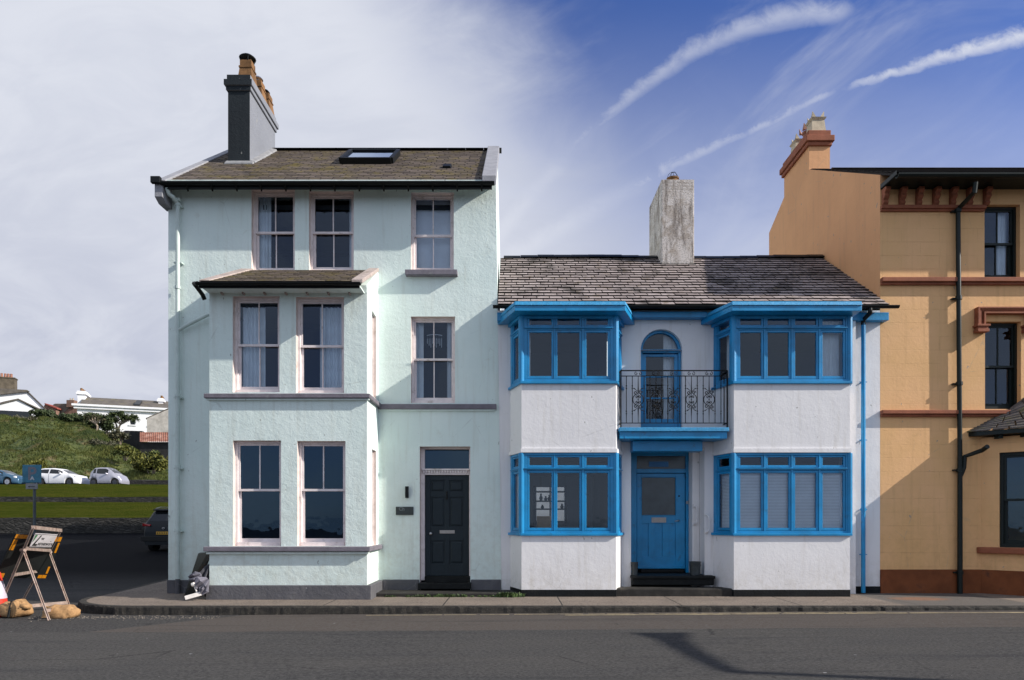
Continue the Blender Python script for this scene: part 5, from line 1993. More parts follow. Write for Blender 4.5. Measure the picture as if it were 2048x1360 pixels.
def tape(cells, name):
    for (u0, u1, v0, v1) in cells:
        tp = MB()
        nx = max(1, round((u1 - u0) / .09))
        nv = max(1, round((v1 - v0) / .13))
        for i in range(nx):
            for j in range(nv):
                a_, b2 = u0 + (u1 - u0) * i / nx, u0 + (u1 - u0) * (i + .93) / nx
                c_, d2 = v0 + (v1 - v0) * j / nv, v0 + (v1 - v0) * (j + .93) / nv
                tp.loft([onq(q4, a_, c_, nb * .001), onq(q4, b2, c_, nb * .001), onq(q4, b2, d2, nb * .001), onq(q4, a_, d2, nb * .001)],
                        [onq(q4, a_, c_, nb * .003), onq(q4, b2, c_, nb * .003), onq(q4, b2, d2, nb * .003), onq(q4, a_, d2, nb * .003)])
        tp.build('reflective_tape', amber, board)


tape([(.01, .24, .90, .99), (.01, .09, .64, .88)], 'a')
tape([(.84, .99, .88, .99), (.94, .99, .62, .86)], 'b')
tape([(.80, .99, .01, .09), (.94, .99, .12, .30)], 'c')
tape([(.01, .14, .01, .12)], 'd')
# maker's panel
pn = MB()
tqr = [H1.lerp(T1, .17), H2.lerp(T2, .24), H2.lerp(T2, .84), H1.lerp(T1, .78)]
tq = [tqr[0].lerp(tqr[1], .10), tqr[0].lerp(tqr[1], .90), tqr[3].lerp(tqr[2], .90), tqr[3].lerp(tqr[2], .10)]
nt_ = (tq[1] - tq[0]).cross(tq[3] - tq[0]).normalized()
if nt_.dot(Vector((0, 0, EYE)) - tq[0]) < 0:
    nt_ = -nt_
pn.loft([p + nt_ * .02 for p in tq], [p + nt_ * .028 for p in tq])
panel = pn.build('name_panel', simple('white panel', (0.72, 0.68, 0.70), .5, .06, 12, .1, 40), sg)
inkm = simple('dark lettering', (0.02, 0.02, 0.02), .6, .1, 5, 0)
ln = MB()
for (v0, v1) in ((.93, .96), (.03, .06)):
    ln.poly([onq(tq, 0, v0, nt_ * .030), onq(tq, 1, v0, nt_ * .030), onq(tq, 1, v1, nt_ * .030), onq(tq, 0, v1, nt_ * .030)])
ln.build('panel_rule', inkm, panel, fixn=False)
lo = MB()
lo.poly([onq(tq, .02, .35, nt_ * .031), onq(tq, .12, .9, nt_ * .031), onq(tq, .02, .9, nt_ * .031)])
lo.build('green_mark', simple('green print', (0.05, 0.2, 0.07), .6, .1, 5, 0), panel, fixn=False)
lo = MB()
lo.poly([onq(tq, .04, .12, nt_ * .032), onq(tq, .12, .12, nt_ * .032), onq(tq, .30, .88, nt_ * .032), onq(tq, .24, .88, nt_ * .032), onq(tq, .21, .72, nt_ * .032)])
lo.poly([onq(tq, .04, .12, nt_ * .0335), onq(tq, .25, .12, nt_ * .0335), onq(tq, .25, .25, nt_ * .0335), onq(tq, .08, .25, nt_ * .0335)])
lo.build('slash_mark', inkm, panel, fixn=False)


def text_mesh(name, body, mat, parent, o, ux, uz, size, thick=0.0):
    """lettering as mesh; o = lower left, ux/uz = world directions"""
    cu = bpy.data.curves.new(name, 'FONT')
    cu.body = body
    cu.size = 1.0
    cu.resolution_u = 3
    cu.offset = 0.022
    tmp = bpy.data.objects.new(name + '_tmp', cu)
    COL.objects.link(tmp)
    bpy.context.view_layer.update()
    me = bpy.data.meshes.new_from_object(tmp.evaluated_get(bpy.context.evaluated_depsgraph_get()))
    bpy.data.objects.remove(tmp)
    wx_ = max(v_.co.x for v_ in me.vertices)
    off = WL[parent.name]
    for v_ in me.vertices:
        x_, y_ = v_.co.x, v_.co.y
        v_.co = Vector(o) + Vector(ux) * (x_ * size) + Vector(uz) * (y_ * size) - off
    me.materials.clear()
    me.materials.append(mat)
    ob = bpy.data.objects.new(name, me)
    COL.objects.link(ob)
    ob.parent = parent
    WL[ob.name] = off
    return ob


uxv = (tq[1] - tq[0])
uzv = (tq[3] - tq[0])
text_mesh('lettering', 'watling', inkm, panel, onq(tq, .33, .55, nt_ * .033), uxv * .72, uzv * 1.45, .26)
text_mesh('lettering', 'streetworks', inkm, panel, onq(tq, .27, .17, nt_ * .033), uxv * .60, uzv * 1.45, .26)


def blob(cx, cy, cz, rx, ry, rz_, seed, pw=.6, nz_=.12, rot=0.0):
    mb = MB()
    rr = random.Random(seed)
    ph = [rr.uniform(0, 6.28) for _ in range(8)]
    nu, nv = 28, 14
    vs = []
    for j in range(nv + 1):
        vv = -math.pi / 2 + math.pi * j / nv
        for i in range(nu):
            uu = 2 * math.pi * i / nu
            def sp(c_, e):
                return math.copysign(abs(c_) ** e, c_)
            x_ = rx * sp(math.cos(vv), pw) * sp(math.cos(uu), pw)
            y_ = ry * sp(math.cos(vv), pw) * sp(math.sin(uu), pw)
            z_ = rz_ * sp(math.sin(vv), pw)
            d2 = 1 + nz_ * (math.sin(3 * uu + ph[0] + 2 * vv) * .5 + math.sin(7 * uu + ph[1]) * math.cos(3 * vv + ph[2]) * .45 + math.sin(11 * uu + 5 * vv + ph[3]) * .3)
            x_, y_, z_ = x_ * d2, y_ * d2, z_ * d2
            z_ *= 1 - .25 * (x_ / rx) ** 2 + nz_ * .8 * math.sin(x_ / rx * 6 + ph[4] + y_ * 9)
            z_ = max(z_, -rz_ * .75)
            vs.append((cx + x_ * math.cos(rot) - y_ * math.sin(rot), cy + x_ * math.sin(rot) + y_ * math.cos(rot), cz + z_))
    fs = [(j * nu + i, j * nu + (i + 1) % nu, (j + 1) * nu + (i + 1) % nu, (j + 1) * nu + i) for j in range(nv) for i in range(nu)]
    mb.add(vs, fs)
    return mb


hess = simple('tan woven sandbag', (0.36, 0.205, 0.09), .9, .3, 9, 1.0, 18, dirt=(0.20, 0.11, 0.05), dirt_amt=.35, dirt_scale=4)
s1 = empty('sandbag', (XX(124, 11.55), 11.55, -.15), 'tan sandbag lying across the right foot of the roadworks sign', 'sandbag')
x1_, y1_ = XX(124, 11.55), 11.55
sb = blob(x1_, y1_, -.065, .25, .17, .125, 3)
sb.build('bag', hess, s1, smooth=True)
fl_ = MB()
fl_.loft([(x1_ - .24, y1_ - .16, -.13), (x1_ - .10, y1_ - .19, -.13), (x1_ - .06, y1_ - .16, .03), (x1_ - .22, y1_ - .1, .05)],
         [(x1_ - .24, y1_ - .14, -.13), (x1_ - .10, y1_ - .17, -.13), (x1_ - .06, y1_ - .12, .035), (x1_ - .22, y1_ - .07, .055)])
fl_.build('bag_flap', hess, s1)
s2_ = empty('sandbag', (XX(38, 11.6), 11.6, -.15), 'tan sandbag with gathered neck beside the red and white cone', 'sandbag')
x2_, y2_ = XX(33, 11.65), 11.65
sb = blob(x2_, y2_, -.03, .25, .2, .15, 8, .75, .14, -.3)
sb.build('bag', hess, s2_, smooth=True)
sb = blob(x2_ + .09, y2_ - .03, .03, .22, .10, .07, 14, .8, .2, -.6)
sb.build('bag_neck', hess, s2_, smooth=True)
st3 = MB()
st3.tube([(x2_ + .02, y2_ - .22, -.13), (x2_ + .03, y2_ - .19, .02), (x2_ - .02, y2_ - .08, .12)], .022, 6)
st3.build('bag_strap', M['black'], s2_)

# cone at the frame's edge
cxn, cyn = XX(-13, 11.75), 11.75
cn = empty('traffic_cone', (cxn, cyn, -.15), 'red and white traffic cone at the left beside the roadworks sign', 'traffic cone')
redm = simple('red cone plastic', (0.62, 0.04, 0.02), .45, .1, 5, .1, 30, dirt=(0.35, .1, .07), dirt_amt=.2)
whm = simple('grubby white sleeve', (0.50, 0.45, 0.52), .5, .12, 5, .1, 30)
c_ = MB()
c_.lathe((cxn, cyn, -.15), [(.27 * 1.41, 0), (.27 * 1.41, .03), (.26 * 1.41, .045)], 4, rot=math.pi / 4)
c_.build('cone_base', redm, cn, bevel=.01)
c_ = MB()
c_.lathe((cxn, cyn, -.15), [(.22, .046), (.19, .30)], 28)
c_.build('cone_lower', redm, cn, smooth=False)
c_ = MB()
c_.lathe((cxn, cyn, -.15), [(.196, .301), (.135, .60)], 28)
c_.build('cone_sleeve', whm, cn)
c_ = MB()
c_.lathe((cxn, cyn, -.15), [(.13, .601), (.05, .98), (.04, .99)], 28)
c_.build('cone_top', redm, cn)

# parking sign
YP = 22.0
zg = gz(-15, YP)
ps = empty('parking_sign', (XX(69, YP), YP, zg), 'blue parking sign with small arrow plate on a grey post', 'road sign')
c_ = MB()
c_.tube([(XX(69, YP), YP, zg), (XX(69, YP), YP, ZZ(934, YP))], .042, 12)
c_.build('post', simple('dark grey post', (0.07, 0.08, 0.085), .5, .2, 4, .1, 40), ps)
sx0_, sx1_, sz0_, sz1_ = XX(47.5, YP), XX(85, YP), ZZ(965.5, YP), ZZ(930, YP)
c_ = MB()
c_.box(sx0_, sx1_, YP - .065, YP - .045, sz0_, sz1_)
pb = c_.build('parking_plate', simple('faded blue plate', (0.03, 0.16, 0.24), .5, .2, 8, .1, 30, dirt=(0.05, 0.22, 0.34), dirt_amt=.5, dirt_scale=5), ps, bevel=.008)
text_mesh('parking_letter', 'P', simple('faded pink grey letter', (0.16, 0.15, 0.18), .6, .2, 30, 0), pb, (sx0_ + .16, YP - .068, sz0_ + .10), (1, 0, 0), (0, 0, 1), .58)
c_ = MB()
ax_, az_ = XX(67.5, YP), ZZ(960, YP)
c_.add([(ax_ - .075, YP - .07, az_), (ax_, YP - .07, az_ + .13), (ax_ + .075, YP - .07, az_), (ax_ + .04, YP - .07, az_ - .01), (ax_, YP - .07, az_ + .035), (ax_ - .04, YP - .07, az_ - .01)], [(0, 4, 1), (1, 4, 2), (0, 5, 4), (4, 3, 2)])
c_.build('white_chevron', simple('white mark', (0.5, 0.52, 0.55), .6, .1, 5, 0), pb, fixn=False)
c_ = MB()
c_.box(XX(54, YP), XX(78, YP), YP - .065, YP - .045, ZZ(978.5, YP), ZZ(967, YP))
ab = c_.build('arrow_plate', simple('grubby white plate', (0.22, 0.22, 0.23), .6, .15, 8, .1, 30), ps, bevel=.012)
c_ = MB()
az_ = ZZ(973.5, YP)
c_.add([(XX(58.5, YP), YP - .068, az_), (XX(62, YP), YP - .068, az_ + .035), (XX(62, YP), YP - .068, az_ + .012), (XX(72.5, YP), YP - .068, az_ + .012),
        (XX(72.5, YP), YP - .068, az_ - .012), (XX(62, YP), YP - .068, az_ - .012), (XX(62, YP), YP - .068, az_ - .035)], [(0, 1, 6), (2, 3, 4, 5)])
c_.build('arrow', inkm, ab, fixn=False)

# leaning board and folded parasols at the corner of the mint house
lb = empty('leaning_board', (XX(395, 13.6), 13.5, 0), 'black rounded display board leaning against the mint house corner', 'sign board')
c_ = MB()
yb_ = 13.35
pts = [P3(364, 1196, yb_ + .1), P3(369, 1190, yb_ + .1), P3(396, 1107, yb_ - .1), P3(400, 1105, yb_ - .1), P3(415, 1104, yb_ - .35), P3(421, 1107, yb_ - .42), P3(421, 1112, yb_ - .42), P3(386, 1196, yb_ - .05)]
c_.prism(pts, (.0, .03, 0))
lbo = c_.build('board_panel', simple('black glossy board', (0.008, 0.012, 0.011), .25, .3, 3, .02, 10), lb, bevel=.006)


def folded(mb, path, rs, k=40, lobes=6, ph=0.0, depth=.38):
    path = [Vector(p) for p in path]
    rings = []
    for i, p in enumerate(path):
        tt = (path[min(i + 1, len(path) - 1)] - path[max(i - 1, 0)]).normalized()
        ref = Vector((0, 1, 0))
        a_ = tt.cross(ref).normalized()
        b2 = tt.cross(a_)
        rings.append([p + (a_ * math.cos(2 * math.pi * j / k) + b2 * math.sin(2 * math.pi * j / k)) * rs[i] * (1 - depth + depth * math.cos(lobes * 2 * math.pi * j / k + ph + i * .5)) for j in range(k)])
    vs = [q for rg in rings for q in rg]
    fs = [(i * k + j, i * k + (j + 1) % k, (i + 1) * k + (j + 1) % k, (i + 1) * k + j) for i in range(len(rings) - 1) for j in range(k)]
    fs += [tuple(range(k))[::-1], tuple(range((len(rings) - 1) * k, len(rings) * k))]
    mb.add(vs, fs)


cloth = simple('grey lilac folded canvas', (0.13, 0.125, 0.155), .8, .25, 6, .5, 30)
clothd = simple('dark grey folded canvas', (0.055, 0.055, 0.065), .8, .25, 6, .5, 30)
yq = 12.78
p1 = empty('folded_parasol', (XX(395, yq), yq, 0), 'folded grey parasol with a white pole slumped on the pavement at the mint house corner', 'parasol', 'folded parasols against the mint house')
c_ = MB()
folded(c_, [P3(416, 1158, yq + .05), P3(406, 1166, yq), P3(396, 1174, yq - .02), P3(398, 1184, yq - .03)], [.05, .16, .10, .04], ph=1)
folded(c_, [P3(412, 1170, yq - .02), P3(408, 1180, yq - .05), P3(401, 1189, yq - .07)], [.05, .10, .03], ph=2)
folded(c_, [P3(380, 1156, yq + .08), P3(392, 1154, yq + .05), P3(402, 1150, yq + .06)], [.06, .11, .05], ph=.3)
c_.build('canopy', cloth, p1, smooth=False)
c_ = MB()
c_.bar(P3(370, 1196, yq - .15), P3(402, 1187, yq - .08), .035, .075)
c_.tube([P3(384, 1170, yq - .08), P3(389, 1168, yq - .08)], .04, 8)
c_.tube([P3(389, 1173, yq - .08), P3(394, 1185, yq - .08)], .016, 6)
c_.build('pole', simple('white painted wood', (0.74, 0.70, 0.66), .5, .1, 5, .2, 30), p1, bevel=.005)
p2 = empty('folded_parasol', (XX(412, 12.98), 12.98, 0), 'darker folded parasol standing upright behind the slumped one, by the mint bay', 'parasol', 'folded parasols against the mint house')
c_ = MB()
folded(c_, [P3(423, 1128, 12.98), P3(417, 1136, 12.98), P3(409, 1152, 12.98), P3(411, 1168, 12.98), P3(414, 1184, 12.98), P3(415, 1193, 12.98)], [.03, .08, .14, .13, .10, .05], lobes=5)
c_.build('canopy', clothd, p2, smooth=False)

# pots on the step of the white house
for i, (px_, yy, r_, h_, lab) in enumerate(((1269, 13.98, .072, .265, 'small dark metal pot at the left end of the blue door step'), (1390, 14.0, .115, .275, 'dark galvanised pot at the right end of the blue door step'))):
    e = empty('metal_pot', (XX(px_, yy), yy, .372), lab, 'pot', 'pots beside the blue door')
    mb = MB()
    mb.lathe((XX(px_, yy), yy, .373), [(r_ * .88, 0), (r_, h_ * .93), (r_ * 1.07, h_ * .94), (r_ * 1.07, h_), (r_ * .95, h_), (r_ * .9, h_ * .75)], 24)
    mb.build('pot_body', simple('dull dark zinc', (0.045, 0.055, 0.06), .45, .3, 6, .2, 20, metal=.4), e)
    mb = MB()
    mb.tube([(XX(px_, yy) + r_ * 1.05 * math.cos(t_), yy - .02 - r_ * 1.05 * abs(math.sin(t_)) * .3, .373 + h_ * .78 - .05 * math.sin(t_)) for t_ in [math.pi * q / 10 for q in range(11)]], .004, 5)
    mb.build('pot_handle', M['iron'], e)

# street lamp standing outside the picture at the right; its shadow lies on the road
lx, ly = 13.74, 4.56
lp = empty('street_lamp', (lx, ly, -.08), 'tall grey street lamp with an arm over the road', 'street lamp')
mb = MB()
mb.tube([(lx, ly, -.08), (lx, ly, 2.0), (lx, ly, 6.8)], [.11, .09, .07], 14)
lam = simple('grey painted steel', (0.2, 0.22, 0.22), .5, .1, 4, .1, 30)
mb.build('lamp_post', lam, lp)
mb = MB()
mb.tube([(lx, ly, 6.8), (lx - .03, ly + .6, 6.84), (lx - .05, ly + 1.4, 6.87), (lx - .05, ly + 2.0, 6.88)], [.07, .085, .10, .12], 10)
mb.build('lamp_arm', lam, lp)
mb = MB()
for q in (-1,):
    mb.loft([(lx - .25, ly + 1.95, 6.86), (lx + .2, ly + 1.95, 6.86), (lx + .34, ly + 2.5, 6.86), (lx - .5, ly + 2.5, 6.86)],
            [(lx - .2, ly + 2.05, 6.97), (lx + .15, ly + 2.05, 6.97), (lx + .25, ly + 2.4, 6.97), (lx - .35, ly + 2.4, 6.97)])
mb.build('lamp_head', lam, lp, bevel=.03)

# ============================================================ CARS
def lerp_tab(tab, x_):
    if x_ <= tab[0][0]:
        return tab[0][1]
    for (a_, b2) in zip(tab, tab[1:]):
        if x_ <= b2[0]:
            return a_[1] + (b2[1] - a_[1]) * (x_ - a_[0]) / (b2[0] - a_[0])
    return tab[-1][1]


def car(name, loc, rotz, L, W2, top, belt, wheels, wr, roofw, paint, label, win, shield, rear, rim, lights, cat='car', group=None, gap=.18):
    root = empty(name, loc, label, cat, group)
    root.rotation_euler = (0, 0, rotz)
    WL[root.name] = Vector((0, 0, 0))
    xs = sorted(set([i * L / 44 for i in range(45)] + [w_ + wr * 1.18 * math.cos(a_) for w_ in wheels for a_ in [math.pi * q / 8 for q in range(9)]]))
    mb = MB()
    rings = []

    def ring(x_):
        zt_ = lerp_tab(top, x_)
        zb_ = min(lerp_tab(belt, x_), zt_ - .015)
        z0 = gap
        for w_ in wheels:
            dd = abs(x_ - w_)
            if dd < wr * 1.18:
                z0 = max(z0, wr + math.sqrt(max(0, (wr * 1.18) ** 2 - dd * dd)) * .98)
        z0 = min(z0, zb_ - .05)
        e = min(x_, L - x_)
        w_ = W2 * (1 - .22 * max(0, (1 - e / .55)) ** 2)
        cab = min(1, max(0, (zt_ - zb_) / .35))
        wt = w_ * .95 * (1 - cab) + min(roofw, w_) * cab
        zm_ = z0 + (zb_ - z0) * .5
        h = [(w_ * .93, z0), (w_ * .985, z0 + .04), (w_, zm_), (w_ * .955, zb_), (wt, max(zb_, zt_ - .05)), (wt * .86, zt_), (wt * .45, zt_ + .018)]
        return h
    for x_ in xs:
        h = ring(x_)
        rings.append([(x_, y_, z_) for y_, z_ in h] + [(x_, -y_, z_) for y_, z_ in h[::-1]])
    k = len(rings[0])
    fs = [(i * k + j, i * k + j + 1, (i + 1) * k + j + 1, (i + 1) * k + j) for i in range(len(rings) - 1) for j in range(k - 1)]
    fs += [tuple(range(k)), tuple(range((len(rings) - 1) * k, len(rings) * k))]
    mb.add([p for rg in rings for p in rg], fs)
    body = mb.build('body', paint, root, smooth=False)
    md = body.modifiers.new('s', 'WEIGHTED_NORMAL')
    # windows follow the side of the body
    for (xa, xb) in win:
        for sd_ in (1, -1):
            g_ = MB()
            q = 8
            lo_, hi_ = [], []
            for i in range(q + 1):
                x_ = xa + (xb - xa) * i / q
                h = ring(x_)
                f0, f1 = .10, .90
                y0_, z0 = h[3]
                y1_, z1 = h[4]
                lo_.append((x_, sd_ * (y0_ + (y1_ - y0_) * f0 + .008), z0 + (z1 - z0) * f0))
                hi_.append((x_, sd_ * (y0_ + (y1_ - y0_) * f1 + .008), z0 + (z1 - z0) * f1))
            g_.add(lo_ + hi_, [(i, i + 1, q + 2 + i, q + 1 + i) for i in range(q)])
            g_.build('side_window', carglass, root, fixn=False)
    for (nm, (xa, xb)) in (('windscreen', shield), ('rear_window', rear)):
        g_ = MB()
        vs = []
        q = 4
        for i in range(q + 1):
            x_ = xa + (xb - xa) * i / q
            h = ring(x_)
            z_ = h[5][1] + .022
            w_ = h[5][0] * .97
            vs += [(x_, -w_, z_ - .006), (x_, 0, z_ + .006), (x_, w_, z_ - .006)]
        g_.add(vs, [(i * 3 + j, i * 3 + j + 1, i * 3 + j + 4, i * 3 + j + 3) for i in range(q) for j in range(2)])
        g_.build(nm, carglass, root, fixn=False)
    for w_ in wheels:
        for sd_ in (1, -1):
            g_ = MB()
            ya = sd_ * (W2 - .02)
            yb3 = sd_ * (W2 - .22)
            g_.tube([(w_, yb3, wr), (w_, ya - sd_ * .02, wr), (w_, ya, wr)], [wr, wr, wr * .93], 26)
            wh_ = g_.build('wheel', tyre, root)
            g_ = MB()
            g_.tube([(w_, ya - sd_ * .03, wr), (w_, ya + sd_ * .006, wr)], [wr * .66, wr * .64], 20)
            for a_ in range(5):
                an = a_ * 2 * math.pi / 5 + .3
                g_.bar((w_, ya + sd_ * .012, wr), (w_ + wr * .6 * math.cos(an), ya + sd_ * .012, wr + wr * .6 * math.sin(an)), .05, .02, up=(0, 1, 0))
            g_.build('rim', rim, wh_)
    for (nm, x0_, x1_, y0_, z0, z1, mt) in lights:
        for sd_ in (1, -1):
            g_ = MB()
            ya = sd_ * y0_
            g_.lathe(((x0_ + x1_) / 2, ya, z0), [((x1_ - x0_) * .40, 0), ((x1_ - x0_) * .5, (z1 - z0) * .3), ((x1_ - x0_) * .5, (z1 - z0) * .7), ((x1_ - x0_) * .3, z1 - z0)], 12)
            g_.build(nm, mt, root, smooth=True)
    # mirrors
    mx_ = win[-1][1] - .05
    for sd_ in (1, -1):
        g_ = MB()
        h = ring(mx_)
        zz_ = h[3][1]
        g_.loft([(mx_ - .06, sd_ * (W2 - .04), zz_), (mx_ + .07, sd_ * (W2 - .04), zz_), (mx_ + .05, sd_ * (W2 + .15), zz_ + .02), (mx_ - .06, sd_ * (W2 + .15), zz_ + .02)],
                [(mx_ - .06, sd_ * (W2 - .02), zz_ + .13), (mx_ + .05, sd_ * (W2 - .02), zz_ + .13), (mx_ + .02, sd_ * (W2 + .14), zz_ + .15), (mx_ - .06, sd_ * (W2 + .14), zz_ + .15)])
        g_.build('mirror', paint, root, bevel=.02)
    # door seams
    g_ = MB()
    for (xa, xb) in win:
        for x_ in (xa - .03,):
            h = ring(x_)
            pts_ = [(x_, -(h[j][0] + .004), h[j][1]) for j in (1, 2, 3)]
            g_.tube(pts_, .007, 4)
    g_.build('door_seam', tyre, root)
    return root, ring


def paintm(name, col, rough=.3, metal=0.0):
    m_ = simple(name, col, rough, .04, 2, 0, 20, metal=metal, coat=.6)
    return m_


carglass = simple('car glass', (0.012, 0.014, 0.016), .06, .1, 2, 0)
tyre = simple('tyre rubber', (0.012, 0.012, 0.012), .8, .1, 8, .2, 40)
rimm = simple('alloy rim', (0.5, 0.5, 0.52), .3, .1, 8, 0, metal=.8)
rimd = simple('dark alloy rim', (0.10, 0.10, 0.11), .4, .1, 8, 0, metal=.8)
clear = simple('clear lamp glass', (0.6, 0.62, 0.65), .1, .1, 8, 0)
redl = simple('red lamp glass', (0.25, 0.01, 0.012), .15, .1, 8, 0)
YC = 58.3
zc_ = 4.40
hb_top = [(0, .62), (.06, .92), (.20, 1.12), (.42, 1.40), (.9, 1.475), (1.6, 1.49), (2.15, 1.43), (2.55, 1.24), (3.0, 1.0), (3.5, .90), (3.8, .76), (3.95, .52)]
hb_belt = [(0, .62), (.2, 1.08), (1.0, 1.0), (2.9, .92), (3.1, .99), (3.95, .5)]
car('hatchback_car', (XX(170, YC) - 3.95, YC, zc_), 0, 3.95, .86, hb_top, hb_belt, (.72, 3.13), .31, .60, paintm('white car paint', (0.80, 0.80, 0.82)),
    'white hatchback parked on the upper road between a blue car and a small silver car', [(.45, 1.35), (1.45, 2.5)], (2.35, 2.95), (.12, .45), rimd,
    [('headlight', 3.42, 3.72, .66, .66, .86, clear)], group='cars parked along the upper road')
cp_top = [(0, .7), (.5, .95), (1.2, 1.3), (1.9, 1.38), (2.5, 1.33), (3.1, 1.05), (3.5, .93), (4.0, .82), (4.2, .55)]
cp_belt = [(0, .7), (.6, .92), (3.0, .90), (3.2, .9), (4.2, .5)]
car('coupe_car', (XX(50, YC) - 4.2, YC, zc_), 0, 4.2, .88, cp_top, cp_belt, (.75, 3.3), .32, .60, paintm('steel blue car paint', (0.045, 0.11, 0.18), .25, .3),
    'steel blue car parked on the upper road, leftmost of the row', [(1.0, 1.6), (1.7, 2.85)], (2.6, 3.08), (.55, 1.1), rimm,
    [('headlight', 3.65, 4.02, .62, .62, .80, clear)], group='cars parked along the upper road')
sm_top = [(0, .7), (.06, 1.05), (.16, 1.25), (.45, 1.50), (.9, 1.55), (1.4, 1.54), (1.75, 1.36), (2.15, 1.02), (2.5, .85), (2.66, .6), (2.7, .45)]
sm_belt = [(0, .7), (.3, 1.02), (1.0, .95), (2.0, .92), (2.7, .45)]
car('microcar', (XX(252, YC) - 2.75, YC, zc_), .0, 2.72, .78, sm_top, sm_belt, (.42, 2.2), .29, .58, paintm('silver car paint', (0.42, 0.41, 0.46), .3, .4),
    'small silver car at the right end of the row on the upper road', [(.38, .60), (.68, 1.62)], (1.5, 2.1), (.05, .3), rimd,
    [('headlight', 2.3, 2.55, .58, .60, .80, clear)], group='cars parked along the upper road')
suv_top = [(0, .75), (.04, 1.02), (.14, 1.14), (.45, 1.56), (.62, 1.62), (1.6, 1.66), (2.6, 1.6), (3.4, 1.1), (4.2, .98), (4.4, .6)]
suv_belt = [(0, .75), (.15, 1.08), (3.3, 1.0), (4.4, .6)]
suv, sring = car('suv_car', (-13.28, 26.0, gz(-13, 26) - .0), math.pi / 2, 4.45, .925, suv_top, suv_belt, (.85, 3.5), .35, .62, simple('dark blue black car paint', (0.004, 0.007, 0.010), .4, .1, 2, 0, spec=.3),
                 'dark car parked facing away beside the mint house, rear and yellow number plate showing', [(.6, 1.6), (1.7, 2.9)], (2.7, 3.35), (.15, .44), rimd, [], gap=.26)
for sd_ in (1, -1):
    g_ = MB()
    g_.hexa([(-.01, sd_ * .52, .98), (.14, sd_ * .87, .98), (.30, sd_ * .895, 1.0), (.1, sd_ * .5, 1.0), (.03, sd_ * .52, 1.04), (.12, sd_ * .86, 1.08), (.30, sd_ * .88, 1.08), (.12, sd_ * .5, 1.06)])
    g_.build('tail_light', redl, suv)
    g_ = MB()
    g_.box(.015, .09, sd_ * .79 - .09, sd_ * .79 + .09, .50, .54)
    g_.build('reflector', redl, suv)
g_ = MB()
g_.box(-.035, -.02, -.26, .26, .66, .77)
pl8 = g_.build('number_plate', simple('yellow plate', (0.55, 0.30, 0.02), .5, .1, 5, 0), suv)
g_ = MB()
for i in range(7):
    y_ = .21 - i * .068
    g_.box(-.038, -.0352, y_ - .018, y_ + .014, .685, .745)
g_.build('plate_marks', inkm, pl8)
g_ = MB()
g_.tube([(-.012 + .0, .03 * math.cos(t_) * 1.6, .90 + .03 * math.sin(t_)) for t_ in [2 * math.pi * i / 12 for i in range(13)]], .008, 5)
g_.build('badge', M['steel'], suv)
g_ = MB()
for sd_ in (1, -1):
    g_.tube([(.6, sd_ * .6, 1.66), (1.0, sd_ * .61, 1.72), (2.2, sd_ * .61, 1.72), (2.6, sd_ * .6, 1.64)], .016, 6)
g_.build('roof_rail', M['steel'], suv)
g_ = MB()
g_.hexa([(-.03, -.84, .40), (.2, -.9, .40), (.2, .9, .40), (-.03, .84, .40), (-.05, -.86, .60), (.2, -.925, .60), (.2, .925, .60), (-.05, .86, .60)])
g_.build('rear_bumper', tyre, suv, bevel=.02)
g_ = MB()
g_.hexa([(.30, -.55, 1.57), (.62, -.57, 1.60), (.62, .57, 1.60), (.30, .55, 1.57), (.30, -.56, 1.62), (.62, -.58, 1.66), (.62, .58, 1.66), (.30, .56, 1.62)])
g_.build('spoiler', tyre, suv, bevel=.01)

# ============================================================ BANK, UPPER ROAD, HILLSIDE
def interp(tab, x_):
    return lerp_tab(tab, x_)


m, t, b = material('mown grass')
co = t.node('ShaderNodeTexCoord').outputs['Object']
x, y, z = t.sep(co)
n1 = t.noise(t.vscale(co, (.25, 1.2, 1)), 1.0, 6, .7)
n2 = t.noise(t.vscale(co, (.6, 2.0, 1)), 3.5, 5, .75)
c = t.mix(t.ss(n1, .3, .7), (0.030, 0.050, 0.006), (0.066, 0.074, 0.011))
c = t.mix(t.ss(n2, .45, .7, 0, .6), c, (0.115, 0.095, 0.025))
c = t.mix(t.ss(t.noise(co, 9, 5, .8), .3, .5, .5, 0), c, (0.03, 0.05, 0.01))
t.put(b.inputs['Base Color'], c)
b.inputs['Roughness'].default_value = .95
b.inputs['Specular IOR Level'].default_value = 0.0
bn = t.node('ShaderNodeBump')
bn.inputs['Distance'].default_value = .25
t.l.new(t.noise(co, 6, 5, .8), bn.inputs['Height'])
t.l.new(bn.outputs[0], b.inputs['Normal'])
M['lawn'] = m
m, t, b = material('rough hillside turf')
co = t.node('ShaderNodeTexCoord').outputs['Object']
n1 = t.noise(t.vscale(co, (.6, .8, 1.2)), .28, 7, .72, .6)
n2 = t.noise(co, 1.6, 6, .75)
n3 = t.noise(t.vscale(co, (.7, .7, 1.5)), .7, 4, .6, .5)
c = t.mix(t.ss(n1, .35, .65), (0.032, 0.055, 0.012), (0.085, 0.098, 0.022))
c = t.mix(t.ss(n3, .55, .68, 0, .85), c, (0.15, 0.115, 0.055))
c = t.mix(t.ss(n2, .5, .68, 0, .6), c, (0.15, 0.15, 0.035))
c = t.mix(t.ss(n2, .5, .36, 0, .8), c, (0.018, 0.028, 0.008))
t.put(b.inputs['Base Color'], c)
b.inputs['Roughness'].default_value = .95
M['turf'] = m
m, t, b = material('grass blades')
co = t.node('ShaderNodeTexCoord').outputs['Object']
at = t.node('ShaderNodeAttribute')
at.attribute_name = 'rnd'
n1 = t.noise(t.vscale(co, (.6, .8, 1.2)), .28, 7, .72, .6)
n3 = t.noise(t.vscale(co, (.7, .7, 1.5)), .7, 4, .6, .5)
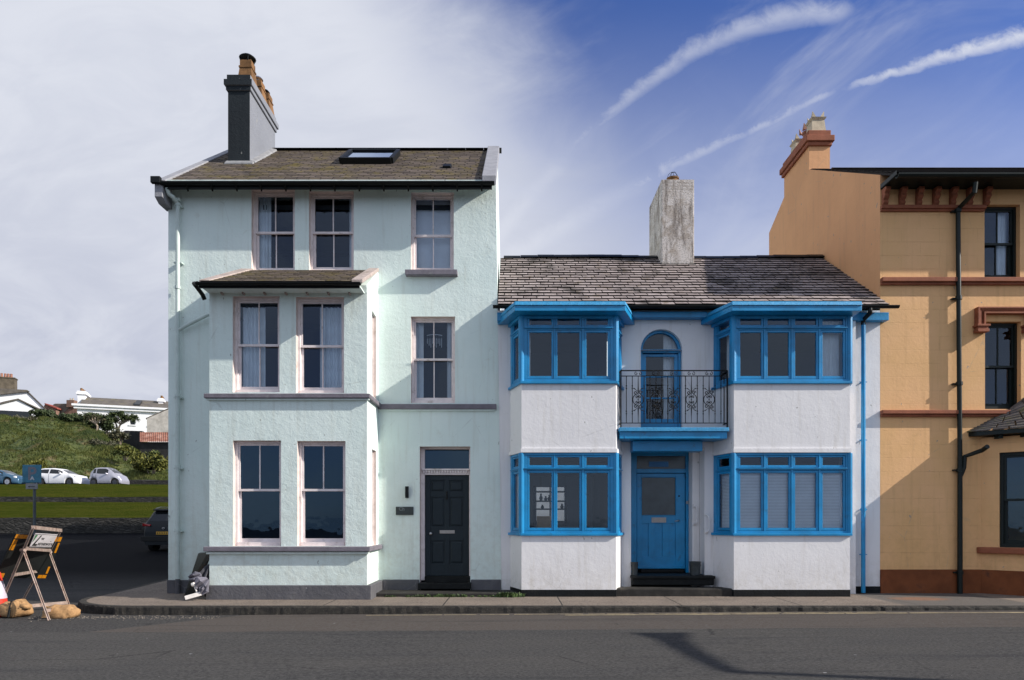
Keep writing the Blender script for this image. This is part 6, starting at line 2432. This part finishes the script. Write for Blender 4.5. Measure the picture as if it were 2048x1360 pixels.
c = t.mix(t.ss(n1, .35, .65), (0.035, 0.065, 0.012), (0.10, 0.125, 0.022))
c = t.mix(t.ss(n3, .55, .68, 0, .85), c, (0.19, 0.14, 0.06))
c = t.mix(t.m('MULTIPLY', at.outputs['Fac'], .55), c, (0.21, 0.19, 0.035))
t.put(b.inputs['Base Color'], c)
b.inputs['Roughness'].default_value = .8
M['blades'] = m

XL = list(range(-120, -20, 3)) + [-15, -5, 10, 40, 120, 600]
XL = [-600] + XL
sheet('lawn', XL, [39.2, 39.3, 41, 43, 45, 47.2], lambda x_, y_: 1.0 if y_ < 39.25 else 1.64 + (y_ - 39.35) / 7.65 * 1.10 + .02 * math.sin(x_ * .21 + y_), M['lawn'])
sheet('lawn', XL, [47.2, 47.3, 50, 53, 56.3], lambda x_, y_: 2.5 if y_ < 47.25 else 3.08 + (y_ - 47.3) / 9.0 * 1.36 + .03 * math.sin(x_ * .3 + y_), M['lawn'])
sheet('upper_road', [-600, 600], [56.3, 62.0], lambda x_, y_: 4.40, M['asphalt'])


def stone(name, c1, c2):
    m_, t_, b_2 = material(name)
    co_ = t_.node('ShaderNodeTexCoord').outputs['Object']
    vo = t_.node('ShaderNodeTexVoronoi')
    t_.l.new(t_.vscale(co_, (1.0, 1.0, 2.2)), vo.inputs['Vector'])
    vo.inputs['Scale'].default_value = 3.2
    ve = t_.node('ShaderNodeTexVoronoi', feature='DISTANCE_TO_EDGE')
    t_.l.new(t_.vscale(co_, (1.0, 1.0, 2.2)), ve.inputs['Vector'])
    ve.inputs['Scale'].default_value = 3.2
    hs = t_.sep(vo.outputs['Color'])[0]
    c_2 = t_.mix(hs, c1, c2)
    c_2 = t_.mix(t_.ss(ve.outputs['Distance'], .0, .12, .9, 0), c_2, (0.02, 0.018, 0.015))
    t_.put(b_2.inputs['Base Color'], c_2)
    b_2.inputs['Roughness'].default_value = .9
    bn_ = t_.node('ShaderNodeBump')
    bn_.inputs['Distance'].default_value = .05
    t_.l.new(t_.m('ADD', t_.m('MULTIPLY', ve.outputs['Distance'], 2), t_.noise(co_, 14, 5, .7)), bn_.inputs['Height'])
    t_.l.new(bn_.outputs[0], b_2.inputs['Normal'])
    return m_


M['stone'] = stone('dark rubble stone', (0.012, 0.012, 0.011), (0.05, 0.047, 0.042))


def rwall(name, x0_, x1_, y0_, y1_, z0, z1, mat, label, jag=.05, seed=1):
    mb = MB()
    rr = random.Random(seed)
    k = int((x1_ - x0_) / 1.2)
    vs = []
    for i in range(k + 1):
        x_ = x0_ + (x1_ - x0_) * i / k
        a_, b2 = rr.uniform(-jag, jag), rr.uniform(-jag, jag)
        zt_ = z1(x_) if callable(z1) else z1
        vs += [(x_, y0_ + b2 * .4, z0), (x_, y0_ + b2 * .4, zt_ + a_), (x_, y1_, zt_ + b2), (x_, y1_, z0)]
    fs = [(i * 4 + j, i * 4 + (j + 1) % 4, (i + 1) * 4 + (j + 1) % 4, (i + 1) * 4 + j) for i in range(k) for j in range(4)]
    fs += [(0, 1, 2, 3), (k * 4 + 3, k * 4 + 2, k * 4 + 1, k * 4)]
    mb.add(vs, fs)
    return tag(mb.build(name, mat, origin=((x0_ + x1_) / 2, y0_, z0)), label, 'wall')


rwall('retaining_wall', -75, 20, 39.0, 39.4, .3, 1.62, M['stone'], 'dark rubble stone wall below the lower lawn along the side street', .025)
rwall('terrace_wall', -75, 20, 47.0, 47.35, 2.3, 3.06, M['stone'], 'low dark stone step wall between the two strips of lawn', .06, 2)
rwall('roadside_wall', -37.0, -30.0, 61.7, 62.1, 4.2, 5.12, M['stone'], 'low dark wall behind the white and silver parked cars', .05, 3)

crest = [(-120, 14.5), (-63.8, 14.1), (-56.9, 13.6), (-53.2, 13.0), (-51, 12.3), (-49.1, 11.2), (-47, 9.9), (-42.8, 8.6), (-36, 6.5), (-20, 5.5), (600, 5.5)]


def hill(x_, y_):
    xe = x_ * 85.0 / max(y_, 70.0) if y_ < 85 else x_
    hc = interp(crest, xe)
    t_ = min(1, max(0, (y_ - 62.0) / 23.0))
    base_ = 4.42 + (hc - 4.42) * (1 - (1 - t_) ** 1.35)
    lump = .42 * math.sin(x_ * .55 + y_ * .31) * math.sin(y_ * .47 + x_ * .13) + .22 * math.sin(x_ * 1.3 + 1.7 * math.sin(y_ * .9)) + .18 * math.sin(y_ * 1.7 + x_ * .8)
    if x_ > -30:
        lump *= .2
    return base_ + lump * min(1, (y_ - 62.0) / 4) * (1 if y_ < 90 else .3)


hxs = [-600, -200, -120] + [-100 + i * 1.0 for i in range(72)] + [-25, -15, 0, 60, 600]
hys = [62.0 + i * .8 for i in range(36)] + [95, 110, 140, 250, 800, 2000]
sheet('hillside', hxs, hys, hill, M['turf'], smooth=True)
tf = MB()
rh = random.Random(21)
for i in range(15000):
    y_ = 62.3 + 24 * rh.random()
    x_ = -(1024 - rh.uniform(-20, 350)) / F * y_
    dens = math.sin(x_ * .8 + 2 * math.sin(y_ * .5)) * math.sin(y_ * .9 + x_ * .3)
    big = 1.0 + .9 * max(0, dens)
    h = rh.uniform(.10, .26) * big
    z_ = hill(x_, y_) - .03
    cc = min(1, max(0, rh.gauss(.35 + .3 * dens, .3)))
    for q in range(4):
        a_ = rh.uniform(0, 6.28)
        dx_, dy_ = math.cos(a_) * h * .55, math.sin(a_) * h * .4
        w_ = rh.uniform(.02, .06) * big
        ox_, oy_ = rh.uniform(-.15, .15), rh.uniform(-.15, .15)
        tf.add([(x_ + ox_ - w_, y_ + oy_, z_), (x_ + ox_ + w_, y_ + oy_, z_), (x_ + ox_ + dx_, y_ + oy_ + dy_, z_ + h)], [(0, 1, 2)], cc)
o = tf.build('hill_grass', M['blades'], fixn=False)
o['kind'] = 'stuff'


def leafy(mb, cx, cy, cz, rx, ry, rz_, n_, s_, rr, clumps=14, flat=.4):
    cs = []
    for _ in range(clumps):
        a_ = rr.uniform(0, 6.28)
        r_ = rr.random() ** .5
        zz_ = rr.uniform(-flat, 1)
        cs.append((cx + rx * r_ * math.cos(a_) * .75, cy + ry * r_ * math.sin(a_) * .75, cz + rz_ * zz_ * .7, rr.uniform(.25, .45), rr.random()))
    for _ in range(n_):
        c_ = cs[rr.randrange(len(cs))]
        v_ = Vector((rr.gauss(0, 1), rr.gauss(0, 1), rr.gauss(0, 1))).normalized() * (rr.random() ** .4)
        p = Vector((c_[0] + v_.x * rx * c_[3], c_[1] + v_.y * ry * c_[3], c_[2] + v_.z * rz_ * c_[3] * 1.1))
        a_ = Vector((rr.gauss(0, 1), rr.gauss(0, 1), rr.gauss(0, 1))).normalized() * s_ * rr.uniform(.6, 1.3)
        b2 = Vector((rr.gauss(0, 1), rr.gauss(0, 1), rr.gauss(0, 1))).normalized() * s_ * .6
        mb.add([p - a_, p + b2, p + a_, p - b2], [(0, 1, 2, 3)], min(1, max(0, c_[4] * .6 + rr.random() * .4)))


def leafmat(name, c1, c2):
    m_, t_, b_2 = material(name)
    at_ = t_.node('ShaderNodeAttribute')
    at_.attribute_name = 'rnd'
    t_.put(b_2.inputs['Base Color'], t_.mix(at_.outputs['Fac'], c1, c2))
    b_2.inputs['Roughness'].default_value = .7
    return m_


M['gorse'] = leafmat('gorse leaves', (0.035, 0.06, 0.012), (0.16, 0.15, 0.02))
M['hedge'] = leafmat('hedge leaves', (0.018, 0.035, 0.010), (0.06, 0.08, 0.022))
M['dullbush'] = leafmat('dull bush leaves', (0.03, 0.035, 0.018), (0.11, 0.10, 0.05))
M['bark'] = simple('pale bark', (0.25, 0.20, 0.15), .9, .3, 8, .4, 20)
rb_ = random.Random(33)


def bush(name, px, py, Y, wpx, hpx, mat, label, group=None, stems=True, n_=1500, depth=1.0, base=None):
    cx = XX(px, Y)
    w_, h_ = wpx / F * Y / 2, hpx / F * Y
    z0 = base if base is not None else ZZ(py, Y)
    e = empty(name, (cx, Y, z0), label, 'bush' if name != 'hedge' else 'hedge', group)
    mb = MB()
    leafy(mb, cx, Y, z0 + h_ * .45, w_, max(.5, w_ * .6) * depth, h_ * .55, n_, .16, rb_, 22)
    mb.build('foliage', mat, e, fixn=False)
    st_2 = MB()
    for i in range(5):
        a_ = rb_.uniform(0, 6.28)
        st_2.tube([(cx + .1 * math.cos(a_), Y + .1 * math.sin(a_), z0 - .3), (cx + w_ * .3 * math.cos(a_), Y + .2 * math.sin(a_), z0 + h_ * .4), (cx + w_ * .6 * math.cos(a_), Y + .4 * math.sin(a_), z0 + h_ * .7)], [.06, .04, .02], 5)
    st_2.build('stem', M['bark'], e)
    return e


G = 'bushes on the grassy hillside'
bush('gorse_bush', 303, 952, 66, 78, 52, M['gorse'], 'large yellow green gorse bush on the slope beside the mint house wall', G, n_=3200)
bush('gorse_bush', 140, 925, 74, 74, 40, M['gorse'], 'yellowish gorse bush in the middle of the slope above the white car', G, n_=2200)
bush('gorse_bush', 60, 918, 75, 82, 42, M['gorse'], 'broad yellow green gorse bush at the left of the slope', G, n_=2400)
bush('gorse_bush', 18, 905, 77, 50, 26, M['dullbush'], 'dull low bush at the left edge of the hillside', G, n_=1000)
bush('gorse_bush', 75, 948, 64, 45, 28, M['gorse'], 'gorse bush right behind the blue parking sign', G, n_=1000)
bush('gorse_bush', 205, 900, 74, 60, 22, M['dullbush'], 'brownish low bush on the slope below the windswept trees', G, n_=900)
bush('gorse_bush', 250, 915, 70, 60, 26, M['gorse'], 'green bush between the silver car and the dark shed wall', G, n_=1200)
bush('gorse_bush', 50, 858, 84, 60, 24, M['dullbush'], 'dull bush on the crest below the far white gable house', G, n_=1200)
bush('gorse_bush', 240, 884, 80, 46, 26, M['dullbush'], 'greyish twiggy bush at the foot of the palm like trees', G, n_=900)
bush('hedge', 92, 846, 86.5, 64, 28, M['hedge'], 'clipped dark green hedge in front of the far gable house', None, n_=3600)
bush('hedge', 146, 852, 86.5, 56, 26, M['hedge'], 'dark shaggy hedge between the small brown house and the white house', None, n_=2600)
bush('hedge', 185, 862, 86.0, 50, 36, M['hedge'], 'tall dark bush in front of the left end of the white house', None, n_=2600)
bush('hedge', 215, 868, 85.0, 30, 36, M['hedge'], 'dark bush directly beside the forked bare tree', None, n_=1500)


def palm(px, pyb, Y, hpx, label, lean_, heads, fol=True):
    cx, z0 = XX(px, Y), ZZ(pyb, Y)
    h_ = hpx / F * Y
    e = empty('windswept_tree', (cx, Y, z0), label, 'tree', 'windswept trees on the crest')
    tk = MB()
    tk.tube([(cx, Y, z0 - .5), (cx + .1, Y, z0 + h_ * .3), (cx + lean_ * .4, Y, z0 + h_ * .45)], [.16, .12, .10], 7)
    tops_ = []
    for i in range(heads):
        a_ = (i / max(1, heads - 1) - .5) * 2
        tp = (cx + lean_ + a_ * h_ * .42, Y + rb_.uniform(-.4, .4), z0 + h_ * rb_.uniform(.70, .95) - abs(a_) * h_ * .1)
        tk.tube([(cx + lean_ * .4, Y, z0 + h_ * .43), (cx + lean_ * .6 + a_ * h_ * .25, Y, z0 + h_ * .6), tp], [.09, .07, .04], 6)
        tops_.append(tp)
    tk.build('trunk', M['bark'], e)
    cr_ = MB()
    for tp in tops_:
        for q in range(70 if fol else 22):
            v_ = Vector((rb_.gauss(0, 1), rb_.gauss(0, 1), rb_.gauss(.2, .8))).normalized()
            L_ = rb_.uniform(.45, .85) * (1 if fol else .8)
            p = Vector(tp)
            sd2 = v_.cross(Vector((0, 0, 1))).normalized() * .045
            cr_.add([p - sd2, p + sd2, p + v_ * L_ * .7 + sd2 - Vector((0, 0, .05)), p + v_ * L_ - Vector((0, 0, .22)), p + v_ * L_ * .7 - sd2 - Vector((0, 0, .05))], [(0, 1, 2, 3, 4)], rb_.random())
    cr_.build('crown', M['hedge'] if fol else M['dullbush'], e, fixn=False)


palm(232, 868, 87.0, 52, 'windswept tree with spiky dark crown, left of the pair before the white house', -.2, 5)
palm(236, 869, 86.0, 46, 'pale trunked windswept tree leaning right before the white house', .8, 5)
palm(193, 862, 84.0, 34, 'forked pale bare tree in front of dark bushes', -.3, 5, False)

# ============================================================ HOUSES BEYOND THE HILL
farwhite = simple('far white render', (0.80, 0.80, 0.82), .8, .06, 1, 0)
fargrey = simple('far pale grey render', (0.42, 0.40, 0.36), .9, .2, 1.5, .3, 3, dirt=(0.22, 0.2, 0.17), dirt_amt=.4, dirt_scale=.8)
farslate = simple('far mossy slates', (0.11, 0.095, 0.08), .8, .25, 1.5, .5, 6, dirt=(0.17, 0.15, 0.06), dirt_amt=.4, dirt_scale=1.2)
farred = simple('far red tiles', (0.30, 0.07, 0.05), .8, .2, 2, .3, 6)
farbrick = simple('far brown brick', (0.20, 0.115, 0.085), .85, .2, 3, .3, 10)
farbrick2 = simple('far dark mossy brick', (0.10, 0.08, 0.055), .85, .3, 2, .4, 10)
rustm = simple('rusted corrugated sheet', (0.24, 0.095, 0.06), .8, .3, 2, .3, 6, dirt=(0.45, 0.30, 0.24), dirt_amt=.5, dirt_scale=1.0)
farblack = simple('dark shaded boarding', (0.025, 0.024, 0.024), .9, .3, 2, .2, 6)


def Q(px, py, Y):
    return P3(px, py, Y)


# white house with two chimneys, side on
YH = 96.0
hw = empty('far_white_house', (XX(255, YH), YH, 11), 'long white house on the hill with dark roof and two white chimneys', 'house')
X0, X1 = XX(168, YH), XX(345, YH)
zE, zR_ = ZZ(822, YH), ZZ(800, YH + 4)
mb = MB()
fops = [(XX(259, YH), XX(269, YH), ZZ(849, YH), ZZ(830, YH)), (XX(292, YH), XX(303, YH), ZZ(850, YH), ZZ(832, YH)), (XX(222, YH), XX(231, YH), ZZ(847, YH), ZZ(829, YH)), (XX(186, YH), XX(195, YH), ZZ(846, YH), ZZ(828, YH))]
rvm = MB()
wall(mb, rvm, (0, YH), U1, N1, X0, X1, 9.0, zE, fops, rdepth=.2)
mb.box(X0, X0 + .25, YH + .01, YH + 8, 9, zE)
mb.box(X1 - .25, X1, YH + .01, YH + 8, 9, zE)
mb.build('wall', farwhite, hw)
reveals(rvm, 'window_reveal', farwhite, hw)
mb = MB()
mb.box(X0 - .35, X1 + .1, YH - .35, YH + .2, zE, zE + .35)
mb.box(X0 - .55, X1 + .1, YH - .55, YH + .2, zE + .352, zE + .62)
mb.build('cornice', farwhite, hw)
mb = MB()
rx0_, rx1_ = XX(200, YH + 4), XX(335, YH + 4)
mb.loft([(X0 + .3, YH - .2, zE + .5), (X1 + .1, YH - .2, zE + .5), (X1 + .1, YH + 8.2, zE + .5), (X0 + .3, YH + 8.2, zE + .5)],
        [(rx0_, YH + 3.9, zR_), (X1 + .1, YH + 3.9, zR_), (X1 + .1, YH + 4.1, zR_), (rx0_, YH + 4.1, zR_)])
mb.build('roof', farslate, hw)
for (pa, pb2, pyt, yy) in ((181, 200, 787, YH + 2.6), (322, 337, 793, YH + 2.6)):
    mb = MB()
    xa_, xb_ = XX(pa, yy), XX(pb2, yy)
    zt_ = ZZ(pyt + 2, yy)
    mb.box(xa_ + .15, xb_ - .3, yy, yy + 2.6, zE, zt_ - .4)
    mb.box(xa_, xb_ - .1, yy - .15, yy + 2.75, zt_ - .4, zt_ - .1)
    mb.box(xa_ + .1, xb_ - .25, yy - .05, yy + 2.65, zt_ - .1, zt_ + .1)
    chx = mb.build('chimney', farwhite, hw)
    for i in range(3):
        mb = MB()
        mb.lathe((xa_ + .55, yy + .4 + i * .8, zt_ + .1), [(.18, 0), (.14, .35), (.17, .4), (.12, .45)], 8)
        mb.build('chimney_pot', M['pot_buff'], chx)
for o_ in fops:
    mb = MB()
    fx = Fr((0, YH), U1, N1)
    fx.box(mb, o_[0], o_[1], .1, .2, (o_[2] + o_[3]) / 2 - .05, (o_[2] + o_[3]) / 2 + .05)
    for (p, q) in ((o_[0], o_[0] + .07), (o_[1] - .07, o_[1])):
        fx.box(mb, p, q, .1, .2, o_[2], o_[3])
    fx.box(mb, o_[0] - .12, o_[1] + .12, -.12, .1, o_[2] - .15, o_[2])
    ww = mb.build('window', farwhite, hw)
    mb = MB()
    mb.poly([fx.p(o_[0], o_[2], .18), fx.p(o_[1], o_[2], .18), fx.p(o_[1], o_[3], .18), fx.p(o_[0], o_[3], .18)])
    mb.build('pane', carglass, ww, fixn=False)
mb = MB()
a_, b2 = Q(271, 816, YH + .8), Q(281, 809, YH + 2.2)
mb.hexa([(a_.x, a_.y, zE + .9), (a_.x + .7, a_.y, zE + .9), (a_.x + .85, b2.y, zE + 1.7), (a_.x + .15, b2.y, zE + 1.7), (a_.x, a_.y, zE + 1.15), (a_.x + .7, a_.y, zE + 1.15), (a_.x + .85, b2.y, zE + 1.95), (a_.x + .15, b2.y, zE + 1.95)])
mb.build('roof_light', carglass, hw)
hw.rotation_euler.z = math.radians(20)
for c_ in hw.children:
    pass

# grey gable and rusty roofed outbuilding
YG = 82.0
gg = empty('grey_gable_building', (XX(318, YG), YG, 9), 'weathered pale grey rendered gable building beside the mint house edge', 'building')
mb = MB()
mb.prism([Q(296, 867, YG), Q(296, 838, YG), Q(335, 818, YG), Q(372, 838, YG), Q(372, 867, YG)], (0, 5, 0))
mb.build('wall', fargrey, gg)
mb = MB()
mb.loft([Q(294, 839, YG), Q(335, 817, YG), Q(335, 815.5, YG), Q(294, 837, YG)], [p + Vector((0, 5.1, 0)) for p in (Q(294, 839, YG), Q(335, 817, YG), Q(335, 815.5, YG), Q(294, 837, YG))])
mb.loft([Q(335, 817, YG), Q(374, 839, YG), Q(374, 837, YG), Q(335, 815.5, YG)], [p + Vector((0, 5.1, 0)) for p in (Q(335, 817, YG), Q(374, 839, YG), Q(374, 837, YG), Q(335, 815.5, YG))])
mb.build('roof', farslate, gg)
ob = empty('rusty_roofed_shed', (XX(318, 78), 78, 7), 'dark shed with rusty red roof at the edge of the mint house', 'shed')
YS = 78.0
mb = MB()
mb.prism([Q(280, 930, YS), Q(280, 884, YS), Q(380, 884, YS), Q(380, 930, YS)], (0, 4, 0))
mb.build('wall', farblack, ob)
mb = MB()
r4 = [Q(279, 884, YS - .3), Q(382, 884, YS - .3), Q(382, 865, YS + 2.6), Q(279, 865, YS + 2.6)]
for i in range(26):
    f0, f1, fm_ = i / 26, (i + 1) / 26, (i + .5) / 26
    A_, B_, C_ = r4[0].lerp(r4[1], f0), r4[0].lerp(r4[1], fm_), r4[0].lerp(r4[1], f1)
    A2, B2, C2 = r4[3].lerp(r4[2], f0), r4[3].lerp(r4[2], fm_), r4[3].lerp(r4[2], f1)
    up_ = Vector((0, -.03, .06))
    mb.add([A_, B_ + up_, C_, C2, B2 + up_, A2], [(0, 1, 4, 5), (1, 2, 3, 4)])
mb.build('roof', rustm, ob, fixn=False)
mb = MB()
mb.prism([Q(246, 890, 83), Q(246, 863, 83), Q(250, 861, 83), Q(283, 862, 83), Q(283, 930, 83), Q(262, 930, 83)], (0, .6, 0))
tag(mb.build('dark_boundary_wall', farblack, origin=Q(262, 930, 83)), 'dark boundary wall running down beside the white house', 'wall')

# gabled white house at far left with brown chimney
YL = 100.0
hl = empty('far_gable_house', (XX(20, YL), YL, 12), 'white gabled house at the far left with a big brown brick chimney', 'house')
mb = MB()
mb.prism([Q(-60, 850, YL), Q(-60, 806, YL), Q(-15, 782, YL + 0), Q(48, 781, YL), Q(84, 822, YL), Q(84, 850, YL)], (-6.2, 8, 0))
mb.build('wall', farwhite, hl)
mb = MB()
a_ = [Q(-60, 803, YL - .3), Q(2, 788, YL - .3), Q(49, 780, YL - .3), Q(40, 777, YL + 4), Q(-60, 777, YL + 4)]
mb.prism([Q(-62, 802, YL - .4), Q(0, 790, YL - .4), Q(50, 780, YL - .4), Q(46, 777.5, YL - .4), Q(-62, 778, YL - .4)], (0, .35, 0))
mb.loft([Q(48, 781.5, YL - .2), Q(86, 823, YL - .2), Q(86, 821, YL - .2), Q(48, 779, YL - .2)], [p + Vector((-6.2, 8.2, 0)) for p in (Q(48, 781.5, YL - .2), Q(86, 823, YL - .2), Q(86, 821, YL - .2), Q(48, 779, YL - .2))])
mb.build('roof', farslate, hl)
mb = MB()
yy = YL + 1
xa_, xb_ = XX(5, yy), XX(34, yy)
mb.box(xa_, xb_, yy, yy + 1.4, ZZ(785, yy), ZZ(757, yy))
mb.box(xa_ - .08, xb_ + .08, yy - .08, yy + 1.48, ZZ(757, yy), ZZ(755, yy))
chl = mb.build('chimney', farbrick2, hl)
for p_ in (11, 17, 22, 27):
    mb = MB()
    mb.lathe((XX(p_, yy), yy + .5, ZZ(755, yy)), [(.19, 0), (.15, .5), (.19, .52), (.13, .6)], 8)
    mb.build('chimney_pot', M['pot_red'], chl)
mb = MB()
YX = 97.0
mb.prism([Q(-30, 846, YX), Q(-30, 812, YX), Q(12, 797, YX), Q(46, 818, YX), Q(62, 822, YX), Q(62, 846, YX)], (-2.1, 2.8, 0))
ext = mb.build('wall_extension', farwhite, hl)
mb = MB()
for (p, q) in (((12, 797), (64, 823)), ((12, 797), (-32, 813))):
    a4 = [Q(p[0], p[1], YX - .2), Q(q[0], q[1], YX - .2), Q(q[0], q[1] - 2.5, YX - .2), Q(p[0], p[1] - 2.5, YX - .2)]
    mb.loft(a4, [v_ + Vector((-2.1, 2.9, 0)) for v_ in a4])
mb.build('extension_roof', farslate, hl)
mb = MB()
mb.box(XX(-20, YX), XX(36, YX), YX - .06, YX - .002, ZZ(838, YX), ZZ(820.5, YX))
mb.build('window', carglass, hl)

hl.rotation_euler.z = math.radians(22)
gg.rotation_euler.z = math.radians(15)

# small brown house
YK = 108.0
hk = empty('far_brown_house', (XX(125, YK), YK, 13), 'small distant brown brick house with red tiled gable and brick chimney', 'house')
mb = MB()
mb.prism([Q(120, 850, YK), Q(122, 830, YK), Q(147, 809, YK), Q(164, 832, YK), Q(164, 850, YK)], (0, 6, 0))
mb.build('wall', farbrick, hk)
mb = MB()
mb.loft([Q(86, 826, YK), Q(125, 828, YK), Q(149, 808, YK), Q(108, 808, YK)], [p + Vector((0, .3, .12)) for p in (Q(86, 826, YK), Q(125, 828, YK), Q(149, 808, YK), Q(108, 808, YK))])
mb.build('roof', farslate, hk)
mb = MB()
mb.prism([Q(84, 850, YK - 1), Q(84, 820, YK - 1), Q(90, 808, YK - 1), Q(112, 818, YK - 1), Q(112, 850, YK - 1)], (0, .8, 0))
mb.build('front_gable', farbrick, hk)
mb = MB()
a4 = [Q(89, 808, YK - 1.2), Q(114, 818, YK - 1.2), Q(114, 815.5, YK - 1.2), Q(89, 806, YK - 1.2)]
mb.loft(a4, [v_ + Vector((0, 2, 0)) for v_ in a4])
mb.build('red_gable_roof', farred, hk)
mb = MB()
mb.box(XX(137, YK), XX(151.5, YK), YK - .5, YK + .8, ZZ(815, YK), ZZ(801, YK))
ck_ = mb.build('chimney', farbrick, hk)
for p_ in (141, 146):
    mb = MB()
    mb.lathe((XX(p_, YK), YK, ZZ(801, YK)), [(.12, 0), (.1, .3), (.13, .32)], 8)
    mb.build('chimney_pot', M['pot_cream'], ck_)

# plaque lettering (only its faint strokes can be read in the picture)
text_mesh('plaque_letters', 'Ch', simple('faint grey letters', (0.16, 0.18, 0.18), .5, .2, 60, 0), plaq, (WX(798), YW - .0335, WZ(1021)), (1, 0, 0), (0, 0, 1), .10)
